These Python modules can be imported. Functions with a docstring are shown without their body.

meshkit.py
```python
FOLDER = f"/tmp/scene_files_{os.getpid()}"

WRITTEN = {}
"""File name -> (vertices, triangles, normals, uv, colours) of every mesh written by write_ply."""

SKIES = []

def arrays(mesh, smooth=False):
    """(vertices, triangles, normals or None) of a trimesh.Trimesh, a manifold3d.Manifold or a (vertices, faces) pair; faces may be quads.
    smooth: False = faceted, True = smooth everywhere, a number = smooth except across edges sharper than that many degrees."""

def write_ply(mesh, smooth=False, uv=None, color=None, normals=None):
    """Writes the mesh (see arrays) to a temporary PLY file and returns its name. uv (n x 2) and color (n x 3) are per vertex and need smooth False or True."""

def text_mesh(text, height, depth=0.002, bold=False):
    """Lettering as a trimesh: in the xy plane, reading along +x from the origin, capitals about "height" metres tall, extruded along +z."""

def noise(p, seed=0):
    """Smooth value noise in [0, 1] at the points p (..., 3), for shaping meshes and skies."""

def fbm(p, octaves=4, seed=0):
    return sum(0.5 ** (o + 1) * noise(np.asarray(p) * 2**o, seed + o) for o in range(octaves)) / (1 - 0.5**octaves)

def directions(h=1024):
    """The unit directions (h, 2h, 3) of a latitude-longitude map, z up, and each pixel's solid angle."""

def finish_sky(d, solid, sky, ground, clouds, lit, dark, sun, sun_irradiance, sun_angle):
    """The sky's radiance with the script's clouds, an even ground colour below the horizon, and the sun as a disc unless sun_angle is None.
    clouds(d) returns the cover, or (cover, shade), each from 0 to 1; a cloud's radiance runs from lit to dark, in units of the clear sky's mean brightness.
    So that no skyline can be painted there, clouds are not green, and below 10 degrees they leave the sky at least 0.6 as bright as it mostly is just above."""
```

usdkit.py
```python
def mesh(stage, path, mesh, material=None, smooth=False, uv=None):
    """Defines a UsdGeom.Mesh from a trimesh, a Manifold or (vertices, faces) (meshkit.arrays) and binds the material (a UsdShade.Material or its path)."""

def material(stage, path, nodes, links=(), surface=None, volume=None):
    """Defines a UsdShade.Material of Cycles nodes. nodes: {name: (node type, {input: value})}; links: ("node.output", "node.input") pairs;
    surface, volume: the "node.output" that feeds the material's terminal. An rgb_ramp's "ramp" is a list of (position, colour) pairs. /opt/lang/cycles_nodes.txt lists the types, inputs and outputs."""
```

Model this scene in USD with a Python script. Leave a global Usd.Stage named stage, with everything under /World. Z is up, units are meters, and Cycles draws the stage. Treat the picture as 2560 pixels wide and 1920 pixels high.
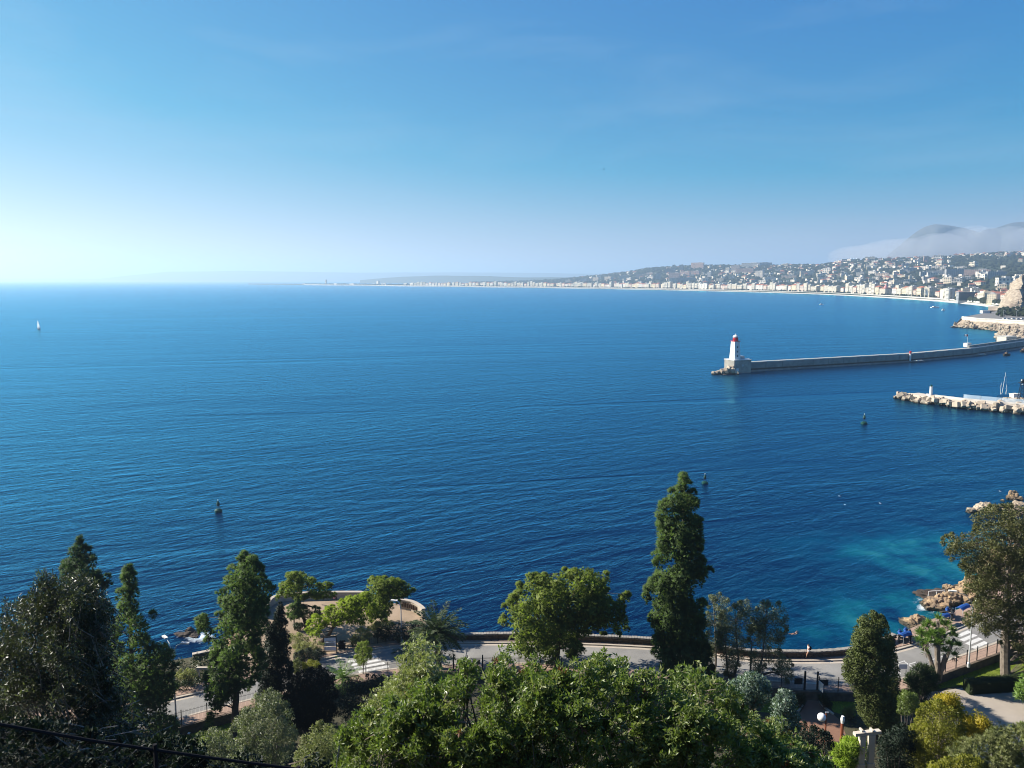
import math, numpy as np, trimesh, usdkit, meshkit
from pxr import Usd, UsdGeom, UsdLux, UsdShade, Gf, Sdf, Vt
from shapely.geometry import Polygon, LineString, Point, MultiPolygon
from scipy.spatial import cKDTree

stage = Usd.Stage.CreateInMemory()
UsdGeom.SetStageUpAxis(stage, 'Z')
UsdGeom.SetStageMetersPerUnit(stage, 1.0)
UsdGeom.Xform.Define(stage, '/World')
UsdGeom.Scope.Define(stage, '/World/Looks')

# ------------------------------------------------------------------ camera
H, FPX, HORIZON = 52.0, 1990.0, 699.0
TH = math.atan((960 - HORIZON) / FPX)
cam = UsdGeom.Camera.Define(stage, '/World/camera')
cam.AddTranslateOp().Set(Gf.Vec3d(0, 0, H))
cam.AddRotateXOp().Set(90 - math.degrees(TH))
cam.CreateHorizontalApertureAttr(36.0)
cam.CreateVerticalApertureAttr(27.0)
cam.CreateFocalLengthAttr(36.0 * FPX / 2560)
cam.CreateClippingRangeAttr(Gf.Vec2f(0.1, 200000))
cam.CreateExposureAttr(1.42)

# ------------------------------------------------------------------ sky and sun
SUN_EL, SUN_ROT = math.radians(34), math.radians(-76)
sdir = np.array([math.sin(SUN_ROT) * math.cos(SUN_EL), math.cos(SUN_ROT) * math.cos(SUN_EL), math.sin(SUN_EL)])
sun = UsdLux.DistantLight.Define(stage, '/World/sun')
sun.CreateIntensityAttr(1.25)
sun.CreateAngleAttr(0.53)
sun.CreateColorAttr(Gf.Vec3f(1.0, 0.93, 0.82))
sun.GetPrim().CreateAttribute('inputs:normalize', Sdf.ValueTypeNames.Bool).Set(True)
m = Gf.Matrix4d(1.0)
m.SetRotate(Gf.Rotation(Gf.Vec3d(0, 0, 1), Gf.Vec3d(*map(float, sdir))))
sun.AddTransformOp().Set(m)

usdkit.material(stage, '/World/Looks/sky', {
    'sky': ('sky_texture', {'sky_type': 'single_scattering', 'sun_disc': False, 'sun_elevation': SUN_EL, 'sun_rotation': SUN_ROT,
                            'altitude': 50.0, 'air_density': 1.0, 'aerosol_density': 0.14, 'ozone_density': 6.0}),
    'gain': ('mix_color', {'blend_type': 'multiply', 'fac': 1.0, 'b': (1.38, 0.59, 0.215), 'use_clamp': False, 'use_clamp_result': False}),
    'hsv': ('mix_color', {'blend_type': 'add', 'fac': 1.0, 'b': (-3.0, 0.25, 3.2), 'use_clamp': False, 'use_clamp_result': False}),
    'pos': ('mix_color', {'blend_type': 'lighten', 'fac': 1.0, 'b': (0.03, 0.2, 0.5), 'use_clamp': False, 'use_clamp_result': False}),
    'tc': ('texture_coordinate', {}),
    # thin cirrus veil and low bank of cloud
    'map': ('mapping', {'mapping_type': 'point', 'scale': (2.0, 2.0, 9.0), 'rotation': (0.0, 0.25, 0.6)}),
    'n1': ('noise_texture', {'scale': 1.6, 'detail': 7.0, 'roughness': 0.55, 'distortion': 0.6}),
    'r1': ('map_range', {'from_min': 0.47, 'from_max': 0.80, 'to_min': 0.0, 'to_max': 0.34, 'clamp': True}),
    'sep': ('separate_xyz', {}),
    'map2': ('mapping', {'mapping_type': 'point', 'scale': (3.0, 3.0, 16.0)}),
    'n2': ('noise_texture', {'scale': 3.0, 'detail': 6.0, 'roughness': 0.5}),
    'zb': ('map_range', {'from_min': 0.03, 'from_max': 0.078, 'to_min': 1.0, 'to_max': 0.0, 'clamp': True}),
    'xb': ('map_range', {'from_min': 0.15, 'from_max': 0.5, 'to_min': 0.0, 'to_max': 1.0, 'clamp': True}),
    'n2r': ('map_range', {'from_min': 0.3, 'from_max': 0.6, 'to_min': 0.2, 'to_max': 1.0, 'clamp': True}),
    'm1': ('math', {'math_type': 'multiply'}), 'm2': ('math', {'math_type': 'multiply'}),
    'm3': ('math', {'math_type': 'multiply', 'value2': 0.8}),
    'c1': ('mix_color', {'blend_type': 'mix', 'b': (1.9, 3.4, 5.1), 'use_clamp': False}),
    'c2': ('mix_color', {'blend_type': 'mix', 'b': (3.6, 4.2, 5.2), 'use_clamp': False}),
    'bg': ('background_shader', {'strength': 0.050}),
}, [('sky.color', 'gain.a'), ('gain.result', 'hsv.a'), ('hsv.result', 'pos.a'), ('tc.generated', 'map.vector'), ('map.vector', 'n1.vector'), ('n1.fac', 'r1.value'),
    ('tc.generated', 'sep.vector'), ('tc.generated', 'map2.vector'), ('map2.vector', 'n2.vector'),
    ('sep.z', 'zb.value'), ('sep.x', 'xb.value'), ('n2.fac', 'n2r.value'),
    ('zb.result', 'm1.value1'), ('xb.result', 'm1.value2'), ('m1.value', 'm2.value1'), ('n2r.result', 'm2.value2'), ('m2.value', 'm3.value1'),
    ('r1.result', 'c1.fac'), ('pos.result', 'c1.a'), ('c1.result', 'c2.a'), ('m3.value', 'c2.fac'), ('c2.result', 'bg.color')], surface='bg.background')
dome = UsdLux.DomeLight.Define(stage, '/World/sky')
UsdShade.MaterialBindingAPI.Apply(dome.GetPrim()).Bind(UsdShade.Material.Get(stage, '/World/Looks/sky'))
dome.GetPrim().SetCustomDataByKey('kind', 'structure')
SEA_TINT = (0.17, 0.73, 1.0)
HAZE_DENSITY, HAZE_TOP = 1.05e-4, 610.0

# ------------------------------------------------------------------ helpers
RNG = np.random.default_rng(7)
CT, ST = math.cos(TH), math.sin(TH)

def ray(px, py):
    u, v = (px - 1280) / FPX, (960 - py) / FPX
    return np.array([u, CT + v * ST, -ST + v * CT])

def at(px, py, z=9.0):
    "the point of the horizontal plane z seen along a direction"
    d = ray(px, py)
    return np.array([0, 0, H]) + d * ((z - H) / d[2])

def aty(px, py, y):
    d = ray(px, py)
    return np.array([0, 0, H]) + d * (y / d[1])

NAMES = {}
def numbered(parent, name):
    k = (parent, name)
    n = NAMES.get(k, 0)
    NAMES[k] = n + 1
    return f'{parent}/{name}' + (f'_{n:03d}' if n else '')

def tag(prim, label=None, cat=None, group=None, kind=None):
    p = prim.GetPrim() if hasattr(prim, 'GetPrim') else prim
    for k, v in (('label', label), ('category', cat), ('group', group), ('kind', kind)):
        if v:
            p.SetCustomDataByKey(k, v)
    return p

def thing(name, label, cat, loc=(0, 0, 0), rz=0.0, group=None, scale=None):
    x = UsdGeom.Xform.Define(stage, numbered('/World', name))
    x.AddTranslateOp().Set(Gf.Vec3d(*map(float, loc)))
    x.AddRotateZOp().Set(math.degrees(rz))
    s = (1, 1, 1) if scale is None else ((scale,) * 3 if np.ndim(scale) == 0 else scale)
    x.AddScaleOp().Set(Gf.Vec3f(*map(float, s)))
    return tag(x, label, cat, group)

def dup(src, label=None, loc=(0, 0, 0), rz=0.0, scale=None, group=None, cat=None):
    was = src.GetCustomData()
    name = src.GetName()
    r = thing(name.rsplit('_', 1)[0] if name[-3:].isdigit() else name, label or was['label'], cat or was['category'], loc, rz, group or was.get('group'), scale)
    r.GetReferences().AddInternalReference(src.GetPath())
    r.SetInstanceable(True)
    return r

def look(n):
    return UsdShade.Material.Get(stage, '/World/Looks/' + n)

def obj(name, mesh, mat, parent=None, smooth=False, label=None, cat=None, group=None, kind=None):
    base = '/World' if parent is None else str(parent.GetPath())
    nrm = None
    if isinstance(mesh, MB):
        nrm = mesh.normals()
        mesh = mesh.get()
    elif len(mesh) == 3:
        nrm = mesh[2]; mesh = mesh[:2]
    p = usdkit.mesh(stage, numbered(base, name), mesh, look(mat), smooth=smooth)
    if nrm is not None and len(nrm) == len(mesh[0]):
        p.CreateNormalsAttr(Vt.Vec3fArray.FromNumpy(np.asarray(nrm, np.float32))); p.SetNormalsInterpolation('vertex')
    return tag(p, label, cat, group, kind)

def primvar(prim, name, values, kind='float', interp='vertex'):
    t = Sdf.ValueTypeNames.FloatArray if kind == 'float' else Sdf.ValueTypeNames.Color3fArray
    pv = UsdGeom.PrimvarsAPI(prim).CreatePrimvar(name, t, interp)
    pv.Set(Vt.FloatArray.FromNumpy(np.asarray(values, np.float32)) if kind == 'float' else Vt.Vec3fArray.FromNumpy(np.asarray(values, np.float32)))

def frame(d):
    d = d / np.linalg.norm(d)
    a = np.array([0, 0, 1.0]) if abs(d[2]) < 0.9 else np.array([1.0, 0, 0])
    u = np.cross(a, d); u /= np.linalg.norm(u)
    return u, np.cross(d, u)

class MB:
    "collects triangles into one mesh"
    def __init__(self):
        self.v, self.f, self.n, self.nn = [], [], 0, []
    def add(self, v, f, nrm=None):
        if nrm is not None: self.nn.append(nrm)
        v, f = np.asarray(v, float), np.asarray(f, int)
        if f.shape[1] == 4:
            f = np.vstack([f[:, [0, 1, 2]], f[:, [0, 2, 3]]])
        self.v.append(v); self.f.append(f + self.n); self.n += len(v)
        return self
    def box(self, c, s, rz=0.0, taper=1.0):
        v = np.array([[x, y, z] for z in (-.5, .5) for x, y in ((-.5, -.5), (.5, -.5), (.5, .5), (-.5, .5))])
        v[4:, :2] *= taper
        v = v * np.asarray(s, float)
        if rz:
            co, si = math.cos(rz), math.sin(rz)
            v = v @ np.array([[co, si, 0], [-si, co, 0], [0, 0, 1]])
        f = [[0, 3, 2, 1], [4, 5, 6, 7], [0, 1, 5, 4], [1, 2, 6, 5], [2, 3, 7, 6], [3, 0, 4, 7]]
        return self.add(v + np.asarray(c, float), f)
    def rock(self, c, s, seed, sub=1, rough=0.35, square=0.0):
        m = trimesh.creation.icosphere(sub)
        v = np.array(m.vertices)
        if square:
            w = np.sign(v) * np.abs(v) ** (1 - square)
            v = w
        k = 1 + rough * (meshkit.fbm(v * 1.4 + seed * 7.3, 3, seed % 97) - 0.5) * 2
        if sub >= 2 and rough > 0.3:
            k = k - rough * 0.9 * np.abs(meshkit.fbm(v * [2.2, 2.2, 3.6] + seed * 3.1, 3, seed % 89) - 0.5) * 2 + 0.12
            v = v + (meshkit.noise(v * 3 + seed)[:, None] - 0.5) * 0.25
        a = seed * 2.399
        R = np.array([[math.cos(a), -math.sin(a), 0], [math.sin(a), math.cos(a), 0], [0, 0, 1]])
        return self.add((v * k[:, None] * np.asarray(s, float)) @ R.T + np.asarray(c, float), m.faces)
    def tube(self, pts, rad, n=6, cap=True):
        pts = np.asarray(pts, float)
        rad = np.full(len(pts), rad) if np.ndim(rad) == 0 else np.asarray(rad)
        d = np.gradient(pts, axis=0)
        u, w = frame(d[0])
        rows = []
        for p, r, dd in zip(pts, rad, d):
            dd = dd / (np.linalg.norm(dd) + 1e-9)
            u = u - dd * (u @ dd); u /= np.linalg.norm(u) + 1e-9
            w = np.cross(dd, u)
            a = np.linspace(0, 2 * math.pi, n, endpoint=False)[:, None]
            rows.append(p + r * (np.cos(a) * u + np.sin(a) * w))
        v = np.vstack(rows)
        f = []
        for i in range(len(pts) - 1):
            for j in range(n):
                k = (j + 1) % n
                f.append([i * n + j, i * n + k, (i + 1) * n + k, (i + 1) * n + j])
        self.add(v, f)
        if cap:
            self.add(np.vstack([rows[-1], pts[-1]]), [[j, (j + 1) % n, n] for j in range(n)])
            self.add(np.vstack([rows[0], pts[0]]), [[(j + 1) % n, j, n] for j in range(n)])
        return self
    def lathe(self, prof, c=(0, 0, 0), n=16):
        prof = np.asarray(prof, float)
        a = np.linspace(0, 2 * math.pi, n, endpoint=False)
        v = np.array([[r * math.cos(t), r * math.sin(t), z] for r, z in prof for t in a]) + np.asarray(c, float)
        f = [[i * n + j, i * n + (j + 1) % n, (i + 1) * n + (j + 1) % n, (i + 1) * n + j] for i in range(len(prof) - 1) for j in range(n)]
        return self.add(v, f)
    def prism(self, poly, z0, z1):
        "shapely polygon or list of xy raised from z0 to z1"
        p = poly if hasattr(poly, 'geoms') or hasattr(poly, 'exterior') else Polygon(poly)
        for g in getattr(p, 'geoms', [p]):
            if g.area < 1e-6: continue
            m = trimesh.creation.extrude_polygon(g.buffer(0), z1 - z0, engine='earcut')
            self.add(m.vertices + [0, 0, z0], m.faces)
        return self
    def ribbon(self, top, bottom):
        "wall face between two polylines"
        t, b = np.asarray(top, float), np.asarray(bottom, float)
        n = len(t)
        return self.add(np.vstack([t, b]), [[n + i, n + i + 1, i + 1, i] for i in range(n - 1)])
    def merge(self, o):
        v, f = o.get()
        return self.add(v, f, o.normals())
    def normals(self):
        return np.vstack(self.nn) if self.nn and sum(map(len, self.nn)) == self.n else None
    def get(self):
        return np.vstack(self.v), np.vstack(self.f)

def mat(name, color, rough=0.8, noise=None, color2=None, bump=0.0, bscale=None, spec=0.3, metallic=0.0, transl=0.0, island=None, obj_random=None, wet=False):
    """principled surface; noise = scale of a mix between color and color2 (world metres); island = (dark, light) variation per loose piece; transl = leaf translucency"""
    if not transl:
        color = tuple(np.array(color) * 0.8); color2 = None if color2 is None else tuple(np.array(color2) * 0.8)
    nodes = {'p': ('principled_bsdf', {'base_color': color, 'roughness': rough, 'specular_ior_level': spec, 'metallic': metallic}), 'g': ('geometry', {})}
    links, col = [], None
    if noise:
        nodes['n'] = ('noise_texture', {'scale': noise, 'detail': 6.0, 'roughness': 0.6})
        nodes['nr'] = ('map_range', {'from_min': 0.35, 'from_max': 0.65, 'to_min': 0.0, 'to_max': 1.0, 'clamp': True})
        nodes['mx'] = ('mix_color', {'blend_type': 'mix', 'a': color, 'b': color2})
        links += [('g.position', 'n.vector'), ('n.fac', 'nr.value'), ('nr.result', 'mx.fac')]
        col = 'mx.result'
    if island or obj_random:
        lo, hi = island or obj_random
        nodes['ir'] = ('rgb_ramp', {'ramp': [(0, tuple(np.array(lo))), (1, tuple(np.array(hi)))]})
        nodes['im'] = ('mix_color', {'blend_type': 'multiply', 'fac': 1.0, 'a': color, 'use_clamp': False, 'use_clamp_result': False})
        if island:
            links.append(('g.random_per_island', 'ir.fac'))
        else:
            nodes['oi'] = ('object_info', {})
            links.append(('oi.random', 'ir.fac'))
        if col: links.append((col, 'im.a'))
        links.append(('ir.color', 'im.b'))
        col = 'im.result'
    if wet:     # dark wet band with weed just above the water
        nodes['wx'] = ('separate_xyz', {})
        nodes['wn'] = ('noise_texture', {'scale': 0.9, 'detail': 4.0})
        nodes['wa'] = ('math', {'math_type': 'multiply_add', 'value2': 1.6})
        nodes['wm'] = ('map_range', {'from_min': 1.1, 'from_max': 1.75, 'to_min': 1.0, 'to_max': 0.0, 'clamp': True})
        nodes['wc'] = ('mix_color', {'blend_type': 'mix', 'a': color, 'b': (0.035, 0.03, 0.022)})
        if col: links.append((col, 'wc.a'))
        links += [('g.position', 'wx.vector'), ('g.position', 'wn.vector'), ('wn.fac', 'wa.value1'), ('wx.z', 'wa.value3'), ('wa.value', 'wm.value'), ('wm.result', 'wc.fac')]
        col = 'wc.result'
    if col: links.append((col, 'p.base_color'))
    if bump:
        nodes['bn'] = ('noise_texture', {'scale': bscale or (noise or 5) * 3, 'detail': 5.0})
        nodes['b'] = ('bump', {'strength': 1.0, 'distance': bump})
        links += [('g.position', 'bn.vector'), ('bn.fac', 'b.height'), ('b.normal', 'p.normal')]
    surf = 'p.BSDF'
    if transl:
        nodes['t'] = ('translucent_bsdf', {'color': tuple(np.clip(np.array(color) * [1.5, 1.7, 0.8], 0, 1))})
        nodes['mixc'] = ('mix_closure', {'fac': transl})
        if col:
            nodes['tm'] = ('mix_color', {'blend_type': 'multiply', 'fac': 1.0, 'b': (1.5, 1.7, 0.8), 'use_clamp': False, 'use_clamp_result': False})
            links += [(col, 'tm.a'), ('tm.result', 't.color')]
        links += [('p.BSDF', 'mixc.closure1'), ('t.BSDF', 'mixc.closure2')]
        surf = 'mixc.closure'
    return usdkit.material(stage, '/World/Looks/' + name, nodes, links, surface=surf)

def resample(pts, step):
    ls = LineString(pts)
    n = max(2, int(round(ls.length / step)) + 1)
    return np.array([ls.interpolate(t, normalized=True).coords[0] for t in np.linspace(0, 1, n)])

def smoothline(pix, z=9.0, step=1.0, curve=True):
    "a smooth ground line through the given directions"
    p = np.array([at(a, b, z)[:2] for a, b in pix])
    if curve and len(p) > 2:
        t = np.r_[0, np.cumsum(np.linalg.norm(np.diff(p, axis=0), axis=1))]
        from scipy.interpolate import PchipInterpolator
        tt = np.linspace(0, t[-1], max(4, int(t[-1] / 0.5)))
        p = np.stack([PchipInterpolator(t, p[:, 0])(tt), PchipInterpolator(t, p[:, 1])(tt)], 1)
    return resample(p, step)
# ------------------------------------------------------------------ materials of the setting
mat('terrain', (0.03, 0.045, 0.02), 0.9, 0.01, (0.05, 0.055, 0.03), spec=0.1)
mat('wood', (0.03, 0.042, 0.02), 0.9, 0.02, (0.05, 0.058, 0.025), spec=0.1, island=((0.6,) * 3, (1.25,) * 3))
mat('beach', (0.62, 0.57, 0.50), 0.9, 0.02, (0.5, 0.47, 0.43))
mat('mountain_rock', (0.07, 0.085, 0.09), 0.9, 0.006, (0.12, 0.13, 0.13), spec=0.1)
mat('far_range', (0.025, 0.04, 0.035), 0.9, 0.004, (0.055, 0.06, 0.05), spec=0.1)

# ------------------------------------------------------------------ the far shore: waterline, town plain and hills behind it
WL = np.array([(620, 711), (800, 713), (1000, 715.5), (1300, 719), (1500, 722), (1700, 726), (1900, 731), (2050, 736), (2150, 741), (2250, 747), (2350, 754), (2430, 761.5), (2500, 770), (2560, 777), (2700, 800)], float)
SK = np.array([(620, 709.5), (800, 709), (1000, 707), (1180, 704), (1290, 702), (1400, 697), (1480, 688), (1560, 679), (1640, 667), (1760, 662), (1900, 662), (2050, 659), (2130, 648), (2250, 644), (2350, 641), (2450, 634), (2520, 630), (2560, 631), (2700, 628)], float)
RD = np.array([(620, 9200), (1000, 8200), (1300, 7200), (1500, 6600), (1800, 5600), (2100, 5000), (2400, 4600), (2700, 4500)], float)
def shore_depth(px):
    return at(px, np.interp(px, WL[:, 0], WL[:, 1]), 0.0)[1]
def terr(px, v):
    "point of the far shore: px picks the bearing, v runs from the water (0) to the ridge (1)"
    d0 = shore_depth(px)
    d1 = max(np.interp(px, RD[:, 0], RD[:, 1]), d0 + 300)
    y = d0 + (d1 - d0) * v
    r = ray(px, HORIZON)
    x = r[0] / r[1] * y
    ztop = H + (HORIZON - np.interp(px, SK[:, 0], SK[:, 1])) / FPX * d1 / (CT + 0) - 12
    back = (y - d0)
    beach = np.interp(back, [0, 35, 45, 60], [-0.3, 2.2, 6.0, 6.4])
    s = np.clip((v - 0.16) / 0.84, 0, 1)
    rise = s ** 1.15 * (1.6 - 0.6 * s) if s < 1 else 1 - (v - 1) * 1.5
    nz = meshkit.fbm(np.array([x / 700, y / 700, 0.3]), 4, 5) - 0.5
    z = beach + max(ztop - 6.4, 0) * rise + nz * 55 * min(1, s * 3) * (1 - abs(s) ** 6) * min(1, ztop / 150)
    return np.array([x, y, z])
cols = np.r_[np.arange(620, 2701, 13)]
vs = np.r_[0, 0.006, 0.012, 0.02, 0.03, 0.05, np.linspace(0.08, 1.0, 36), 1.1, 1.3]
G = np.array([[terr(c, v) for v in vs] for c in cols])
nc, nv = len(cols), len(vs)
def gridfaces(a, b):
    i, j = np.meshgrid(np.arange(a - 1), np.arange(b - 1), indexing='ij')
    q = (i * b + j).ravel()
    return np.stack([q, q + b, q + b + 1, q + 1], 1)
G2 = G.copy(); G2[:, 0, 2] = -3; G2[:, -1, 2] = -3
obj('far_hills', (G2.reshape(-1, 3), gridfaces(nc, nv)), 'terrain', smooth=True, kind='structure')
# pebble beach: its own sheet along the water, following the bay
b0 = np.array([terr(c, 0) * [1, 1, 0] + [0, 0, -0.4] for c in np.arange(760, 2690, 10)])
def offset_inland(c, dist, z):
    d0, d1 = shore_depth(c), np.interp(c, RD[:, 0], RD[:, 1])
    p = terr(c, dist / max(d1 - d0, 300))
    return np.array([p[0], p[1], z])
bc = np.arange(760, 2690, 10)
b1 = np.array([offset_inland(c, 45, 3.6) for c in bc]); b2 = np.array([offset_inland(c, 47, 7.2) for c in bc]); b3 = np.array([offset_inland(c, 75, 7.4) for c in bc])
mb = MB().ribbon(b1, b0)
obj('beach', mb, 'beach', kind='structure')
mat('quaywall', (0.55, 0.51, 0.45), 0.85, 0.05, (0.45, 0.42, 0.38))
mat('promenade', (0.32, 0.3, 0.29), 0.9)
obj('seawall', MB().ribbon(b2, b1), 'quaywall', kind='structure')
obj('promenade', MB().ribbon(b3, b2), 'promenade', kind='structure')
# low coast and ranges that fade in the haze on the left
def range_mesh(xs, ys, depth, thick, seed, rough=2.0):
    px = np.arange(xs[0], xs[-1] + 1, 12)
    top = np.interp(px, xs, ys) + (meshkit.fbm(np.stack([px / 60, px * 0, px * 0], 1), 4, seed) - 0.5) * rough
    dep = np.interp(px, [xs[0], xs[-1]], depth) if np.ndim(depth) else np.full(len(px), depth)
    rows = []
    for k, (s, q) in enumerate([(0.0, -0.35), (0.35, -0.2), (0.7, -0.1), (0.9, -0.04), (1.0, 0), (0.6, 0.3), (0.0, 0.6)]):
        row = []
        for p, t, d in zip(px, top, dep):
            yy = d + q * thick
            r = ray(p, HORIZON)
            ztop = H + (HORIZON - t) / FPX * d
            nz = (meshkit.fbm(np.array([p / 35, k * 0.9, seed]), 3, seed) - 0.5) * ztop * 0.5 if 0 < k < 4 else 0
            row.append([r[0] / r[1] * yy, yy, max(ztop * s + nz, 0.5) if s > 0 else -6])
        rows.append(row)
    R = np.array(rows)
    return R.transpose(1, 0, 2).reshape(-1, 3), gridfaces(R.shape[1], R.shape[0])
obj('coast_range', range_mesh([-500, 0, 250, 350, 420, 520, 600, 700, 900, 1100, 1300, 1500, 1600], [697.5, 697, 696.5, 686, 680, 679, 677, 679, 682, 681, 682, 685, 690], (25000, 22000), 4000, 3, 1.2), 'far_range', smooth=True, kind='structure')
obj('low_coast', range_mesh([900, 1000, 1100, 1200, 1300, 1420, 1520], [700, 692, 689, 690, 693, 694, 697], (12500, 9500), 1200, 9, 1.5), 'terrain', smooth=True, kind='structure')
obj('mountain', range_mesh([2150, 2215, 2255, 2280, 2302, 2328, 2360, 2400, 2440, 2480, 2520, 2560, 2700], [690, 640, 606, 585, 571, 564, 566, 573, 583, 572, 560, 557, 556], (7600, 7600), 1400, 21, 3.0), 'mountain_rock', smooth=True, kind='structure')

# ------------------------------------------------------------------ the sea
# near coast at sea level, as directions on the plane z = 0 (walls and rocks stand on it)
near_shore = np.array([at(a, b, 0)[:2] for a, b in [(-400, 1760), (300, 1735), (520, 1705), (600, 1650), (660, 1575), (720, 1540), (880, 1535), (1010, 1575), (1100, 1640), (1250, 1640), (1640, 1655), (1870, 1680), (2010, 1685), (2120, 1672), (2200, 1640), (2300, 1570), (2370, 1525), (2440, 1470), (2520, 1380), (2560, 1330), (2700, 1260)]])
near_ls = LineString(near_shore)
ang = np.radians(np.linspace(-60, 60, 210))
dist = np.r_[np.linspace(55, 400, 130), np.geomspace(403, 6500, 90), np.geomspace(7000, 90000, 18)]
S = np.array([[(d * math.tan(a), d, 0.0) for d in dist] for a in ang])
sv = S.reshape(-1, 3)
pts_near = cKDTree(resample(near_shore, 2.0))
far_wl = cKDTree(np.array([terr(c, 0)[:2] for c in np.arange(700, 2700, 3)]))
dn = pts_near.query(sv[:, :2])[0]; df = far_wl.query(sv[:, :2])[0]
def blob(px, py, rx, ry, p=sv):
    c = at(px, py, 0)
    return np.exp(-(((p[:, 0] - c[0]) / rx) ** 2 + ((p[:, 1] - c[1]) / ry) ** 2))
right = np.clip((sv[:, 0] - 20) / 40, 0, 1)
shallow = 0.85 * np.clip(1.0 * 0.8 * blob(2280, 1385, 13, 7) + 0.7 * blob(2440, 1370, 14, 11) + 0.8 * blob(2430, 1460, 12, 9) + 0.75 * blob(2330, 1560, 13, 9) + 0.35 * blob(2150, 1560, 25, 14)
                  + 0.3 * blob(2180, 1360, 22, 8) + 0.4 * np.exp(-dn / 7) * right + 0.25 * np.exp(-dn / 25) * right + 0.75 * np.exp(-df / 60) + 0.25 * np.exp(-df / 180) + 0.35 * blob(2530, 810, 60, 60), 0, 1)
foam = np.clip(0.85 * blob(432, 1578, 2.6, 0.9) + 0.75 * blob(500, 1598, 2.6, 2.0) + 0.5 * blob(478, 1586, 5, 2.4) + 0.75 * blob(2315, 1515, 2.0, 2.5) + 0.6 * blob(2360, 1490, 4, 2) + 0.35 * blob(2250, 1560, 10, 7) + 0.25 * blob(2330, 1480, 14, 8) + 0.2 * np.exp(-dn / 2.5)
               + 0.8 * np.exp(-((df - 4) / 9) ** 2) + 0.3 * blob(1800, 943, 12, 6), 0, 1)
sea = obj('sea', (sv, gridfaces(len(ang), len(dist))), 'terrain', smooth=True, kind='structure')
sea.GetAttribute('normals').Set(Vt.Vec3fArray.FromNumpy(np.tile(np.array([0, 0, 1], np.float32), (len(sv), 1))))
primvar(sea, 'shallow', shallow); primvar(sea, 'foam', foam)
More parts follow.
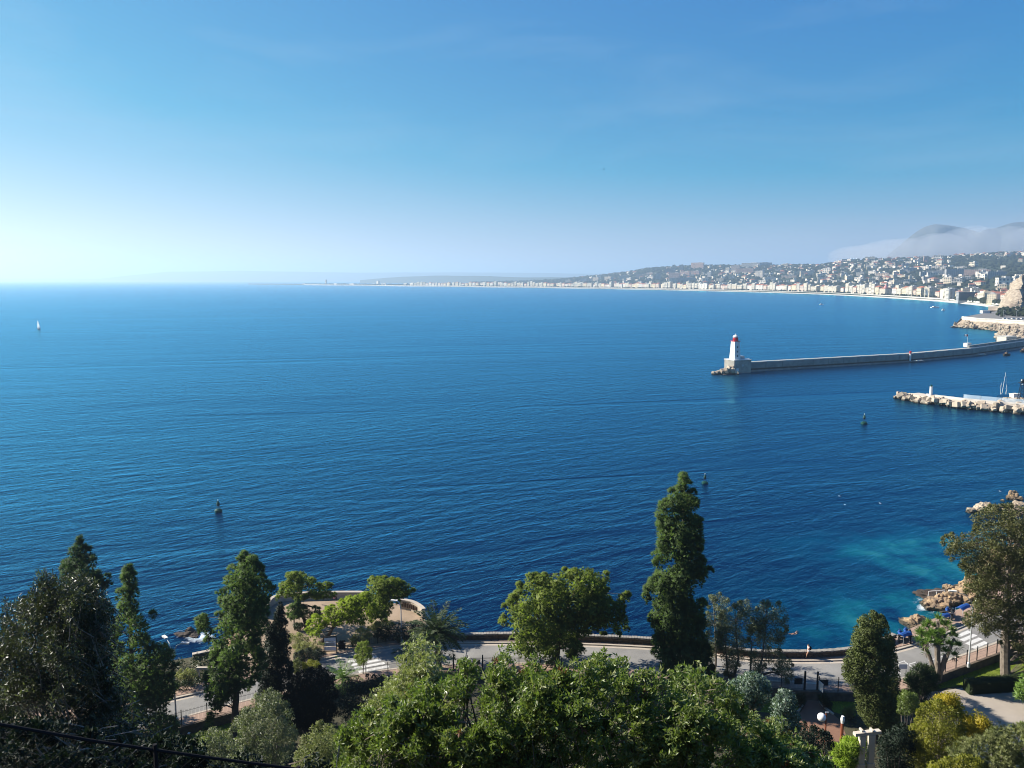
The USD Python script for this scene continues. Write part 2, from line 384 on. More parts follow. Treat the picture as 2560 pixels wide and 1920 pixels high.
usdkit.material(stage, '/World/Looks/seawater', {
    'g': ('geometry', {}),
    'sh': ('attribute', {'attribute': 'shallow'}), 'fo': ('attribute', {'attribute': 'foam'}),
    # swell running in from the open sea, wind waves and ripples
    'm1': ('mapping', {'mapping_type': 'texture', 'rotation': (0, 0, 0.62), 'scale': (9.0, 3.4, 5.0)}),
    'n1': ('noise_texture', {'scale': 1.0, 'detail': 3.0, 'roughness': 0.55, 'distortion': 0.6}),
    'm2': ('mapping', {'mapping_type': 'texture', 'rotation': (0, 0, 0.75), 'scale': (1.9, 0.95, 1.0)}),
    'n2': ('noise_texture', {'scale': 1.0, 'detail': 4.0, 'roughness': 0.65, 'distortion': 0.7}),
    'm3': ('mapping', {'mapping_type': 'texture', 'rotation': (0, 0, 0.30), 'scale': (210.0, 60.0, 60.0)}),
    'n3': ('noise_texture', {'scale': 1.0, 'detail': 5.0, 'roughness': 0.65, 'distortion': 0.8}),
    'a1': ('math', {'math_type': 'multiply', 'value2': 2.2}), 'a2': ('math', {'math_type': 'multiply_add', 'value2': 0.85}),
    'b': ('bump', {'strength': 1.0, 'distance': 0.30}),
    'gust': ('map_range', {'from_min': 0.3, 'from_max': 0.7, 'to_min': 0.3, 'to_max': 1.6, 'clamp': True}),
    'gm': ('math', {'math_type': 'multiply'}),
    'm4': ('mapping', {'mapping_type': 'texture', 'rotation': (0, 0, 0.22), 'scale': (1100.0, 75.0, 75.0)}),
    'n4': ('noise_texture', {'scale': 1.0, 'detail': 4.0, 'roughness': 0.6, 'distortion': 1.2}),
    'slick': ('map_range', {'from_min': 0.56, 'from_max': 0.64, 'to_min': 1.0, 'to_max': 0.3, 'clamp': True}),
    'gs': ('math', {'math_type': 'multiply'}),
    'shn': ('noise_texture', {'scale': 0.14, 'detail': 5.0, 'roughness': 0.6}),
    'shr': ('map_range', {'from_min': 0.30, 'from_max': 0.62, 'to_min': 0.05, 'to_max': 1.15, 'clamp': True}),
    'shm': ('math', {'math_type': 'multiply', 'use_clamp': True}),
    'col': ('rgb_ramp', {'ramp': [(0, (0.0, 0.003, 0.021)), (0.35, (0.0, 0.026, 0.056)), (0.75, (0.002, 0.062, 0.085)), (1.0, (0.012, 0.10, 0.115))]}),
    'fn': ('noise_texture', {'scale': 0.8, 'detail': 7.0, 'roughness': 0.7, 'distortion': 1.0}),
    'fa': ('math', {'math_type': 'multiply_add', 'value2': 0.62}),
    'fr': ('map_range', {'from_min': 0.66, 'from_max': 0.95, 'to_min': 0, 'to_max': 1.0, 'clamp': True}),
    'fo6': ('math', {'math_type': 'multiply', 'value2': 0.62}),
    'fc': ('mix_color', {'blend_type': 'mix', 'b': (0.75, 0.8, 0.82)}),
    'ro': ('map_range', {'from_min': 0, 'from_max': 1, 'to_min': 0.2, 'to_max': 0.7, 'clamp': True}),
    # water: upwelling light below, a mirror above it by Schlick's law over the wave normals
    'dot': ('vector_math', {'math_type': 'dot_product'}), 'one': ('math', {'math_type': 'subtract', 'value1': 1.0, 'use_clamp': True}),
    'pw': ('math', {'math_type': 'power', 'value2': 5.0}), 'schlick': ('math', {'math_type': 'multiply_add', 'value2': 0.9, 'value3': 0.018}),
    'd': ('diffuse_bsdf', {}), 'gl': ('glossy_bsdf', {'distribution': 'ggx', 'color': SEA_TINT}), 'p': ('mix_closure', {}),
}, [('g.position', 'm1.vector'), ('m1.vector', 'n1.vector'), ('g.position', 'm2.vector'), ('m2.vector', 'n2.vector'), ('g.position', 'm3.vector'), ('m3.vector', 'n3.vector'),
    ('n1.fac', 'a1.value1'), ('n2.fac', 'a2.value1'), ('a1.value', 'a2.value3'), ('n3.fac', 'gust.value'), ('a2.value', 'gm.value1'), ('gust.result', 'gm.value2'),
    ('g.position', 'm4.vector'), ('m4.vector', 'n4.vector'), ('n4.fac', 'slick.value'), ('gm.value', 'gs.value1'), ('slick.result', 'gs.value2'), ('gs.value', 'b.height'), ('b.normal', 'gl.normal'), ('g.incoming', 'dot.vector1'), ('b.normal', 'dot.vector2'), ('dot.value', 'one.value2'), ('one.value', 'pw.value1'), ('pw.value', 'schlick.value1'), ('schlick.value', 'p.fac'), ('d.BSDF', 'p.closure1'), ('gl.BSDF', 'p.closure2'),
    ('g.position', 'shn.vector'), ('shn.fac', 'shr.value'), ('shr.result', 'shm.value1'), ('sh.fac', 'shm.value2'), ('shm.value', 'col.fac'),
    ('g.position', 'fn.vector'), ('fn.fac', 'fa.value1'), ('fo6.value', 'fa.value3'), ('fo.fac', 'fo6.value1'), ('fa.value', 'fr.value'), ('fr.result', 'fc.fac'), ('col.color', 'fc.a'),
    ('fc.result', 'd.color'), ('fr.result', 'ro.value'), ('ro.result', 'gl.roughness')], surface='p.closure')
UsdShade.MaterialBindingAPI.Apply(sea).Bind(look('seawater'))

# ------------------------------------------------------------------ the air over the bay
usdkit.material(stage, '/World/Looks/air', {'v': ('principled_volume', {'color': (0.54, 0.76, 0.98), 'density': HAZE_DENSITY, 'anisotropy': 0.35})}, [], volume='v.volume')
obj('haze', MB().box((0, 15000, (HAZE_TOP - 8) / 2), (190000, 170000, HAZE_TOP + 8)), 'air', kind='stuff')

# bank of mist that lies on the slopes in front of the mountain
usdkit.material(stage, '/World/Looks/mist', {'v': ('principled_volume', {'color': (0.97, 0.98, 1.0), 'density': 0.0013, 'anisotropy': 0.2})}, [], volume='v.volume')
rc = np.random.default_rng(8)
from manifold3d import Manifold, OpType
ic2 = trimesh.creation.icosphere(2)
lumps = []
for px in np.arange(2130, 2900, 42):
    c = aty(px, HORIZON, 6500)
    top = np.interp(px, [1950, 2080, 2200, 2330, 2410, 2440, 2500, 2900], [650, 634, 612, 584, 576, 565, 572, 569]) + rc.normal(0, 4)
    zt = H + (HORIZON - top) / FPX * 6500
    zb = 165.0
    v = ic2.vertices * (1 + 0.35 * (meshkit.fbm(ic2.vertices * 1.6 + px, 3, 3)[:, None] - 0.5)) * [215, 330, (zt - zb) / 2] + [c[0], 6500 + rc.normal(0, 60), (zt + zb) / 2]
    lumps.append(Manifold.hull_points([tuple(map(float, q)) for q in v]))
cb_ = Manifold.batch_boolean(lumps, OpType.Add)
vv, ff, _ = meshkit.arrays(cb_)
obj('mist_bank', (vv, ff), 'mist', kind='stuff', label='low bank of white mist lying on the slopes in front of the mountain', cat='mist')
# ------------------------------------------------------------------ the town on the far shore
WALLS = {'cream': (0.62, 0.52, 0.38), 'white': (0.68, 0.61, 0.52), 'rose': (0.60, 0.46, 0.36), 'ochre': (0.64, 0.52, 0.34), 'grey': (0.36, 0.35, 0.34), 'brick': (0.42, 0.29, 0.24)}
for k, c in WALLS.items():
    c = tuple(min(0.85, 1.25 * x) for x in c)
    mat('wall_' + k, c, 0.85, 0.15, tuple(np.array(c) * 0.86), obj_random=((0.85, 0.85, 0.85), (1.1, 1.06, 1.0)))
mat('roof_red', (0.36, 0.12, 0.06), 0.85, 0.2, (0.28, 0.10, 0.06))
mat('roof_flat', (0.52, 0.50, 0.47), 0.9, 0.1, (0.42, 0.40, 0.38))
mat('far_glass', (0.05, 0.07, 0.09), 0.25, spec=0.5)
mat('dark_glass', (0.012, 0.035, 0.055), 0.12, spec=0.6)
mat('dome_pink', (0.55, 0.22, 0.2), 0.6)
def hip(w, d, h, over=0.5):
    x, y = w / 2 + over, d / 2 + over
    r = max(x - y, 0.3)
    v = [[-x, -y, 0], [x, -y, 0], [x, y, 0], [-x, y, 0], [-r, 0, h], [r, 0, h]]
    f = [[0, 1, 5], [0, 5, 4], [2, 3, 4], [2, 4, 5], [1, 2, 5], [3, 0, 4], [0, 2, 1], [0, 3, 2]]
    return v, f
def building(name, label, cat, w, d, h, wall, roof='flat', floors=6, nwin=8, group=None, balcony=False, loc=(0, 0, 0), rz=0.0, glass='far_glass'):
    "w along the front, which faces local -y; the base stands 6 m into the ground so that slopes show no gap"
    t = thing(name, label, cat, loc, rz, group)
    obj('wall', MB().box((0, 0, h / 2 - 3), (w, d, h + 6)), 'wall_' + wall, t)
    if roof == 'flat':
        rb = MB().box((0, 0, h + 0.25), (w + 0.6, d + 0.6, 0.5))
        rb.box((w * 0.18, 0, h + 1.6), (w * 0.3, d * 0.4, 2.2))
        obj('roof', rb, 'roof_flat', t)
    else:
        v, f = hip(w, d, min(w, d) * 0.22)
        obj('roof', MB().add(np.array(v) + [0, 0, h + 0.02], f), 'roof_red', t)
    fh = h / floors
    for k in range(floors):
        z = fh * (k + 0.52)
        wb = MB()
        sw = w / nwin
        for j in range(nwin):
            wb.box((-w / 2 + sw * (j + 0.5), -d / 2 - 0.05, z), (sw * 0.5, 0.24, fh * 0.55))
        nd = max(2, int(d / sw))
        for j in range(nd):
            for s in (-1, 1):
                wb.box((s * (w / 2 + 0.05), -d / 2 + d / nd * (j + 0.5), z), (0.24, d / nd * 0.4, fh * 0.5))
        obj('window_row', wb, glass, t, kind='stuff')
        if balcony:
            obj('balcony', MB().box((0, -d / 2 - 0.7, fh * k + 0.5), (w * 0.94, 1.2, 1.0)), 'wall_white', t)
    return t
def local_frame(px):
    "angle that turns a building's front (-y) towards the bay"
    a, b = terr(px - 6, 0)[:2], terr(px + 6, 0)[:2]
    tx, ty = b - a
    return math.atan2(ty, tx) + (math.pi if tx < 0 and False else 0)
def facing(px):
    a, b = terr(px - 6, 0)[:2], terr(px + 6, 0)[:2]
    d = b - a
    n = np.array([d[1], -d[0]]); n /= np.linalg.norm(n)
    if n @ a > 0: n = -n
    return math.atan2(n[1], n[0]) + math.pi / 2
def inland(px, m):
    d0 = shore_depth(px); d1 = max(np.interp(px, RD[:, 0], RD[:, 1]), d0 + 300)
    return terr(px, m / (d1 - d0))
def slope_point(px, py, v0=0.1):
    "first point up the hill seen at that height"
    for v in np.linspace(v0, 1.0, 160):
        p = terr(px, v)
        if HORIZON - (p[2] - H) / p[1] * FPX <= py: return p
    return terr(px, 0.97)
rng = np.random.default_rng(11)
def zone(px):
    return ['far left', 'left', 'middle', 'right', 'near the rock'][int(np.clip((px - 1030) // 300, 0, 4))]
def band(q):
    return ['low on', 'halfway up', 'near the crest of'][int(np.clip((q[2] - 6) / max(1, q[1] / FPX * 20), 0, 2))]
SEAFRONT = 'apartment blocks along the far seafront'
fronts = []
for k, (wall, w, h, fl, nw, bal, roof) in enumerate([('cream', 26, 21, 7, 8, True, 'flat'), ('cream', 22, 24, 8, 6, True, 'flat'), ('ochre', 30, 19, 6, 9, False, 'red'), ('ochre', 34, 20, 7, 10, True, 'flat'), ('rose', 24, 18, 5, 8, False, 'red'), ('cream', 20, 26, 8, 6, True, 'flat'), ('white', 28, 17, 5, 9, False, 'red')]):
    fronts.append(dict(wall=wall, w=w, d=15, h=h, floors=fl, nwin=nw, balcony=bal, roof=roof))
first = {}
def front_label(wall, row):
    return f'{dict(cream="cream", white="white", ochre="ochre", rose="pink", grey="grey", brick="brick red")[wall]} apartment block {row}'
def put(kind, px, p, rz, row, group, name='apartment_block', scale=None):
    spec = fronts[kind]
    lab = front_label(spec['wall'], row)
    key = kind
    if key not in first:
        t = building(name, lab, 'building', loc=p, rz=rz, group=group, **spec)
        first[key] = t.GetPrim() if hasattr(t, 'GetPrim') else t
        return first[key]
    return dup(first[key], lab, p, rz, scale, group)
px = 1030.0
special = [(2208, 2232), (2360, 2420), (2418, 2500), (2318, 2338)]
while px < 2360:
    k = int(rng.integers(len(fronts)))
    dist = np.linalg.norm(inland(px, 90)[:2])
    a = terr(px, 0)[:2]; b = terr(px + 1, 0)[:2]
    per_px = np.linalg.norm(b - a)
    w = fronts[k]['w'] * (1.0 if px > 1400 else 1.3)
    c = px + w / per_px / 2
    if not any(s0 - 6 < c < s1 + 6 for s0, s1 in special) and rng.random() > 0.08:
        p = inland(c, 92 + rng.uniform(-4, 8)); p[2] = 6.4
        put(k, c, p, facing(c), 'in the far seafront row, ' + zone(c), SEAFRONT, scale=(1.1, 1.0, rng.uniform(0.95, 1.4)))
    px = c + (w / 2 + rng.choice([2.0, 2.4, 3, 7])) / per_px
crowd = MB()
for i in range(330):
    c = rng.uniform(1250, 2470) if i % 3 else rng.uniform(1900, 2470)
    p = inland(c, rng.uniform(140, 420) * (0.6 if c > 2350 else 1)); p[2] = max(p[2], 6.4)
    if i >= 150:
        s_ = rng.uniform(0.7, 1.2); crowd.box(p + [0, 0, 8 * s_], (26 * s_, 16, 22 * s_), facing(c) + rng.choice([0, 1.57]))
        crowd.box(p + [0, 0, 19.2 * s_], (10, 7, 1.6), facing(c))
        continue
    put(int(rng.integers(len(fronts))), c, p, facing(c) + rng.choice([0, 0, math.pi / 2, math.pi]) + rng.normal(0, 0.08), 'in the streets behind the seafront, ' + zone(c), 'blocks in the town behind the seafront', scale=(rng.uniform(0.7, 1.1), 1, rng.uniform(0.6, 1.05)))
obj('town_blocks', crowd, 'wall_cream', label='crowd of cream blocks packed behind the far seafront', cat='buildings', kind='stuff')
# slabs and towers on the slope, each where it stands
SL = [(1672, 686, 14, 12, 'brick'), (1684, 684, 6, 18, 'rose'), (1686, 699, 22, 15, 'brick'), (1712, 692, 20, 11, 'brick'), (1702, 678, 7, 13, 'rose'), (1743, 673, 26, 13, 'brick'), (1738, 688, 17, 9, 'brick'),
      (1682, 709, 15, 12, 'cream'), (1773, 694, 8, 12, 'grey'), (1645, 700, 10, 14, 'grey'), (1716, 704, 36, 8, 'grey'), (1600, 695, 18, 8, 'rose'), (1560, 699, 20, 8, 'cream'), (1520, 702, 14, 9, 'cream'), (1490, 703, 12, 8, 'cream'), (1460, 706, 14, 8, 'white'), (1625, 690, 14, 7, 'brick'),
      (1838, 679, 17, 13, 'rose'), (1876, 671, 36, 11, 'grey'), (1861, 685, 35, 12, 'brick'), (1902, 664, 40, 8, 'grey'), (1898, 694, 15, 14, 'white'), (1995, 688, 19, 8, 'ochre'), (2016, 688, 25, 8, 'cream'), (1972, 695, 28, 6, 'rose'), (1925, 702, 22, 8, 'white'), (1800, 705, 14, 8, 'cream'),
      (2062, 704, 26, 9, 'white'), (2118, 641, 24, 5, 'white'), (2172, 642, 18, 7, 'cream'), (2177, 670, 18, 5, 'white'), (2142, 683, 12, 8, 'rose'), (2205, 694, 24, 9, 'rose'), (2190, 700, 14, 8, 'ochre'), (2312, 657, 9, 13, 'brick'), (2340, 657, 9, 9, 'white'), (2272, 680, 26, 8, 'grey'), (2258, 684, 22, 6, 'grey'),
      (2338, 691, 34, 12, 'grey'), (2306, 694, 11, 12, 'grey'), (2390, 691, 42, 15, 'grey'), (2442, 691, 46, 14, 'brick'), (2490, 695, 36, 13, 'grey'), (2370, 702, 8, 12, 'white'), (2412, 702, 30, 8, 'grey'), (2320, 702, 20, 8, 'grey'), (2336, 706, 22, 7, 'white'), (2276, 704, 6, 13, 'cream'), (2260, 710, 40, 9, 'cream'), (2398, 672, 22, 4, 'white'), (2335, 672, 16, 5, 'white'), (2355, 674, 10, 5, 'white'), (2262, 667, 14, 6, 'grey')]
for i, (cx, by, w, h, c) in enumerate(SL):
    p = slope_point(cx, by)
    s = p[1] / FPX
    wide = 'tower' if h > w else ('long slab' if w > 24 else 'slab')
    where = 'left end of the far wooded hill' if cx < 1660 else 'cluster above the white seafront, left of the hill' if cx < 1800 else 'middle of the far wooded hill' if cx < 2100 else 'slope above the seafront on the right'
    nth = sum(1 for q in SL[:i] if abs(q[0] - cx) < 4000 and q[4] == c and (('tower' if q[3] > q[2] else 'long slab' if q[2] > 24 else 'slab') == wide) and (q[0] < 1660) == (cx < 1660))
    building('hill_apartment_block', f'{dict(cream="cream", white="white", ochre="ochre", rose="pink", grey="grey", brick="brown")[c]} {wide} on the {where}', 'building', w * s * 1.25, 14, h * s * 1.15, c, 'flat', max(3, int(h * s / 3.2)), max(3, int(w * s / 5)), loc=p, rz=rng.choice([-0.35, -0.2, 0.0, 0.15]) - 0.25,
             group='apartment slabs on the far hill')
# landmarks of the seafront
def spot(px, m=92):
    p = inland(px, m); p[2] = 6.4
    return p
sc = lambda px: spot(px)[1] / FPX
p = spot(2382, 70); building('banded_tower', 'grey tower with pale balcony bands beside the dark glass block', 'building', 26, 18, 24, 'grey', 'flat', 8, 3, balcony=True, loc=p, rz=facing(2382))
p = spot(2436, 95)
t = building('glass_block', 'long dark blue glass block behind trees near the rock', 'building', 62, 24, 19, 'grey', 'flat', 6, 14, loc=p, rz=-0.30)
obj('glass_front', MB().box((0, -12.5, 9), (60, 0.8, 17.5)), 'dark_glass', t)
p = spot(2487, 62); building('corner_house', 'cream corner house with tall windows left of the rock', 'building', 24, 16, 18, 'cream', 'flat', 5, 6, loc=p, rz=facing(2470) - 0.5)
p = spot(2216); t = building('domed_hotel', 'white hotel with a pink corner dome on the far seafront', 'building', 46, 20, 19, 'cream', 'red', 6, 12, loc=p, rz=facing(2216))
obj('dome', MB().lathe([(5.5, 0), (5.6, 2), (5.0, 5), (3.6, 8), (1.6, 10), (0.3, 13), (0, 13.2)], (18, -7, 19.2), 14), 'dome_pink', t)
p = spot(2328); t = building('arched_palace', 'tall cream palace with three tall arched windows on the seafront', 'building', 36, 18, 25, 'cream', 'flat', 7, 9, loc=p, rz=facing(2328))
for s in (-9, 0, 9):
    obj('arch', MB().box((s, -9.4, 12), (5.0, 0.6, 14)).lathe([(2.5, 0), (2.2, 1.2), (1.3, 2.2), (0, 2.5)], (s, -9.2, 19), 10), 'far_glass', t)
p = spot(1762, 88); building('glass_museum', 'pale blue glass fronted block on the seafront, left of the hill', 'building', 70, 18, 26, 'white', 'flat', 5, 5, loc=p, rz=facing(1762), glass='dark_glass')
p = slope_point(2249, 716); building('corner_block', 'tall sunlit cream block on the far seafront, right of the domed hotel', 'building', 26, 18, 30, 'cream', 'flat', 8, 6, loc=spot(2252, 100), rz=facing(2252))
# villas under the trees: 300 one by one, the rest as one mass
def villa(name, label, w, d, h, wall, roof, group):
    return building(name, label, 'house', w, d, h, wall, roof, 2, 4, group=group)
VG = 'villas among the trees of the far hill'
protos = []
vk = [('white', 'red', 13, 11, 7), ('cream', 'red', 15, 11, 8), ('white', 'flat', 17, 12, 8), ('rose', 'red', 12, 11, 8), ('white', 'flat', 22, 12, 11), ('cream', 'flat', 14, 12, 10)]
def villa_spot():
    while True:
        c = rng.uniform(1420, 2590); v = rng.uniform(0.16, 0.99)
        if v > 0.3 or rng.random() < 0.5:
            q = terr(c, v)
            sy = HORIZON - (q[2] - H) / q[1] * FPX
            if c > 2380 and 645 < sy < 690 and rng.random() < 0.96: continue   # the bare wood on the right
            if c < 1700 and rng.random() < 0.45: continue
            return c, q
for i in range(300):
    c, q = villa_spot()
    k = i % len(vk)
    wall, roof, w, d, h = vk[k]
    lab = f'{dict(white="white", cream="cream", rose="pink")[wall]} {"flat roofed" if roof == "flat" else "red roofed"} villa {band(q)} the far hill, {zone(c)}'
    rz = rng.uniform(-1.4, 0.2); s = rng.uniform(1.0, 1.9)
    if k >= len(protos):
        t = building('hill_villa', lab, 'house', w, d, h, wall, roof, 2, 4, group=VG, loc=q, rz=rz)
        protos.append(t)
    else:
        dup(protos[k], lab, q, rz, s, VG)
rest = MB()
for i in range(620):
    c, q = villa_spot()
    s = rng.uniform(0.6, 1.3)
    rest.box(q + [0, 0, 2 * s], (13 * s, 10 * s, 11 * s), rng.uniform(-1.4, 0.2))
obj('more_houses', rest, 'wall_white', label='small pale houses scattered thick over the far wooded hill', cat='houses', kind='stuff')
# old town with red roofs beside the rock
old = None
for i in range(70):
    c = rng.uniform(2425, 2600)
    q = inland(c, rng.uniform(70, 480)); q[2] = max(q[2], 6.4)
    lab = 'red roofed house of the old town packed ' + ('close behind the seafront' if inland(c, 0)[1] + 230 > q[1] else 'on the rise') + ' beside the rock'
    if old is None:
        old = building('old_town_house', lab, 'house', 16, 12, 15, 'rose', 'red', 5, 5, group='red roofed old town houses', loc=q, rz=-0.6)
    else:
        dup(old, lab, q, rng.uniform(-0.9, 0.4), (rng.uniform(0.7, 1.3), 1, rng.uniform(0.7, 1.2)), 'red roofed old town houses')
# low houses and sheds along the flat shore on the left
for i, (c, w, h) in enumerate([(1150, 60, 22), (1162, 40, 18), (1180, 90, 20), (1205, 50, 22), (1120, 46, 18), (1095, 60, 12), (1050, 50, 16), (1030, 40, 20), (1015, 44, 16), (945, 30, 34), (935, 40, 10), (960, 80, 12), (1230, 60, 24), (1250, 60, 26), (1275, 40, 20), (815, 14, 44), (760, 50, 8), (840, 60, 10), (880, 90, 10)]):
    q = inland(c, 260); q[2] = 6.4
    building('shore_building', ['white', 'pale', 'long white', 'low'][i % 4] + ' building on the flat shore far out to the left of the town' if i != 15 else 'slender white control tower on the flat shore far left', 'building', w, 16, h, 'white', 'flat', max(2, h // 4), 5, loc=q, rz=facing(c), group='buildings on the flat far shore')

# ------------------------------------------------------------------ woods of the far hill and the promenade
ico = trimesh.creation.icosphere(0)
iv, iff = np.array(ico.vertices), np.array(ico.faces)
def clumps(centres, radii, squash, seed):
    r = np.random.default_rng(seed)
    V, F, n = [], [], 0
    for c, rad in zip(centres, radii):
        k = 1.08 + 0.6 * (r.random(len(iv)) - 0.5)
        V.append(iv * k[:, None] * [rad, rad, rad * squash] + c); F.append(iff + n); n += len(iv)
    return np.vstack(V), np.vstack(F)
cs, rs = [], []
while len(cs) < 5600:
    c = rng.uniform(1180, 2690); v = rng.uniform(0.10, 1.02) ** 0.8
    q = terr(c, v)
    if v < 0.2 and rng.random() < 0.6: continue
    s = q[1] / 4500
    cs.append(q + [0, 0, 2]); rs.append(rng.uniform(6, 13) * max(0.7, s))
obj('hill_wood', clumps(cs, rs, 0.75, 3), 'wood', label='dark green wood covering the far hill between the houses', cat='wood', kind='stuff')
cs, rs = [], []
for i in range(520):
    c = rng.uniform(1150, 2500)
    q = inland(c, rng.uniform(62, 78)); q[2] = 8.5
    cs.append(q); rs.append(rng.uniform(2.2, 4.5))
for i in range(70):
    c = rng.uniform(2395, 2510); q = inland(c, rng.uniform(50, 66)); q[2] = 9.5; cs.append(q); rs.append(rng.uniform(3, 6))
obj('promenade_trees', clumps(cs, rs, 1.1, 4), 'wood', label='row of dark trees and palms along the far promenade', cat='trees', kind='stuff')
cs, rs = [], []
for i in range(900):
    c = rng.uniform(760, 1420); q = inland(c, rng.uniform(150, 900)); q[2] = max(7, q[2])
    cs.append(q); rs.append(rng.uniform(6, 14))
obj('shore_wood', clumps(cs, rs, 0.7, 5), 'wood', label='trees on the flat far shore left of the town', cat='wood', kind='stuff')
# ------------------------------------------------------------------ harbour: mole, lighthouse, groyne, quay and castle rock
mat('mole_stone', (0.25, 0.245, 0.225), 0.9, 0.25, (0.17, 0.17, 0.16), bump=0.08, bscale=1.2)
mat('mole_cap', (0.62, 0.58, 0.52), 0.85, 0.3, (0.5, 0.47, 0.42))
mat('concrete_block', (0.46, 0.37, 0.27), 0.9, 0.6, (0.32, 0.26, 0.2), bump=0.05, bscale=3, obj_random=((0.75,) * 3, (1.15,) * 3), wet=True)
mat('white_paint', (0.74, 0.72, 0.68), 0.6, 0.5, (0.62, 0.6, 0.57))
mat('cream_render', (0.60, 0.52, 0.42), 0.85, 0.3, (0.5, 0.44, 0.36))
mat('red_paint', (0.45, 0.02, 0.03), 0.5)
mat('dark_metal', (0.02, 0.022, 0.025), 0.5, metallic=0.3)
mat('grey_metal', (0.34, 0.35, 0.36), 0.45, metallic=0.5)
mat('galvanised', (0.55, 0.56, 0.56), 0.45, metallic=0.35)
mat('glass_pane', (0.35, 0.45, 0.5), 0.2)
mat('rock_pale', (0.46, 0.38, 0.28), 0.95, 0.22, (0.20, 0.15, 0.105), bump=0.4, bscale=0.35, wet=True)
mat('rock_shore', (0.38, 0.26, 0.14), 0.95, 0.7, (0.18, 0.13, 0.09), bump=0.15, bscale=2.0, wet=True)
mat('rock_dark', (0.07, 0.05, 0.04), 0.9, 0.8, (0.03, 0.025, 0.02), bump=0.1)
mat('asphalt_far', (0.16, 0.155, 0.15), 0.9, 0.1, (0.2, 0.19, 0.18))
mat('dark_foliage', (0.022, 0.035, 0.018), 0.85, 0.3, (0.04, 0.055, 0.022), spec=0.15, island=((0.6,) * 3, (1.3,) * 3))
mat('wood_brown', (0.12, 0.08, 0.05), 0.8)
mat('boat_blue', (0.02, 0.06, 0.14), 0.4)
mat('cloth_blue', (0.015, 0.07, 0.26), 0.6)
mat('tyre', (0.015, 0.015, 0.016), 0.7)

# mole, seen from its harbour side which lies in shade
ML = np.array([at(a, b, 0)[:2] for a, b in [(1873, 929), (2060, 918), (2275, 905), (2430, 890), (2560, 870), (2680, 846), (2760, 832)]])
MLr = resample(ML, 6.0)
def offset_line(p, d):
    t = np.gradient(p, axis=0); t /= np.linalg.norm(t, axis=1)[:, None]
    return p + np.stack([-t[:, 1], t[:, 0]], 1) * d
mole = thing('mole', 'long grey stone mole that runs from the lighthouse to the right', 'mole')
def strip(line, d0, d1, z0, z1):
    "a wall along a line, between two offsets"
    a, b = offset_line(line, d0), offset_line(line, d1)
    mb = MB()
    A0, A1 = np.c_[a, np.full(len(a), z0)], np.c_[a, np.full(len(a), z1)]
    B0, B1 = np.c_[b, np.full(len(b), z0)], np.c_[b, np.full(len(b), z1)]
    mb.ribbon(A1, A0).ribbon(B1, A1).ribbon(B0, B1)
    mb.add(np.array([A0[0], A1[0], B1[0], B0[0]]), [[0, 1, 2, 3]]).add(np.array([A0[-1], B0[-1], B1[-1], A1[-1]]), [[0, 1, 2, 3]])
    return mb
obj('wall', strip(MLr, 0.0, 7.0, -3, 5.0), 'mole_stone', mole)
obj('ledge', strip(MLr, -1.2, -0.003, -3, 0.9), 'mole_stone', mole)
obj('tide_band', strip(MLr, -0.06, -0.003, 0.903, 1.7), 'rock_dark', mole)
for k in range(2, len(MLr) - 2, 2):
    a_ = math.atan2(*(MLr[k + 1] - MLr[k])[::-1])
    obj('joint', MB().box((MLr[k][0] + 0.01 * math.sin(a_), MLr[k][1] - 0.01 * math.cos(a_), 3.35), (0.16, 0.06, 3.2), a_), 'rock_dark', mole)
obj('parapet', strip(MLr[:-10], 0.25, 2.0, 5.003, 5.5), 'mole_cap', mole)
ncut = next(i for i, q in enumerate(MLr) if q[0] > at(2428, 890, 0)[0])
obj('upper_wall', strip(MLr[ncut:], 2.2, 3.6, 5.003, 7.0), 'mole_stone', mole)
# lighthouse
dm = ML[1] - ML[0]; am = math.atan2(dm[1], dm[0])
LB = at(1836, 934, 0)
ex, ey = np.array([math.cos(am), math.sin(am)]), np.array([-math.sin(am), math.cos(am)])
lo = lambda a, b, z=0.0: (LB[0] + ex[0] * a + ey[0] * b, LB[1] + ex[1] * a + ey[1] * b, z)
lh = thing('lighthouse', 'white square lighthouse with red lantern at the end of the mole', 'lighthouse', lo(0, 0), am)
mat('base_stone', (0.34, 0.31, 0.26), 0.9, 0.4, (0.24, 0.225, 0.2), bump=0.04, bscale=2)
obj('base', MB().box((5.6, 4.2, 2.0), (12.0, 8.4, 10.6)), 'base_stone', lh)
obj('base_cornice', MB().box((5.6, 4.2, 7.45), (12.5, 8.9, 0.3)), 'white_paint', lh)
obj('tower', MB().box((2.9, 3.6, 12.6), (4.3, 4.3, 10.2), taper=0.78), 'white_paint', lh)
obj('gallery', MB().box((2.9, 3.6, 17.85), (3.9, 3.9, 0.3)), 'red_paint', lh)
gl_ = MB()
for s in range(12):
    a = s / 12 * 2 * math.pi
    gl_.tube([(2.9 + 1.75 * math.cos(a), 3.6 + 1.75 * math.sin(a), 18.0), (2.9 + 1.75 * math.cos(a), 3.6 + 1.75 * math.sin(a), 19.0)], 0.05, 4)
gl_.lathe([(1.8, 18.95), (1.8, 19.07), (1.7, 19.07), (1.7, 18.95)], (2.9, 3.6, 0), 16)
obj('railing', gl_, 'red_paint', lh)
obj('lantern', MB().lathe([(1.35, 18.0), (1.35, 19.9), (1.5, 20.0)], (2.9, 3.6, 0), 14), 'red_paint', lh)
obj('dome', MB().lathe([(1.55, 20.0), (1.5, 20.4), (1.15, 20.9), (0.6, 21.25), (0.2, 21.4), (0.15, 22.0), (0, 22.05)], (2.9, 3.6, 0), 14), 'white_paint', lh)
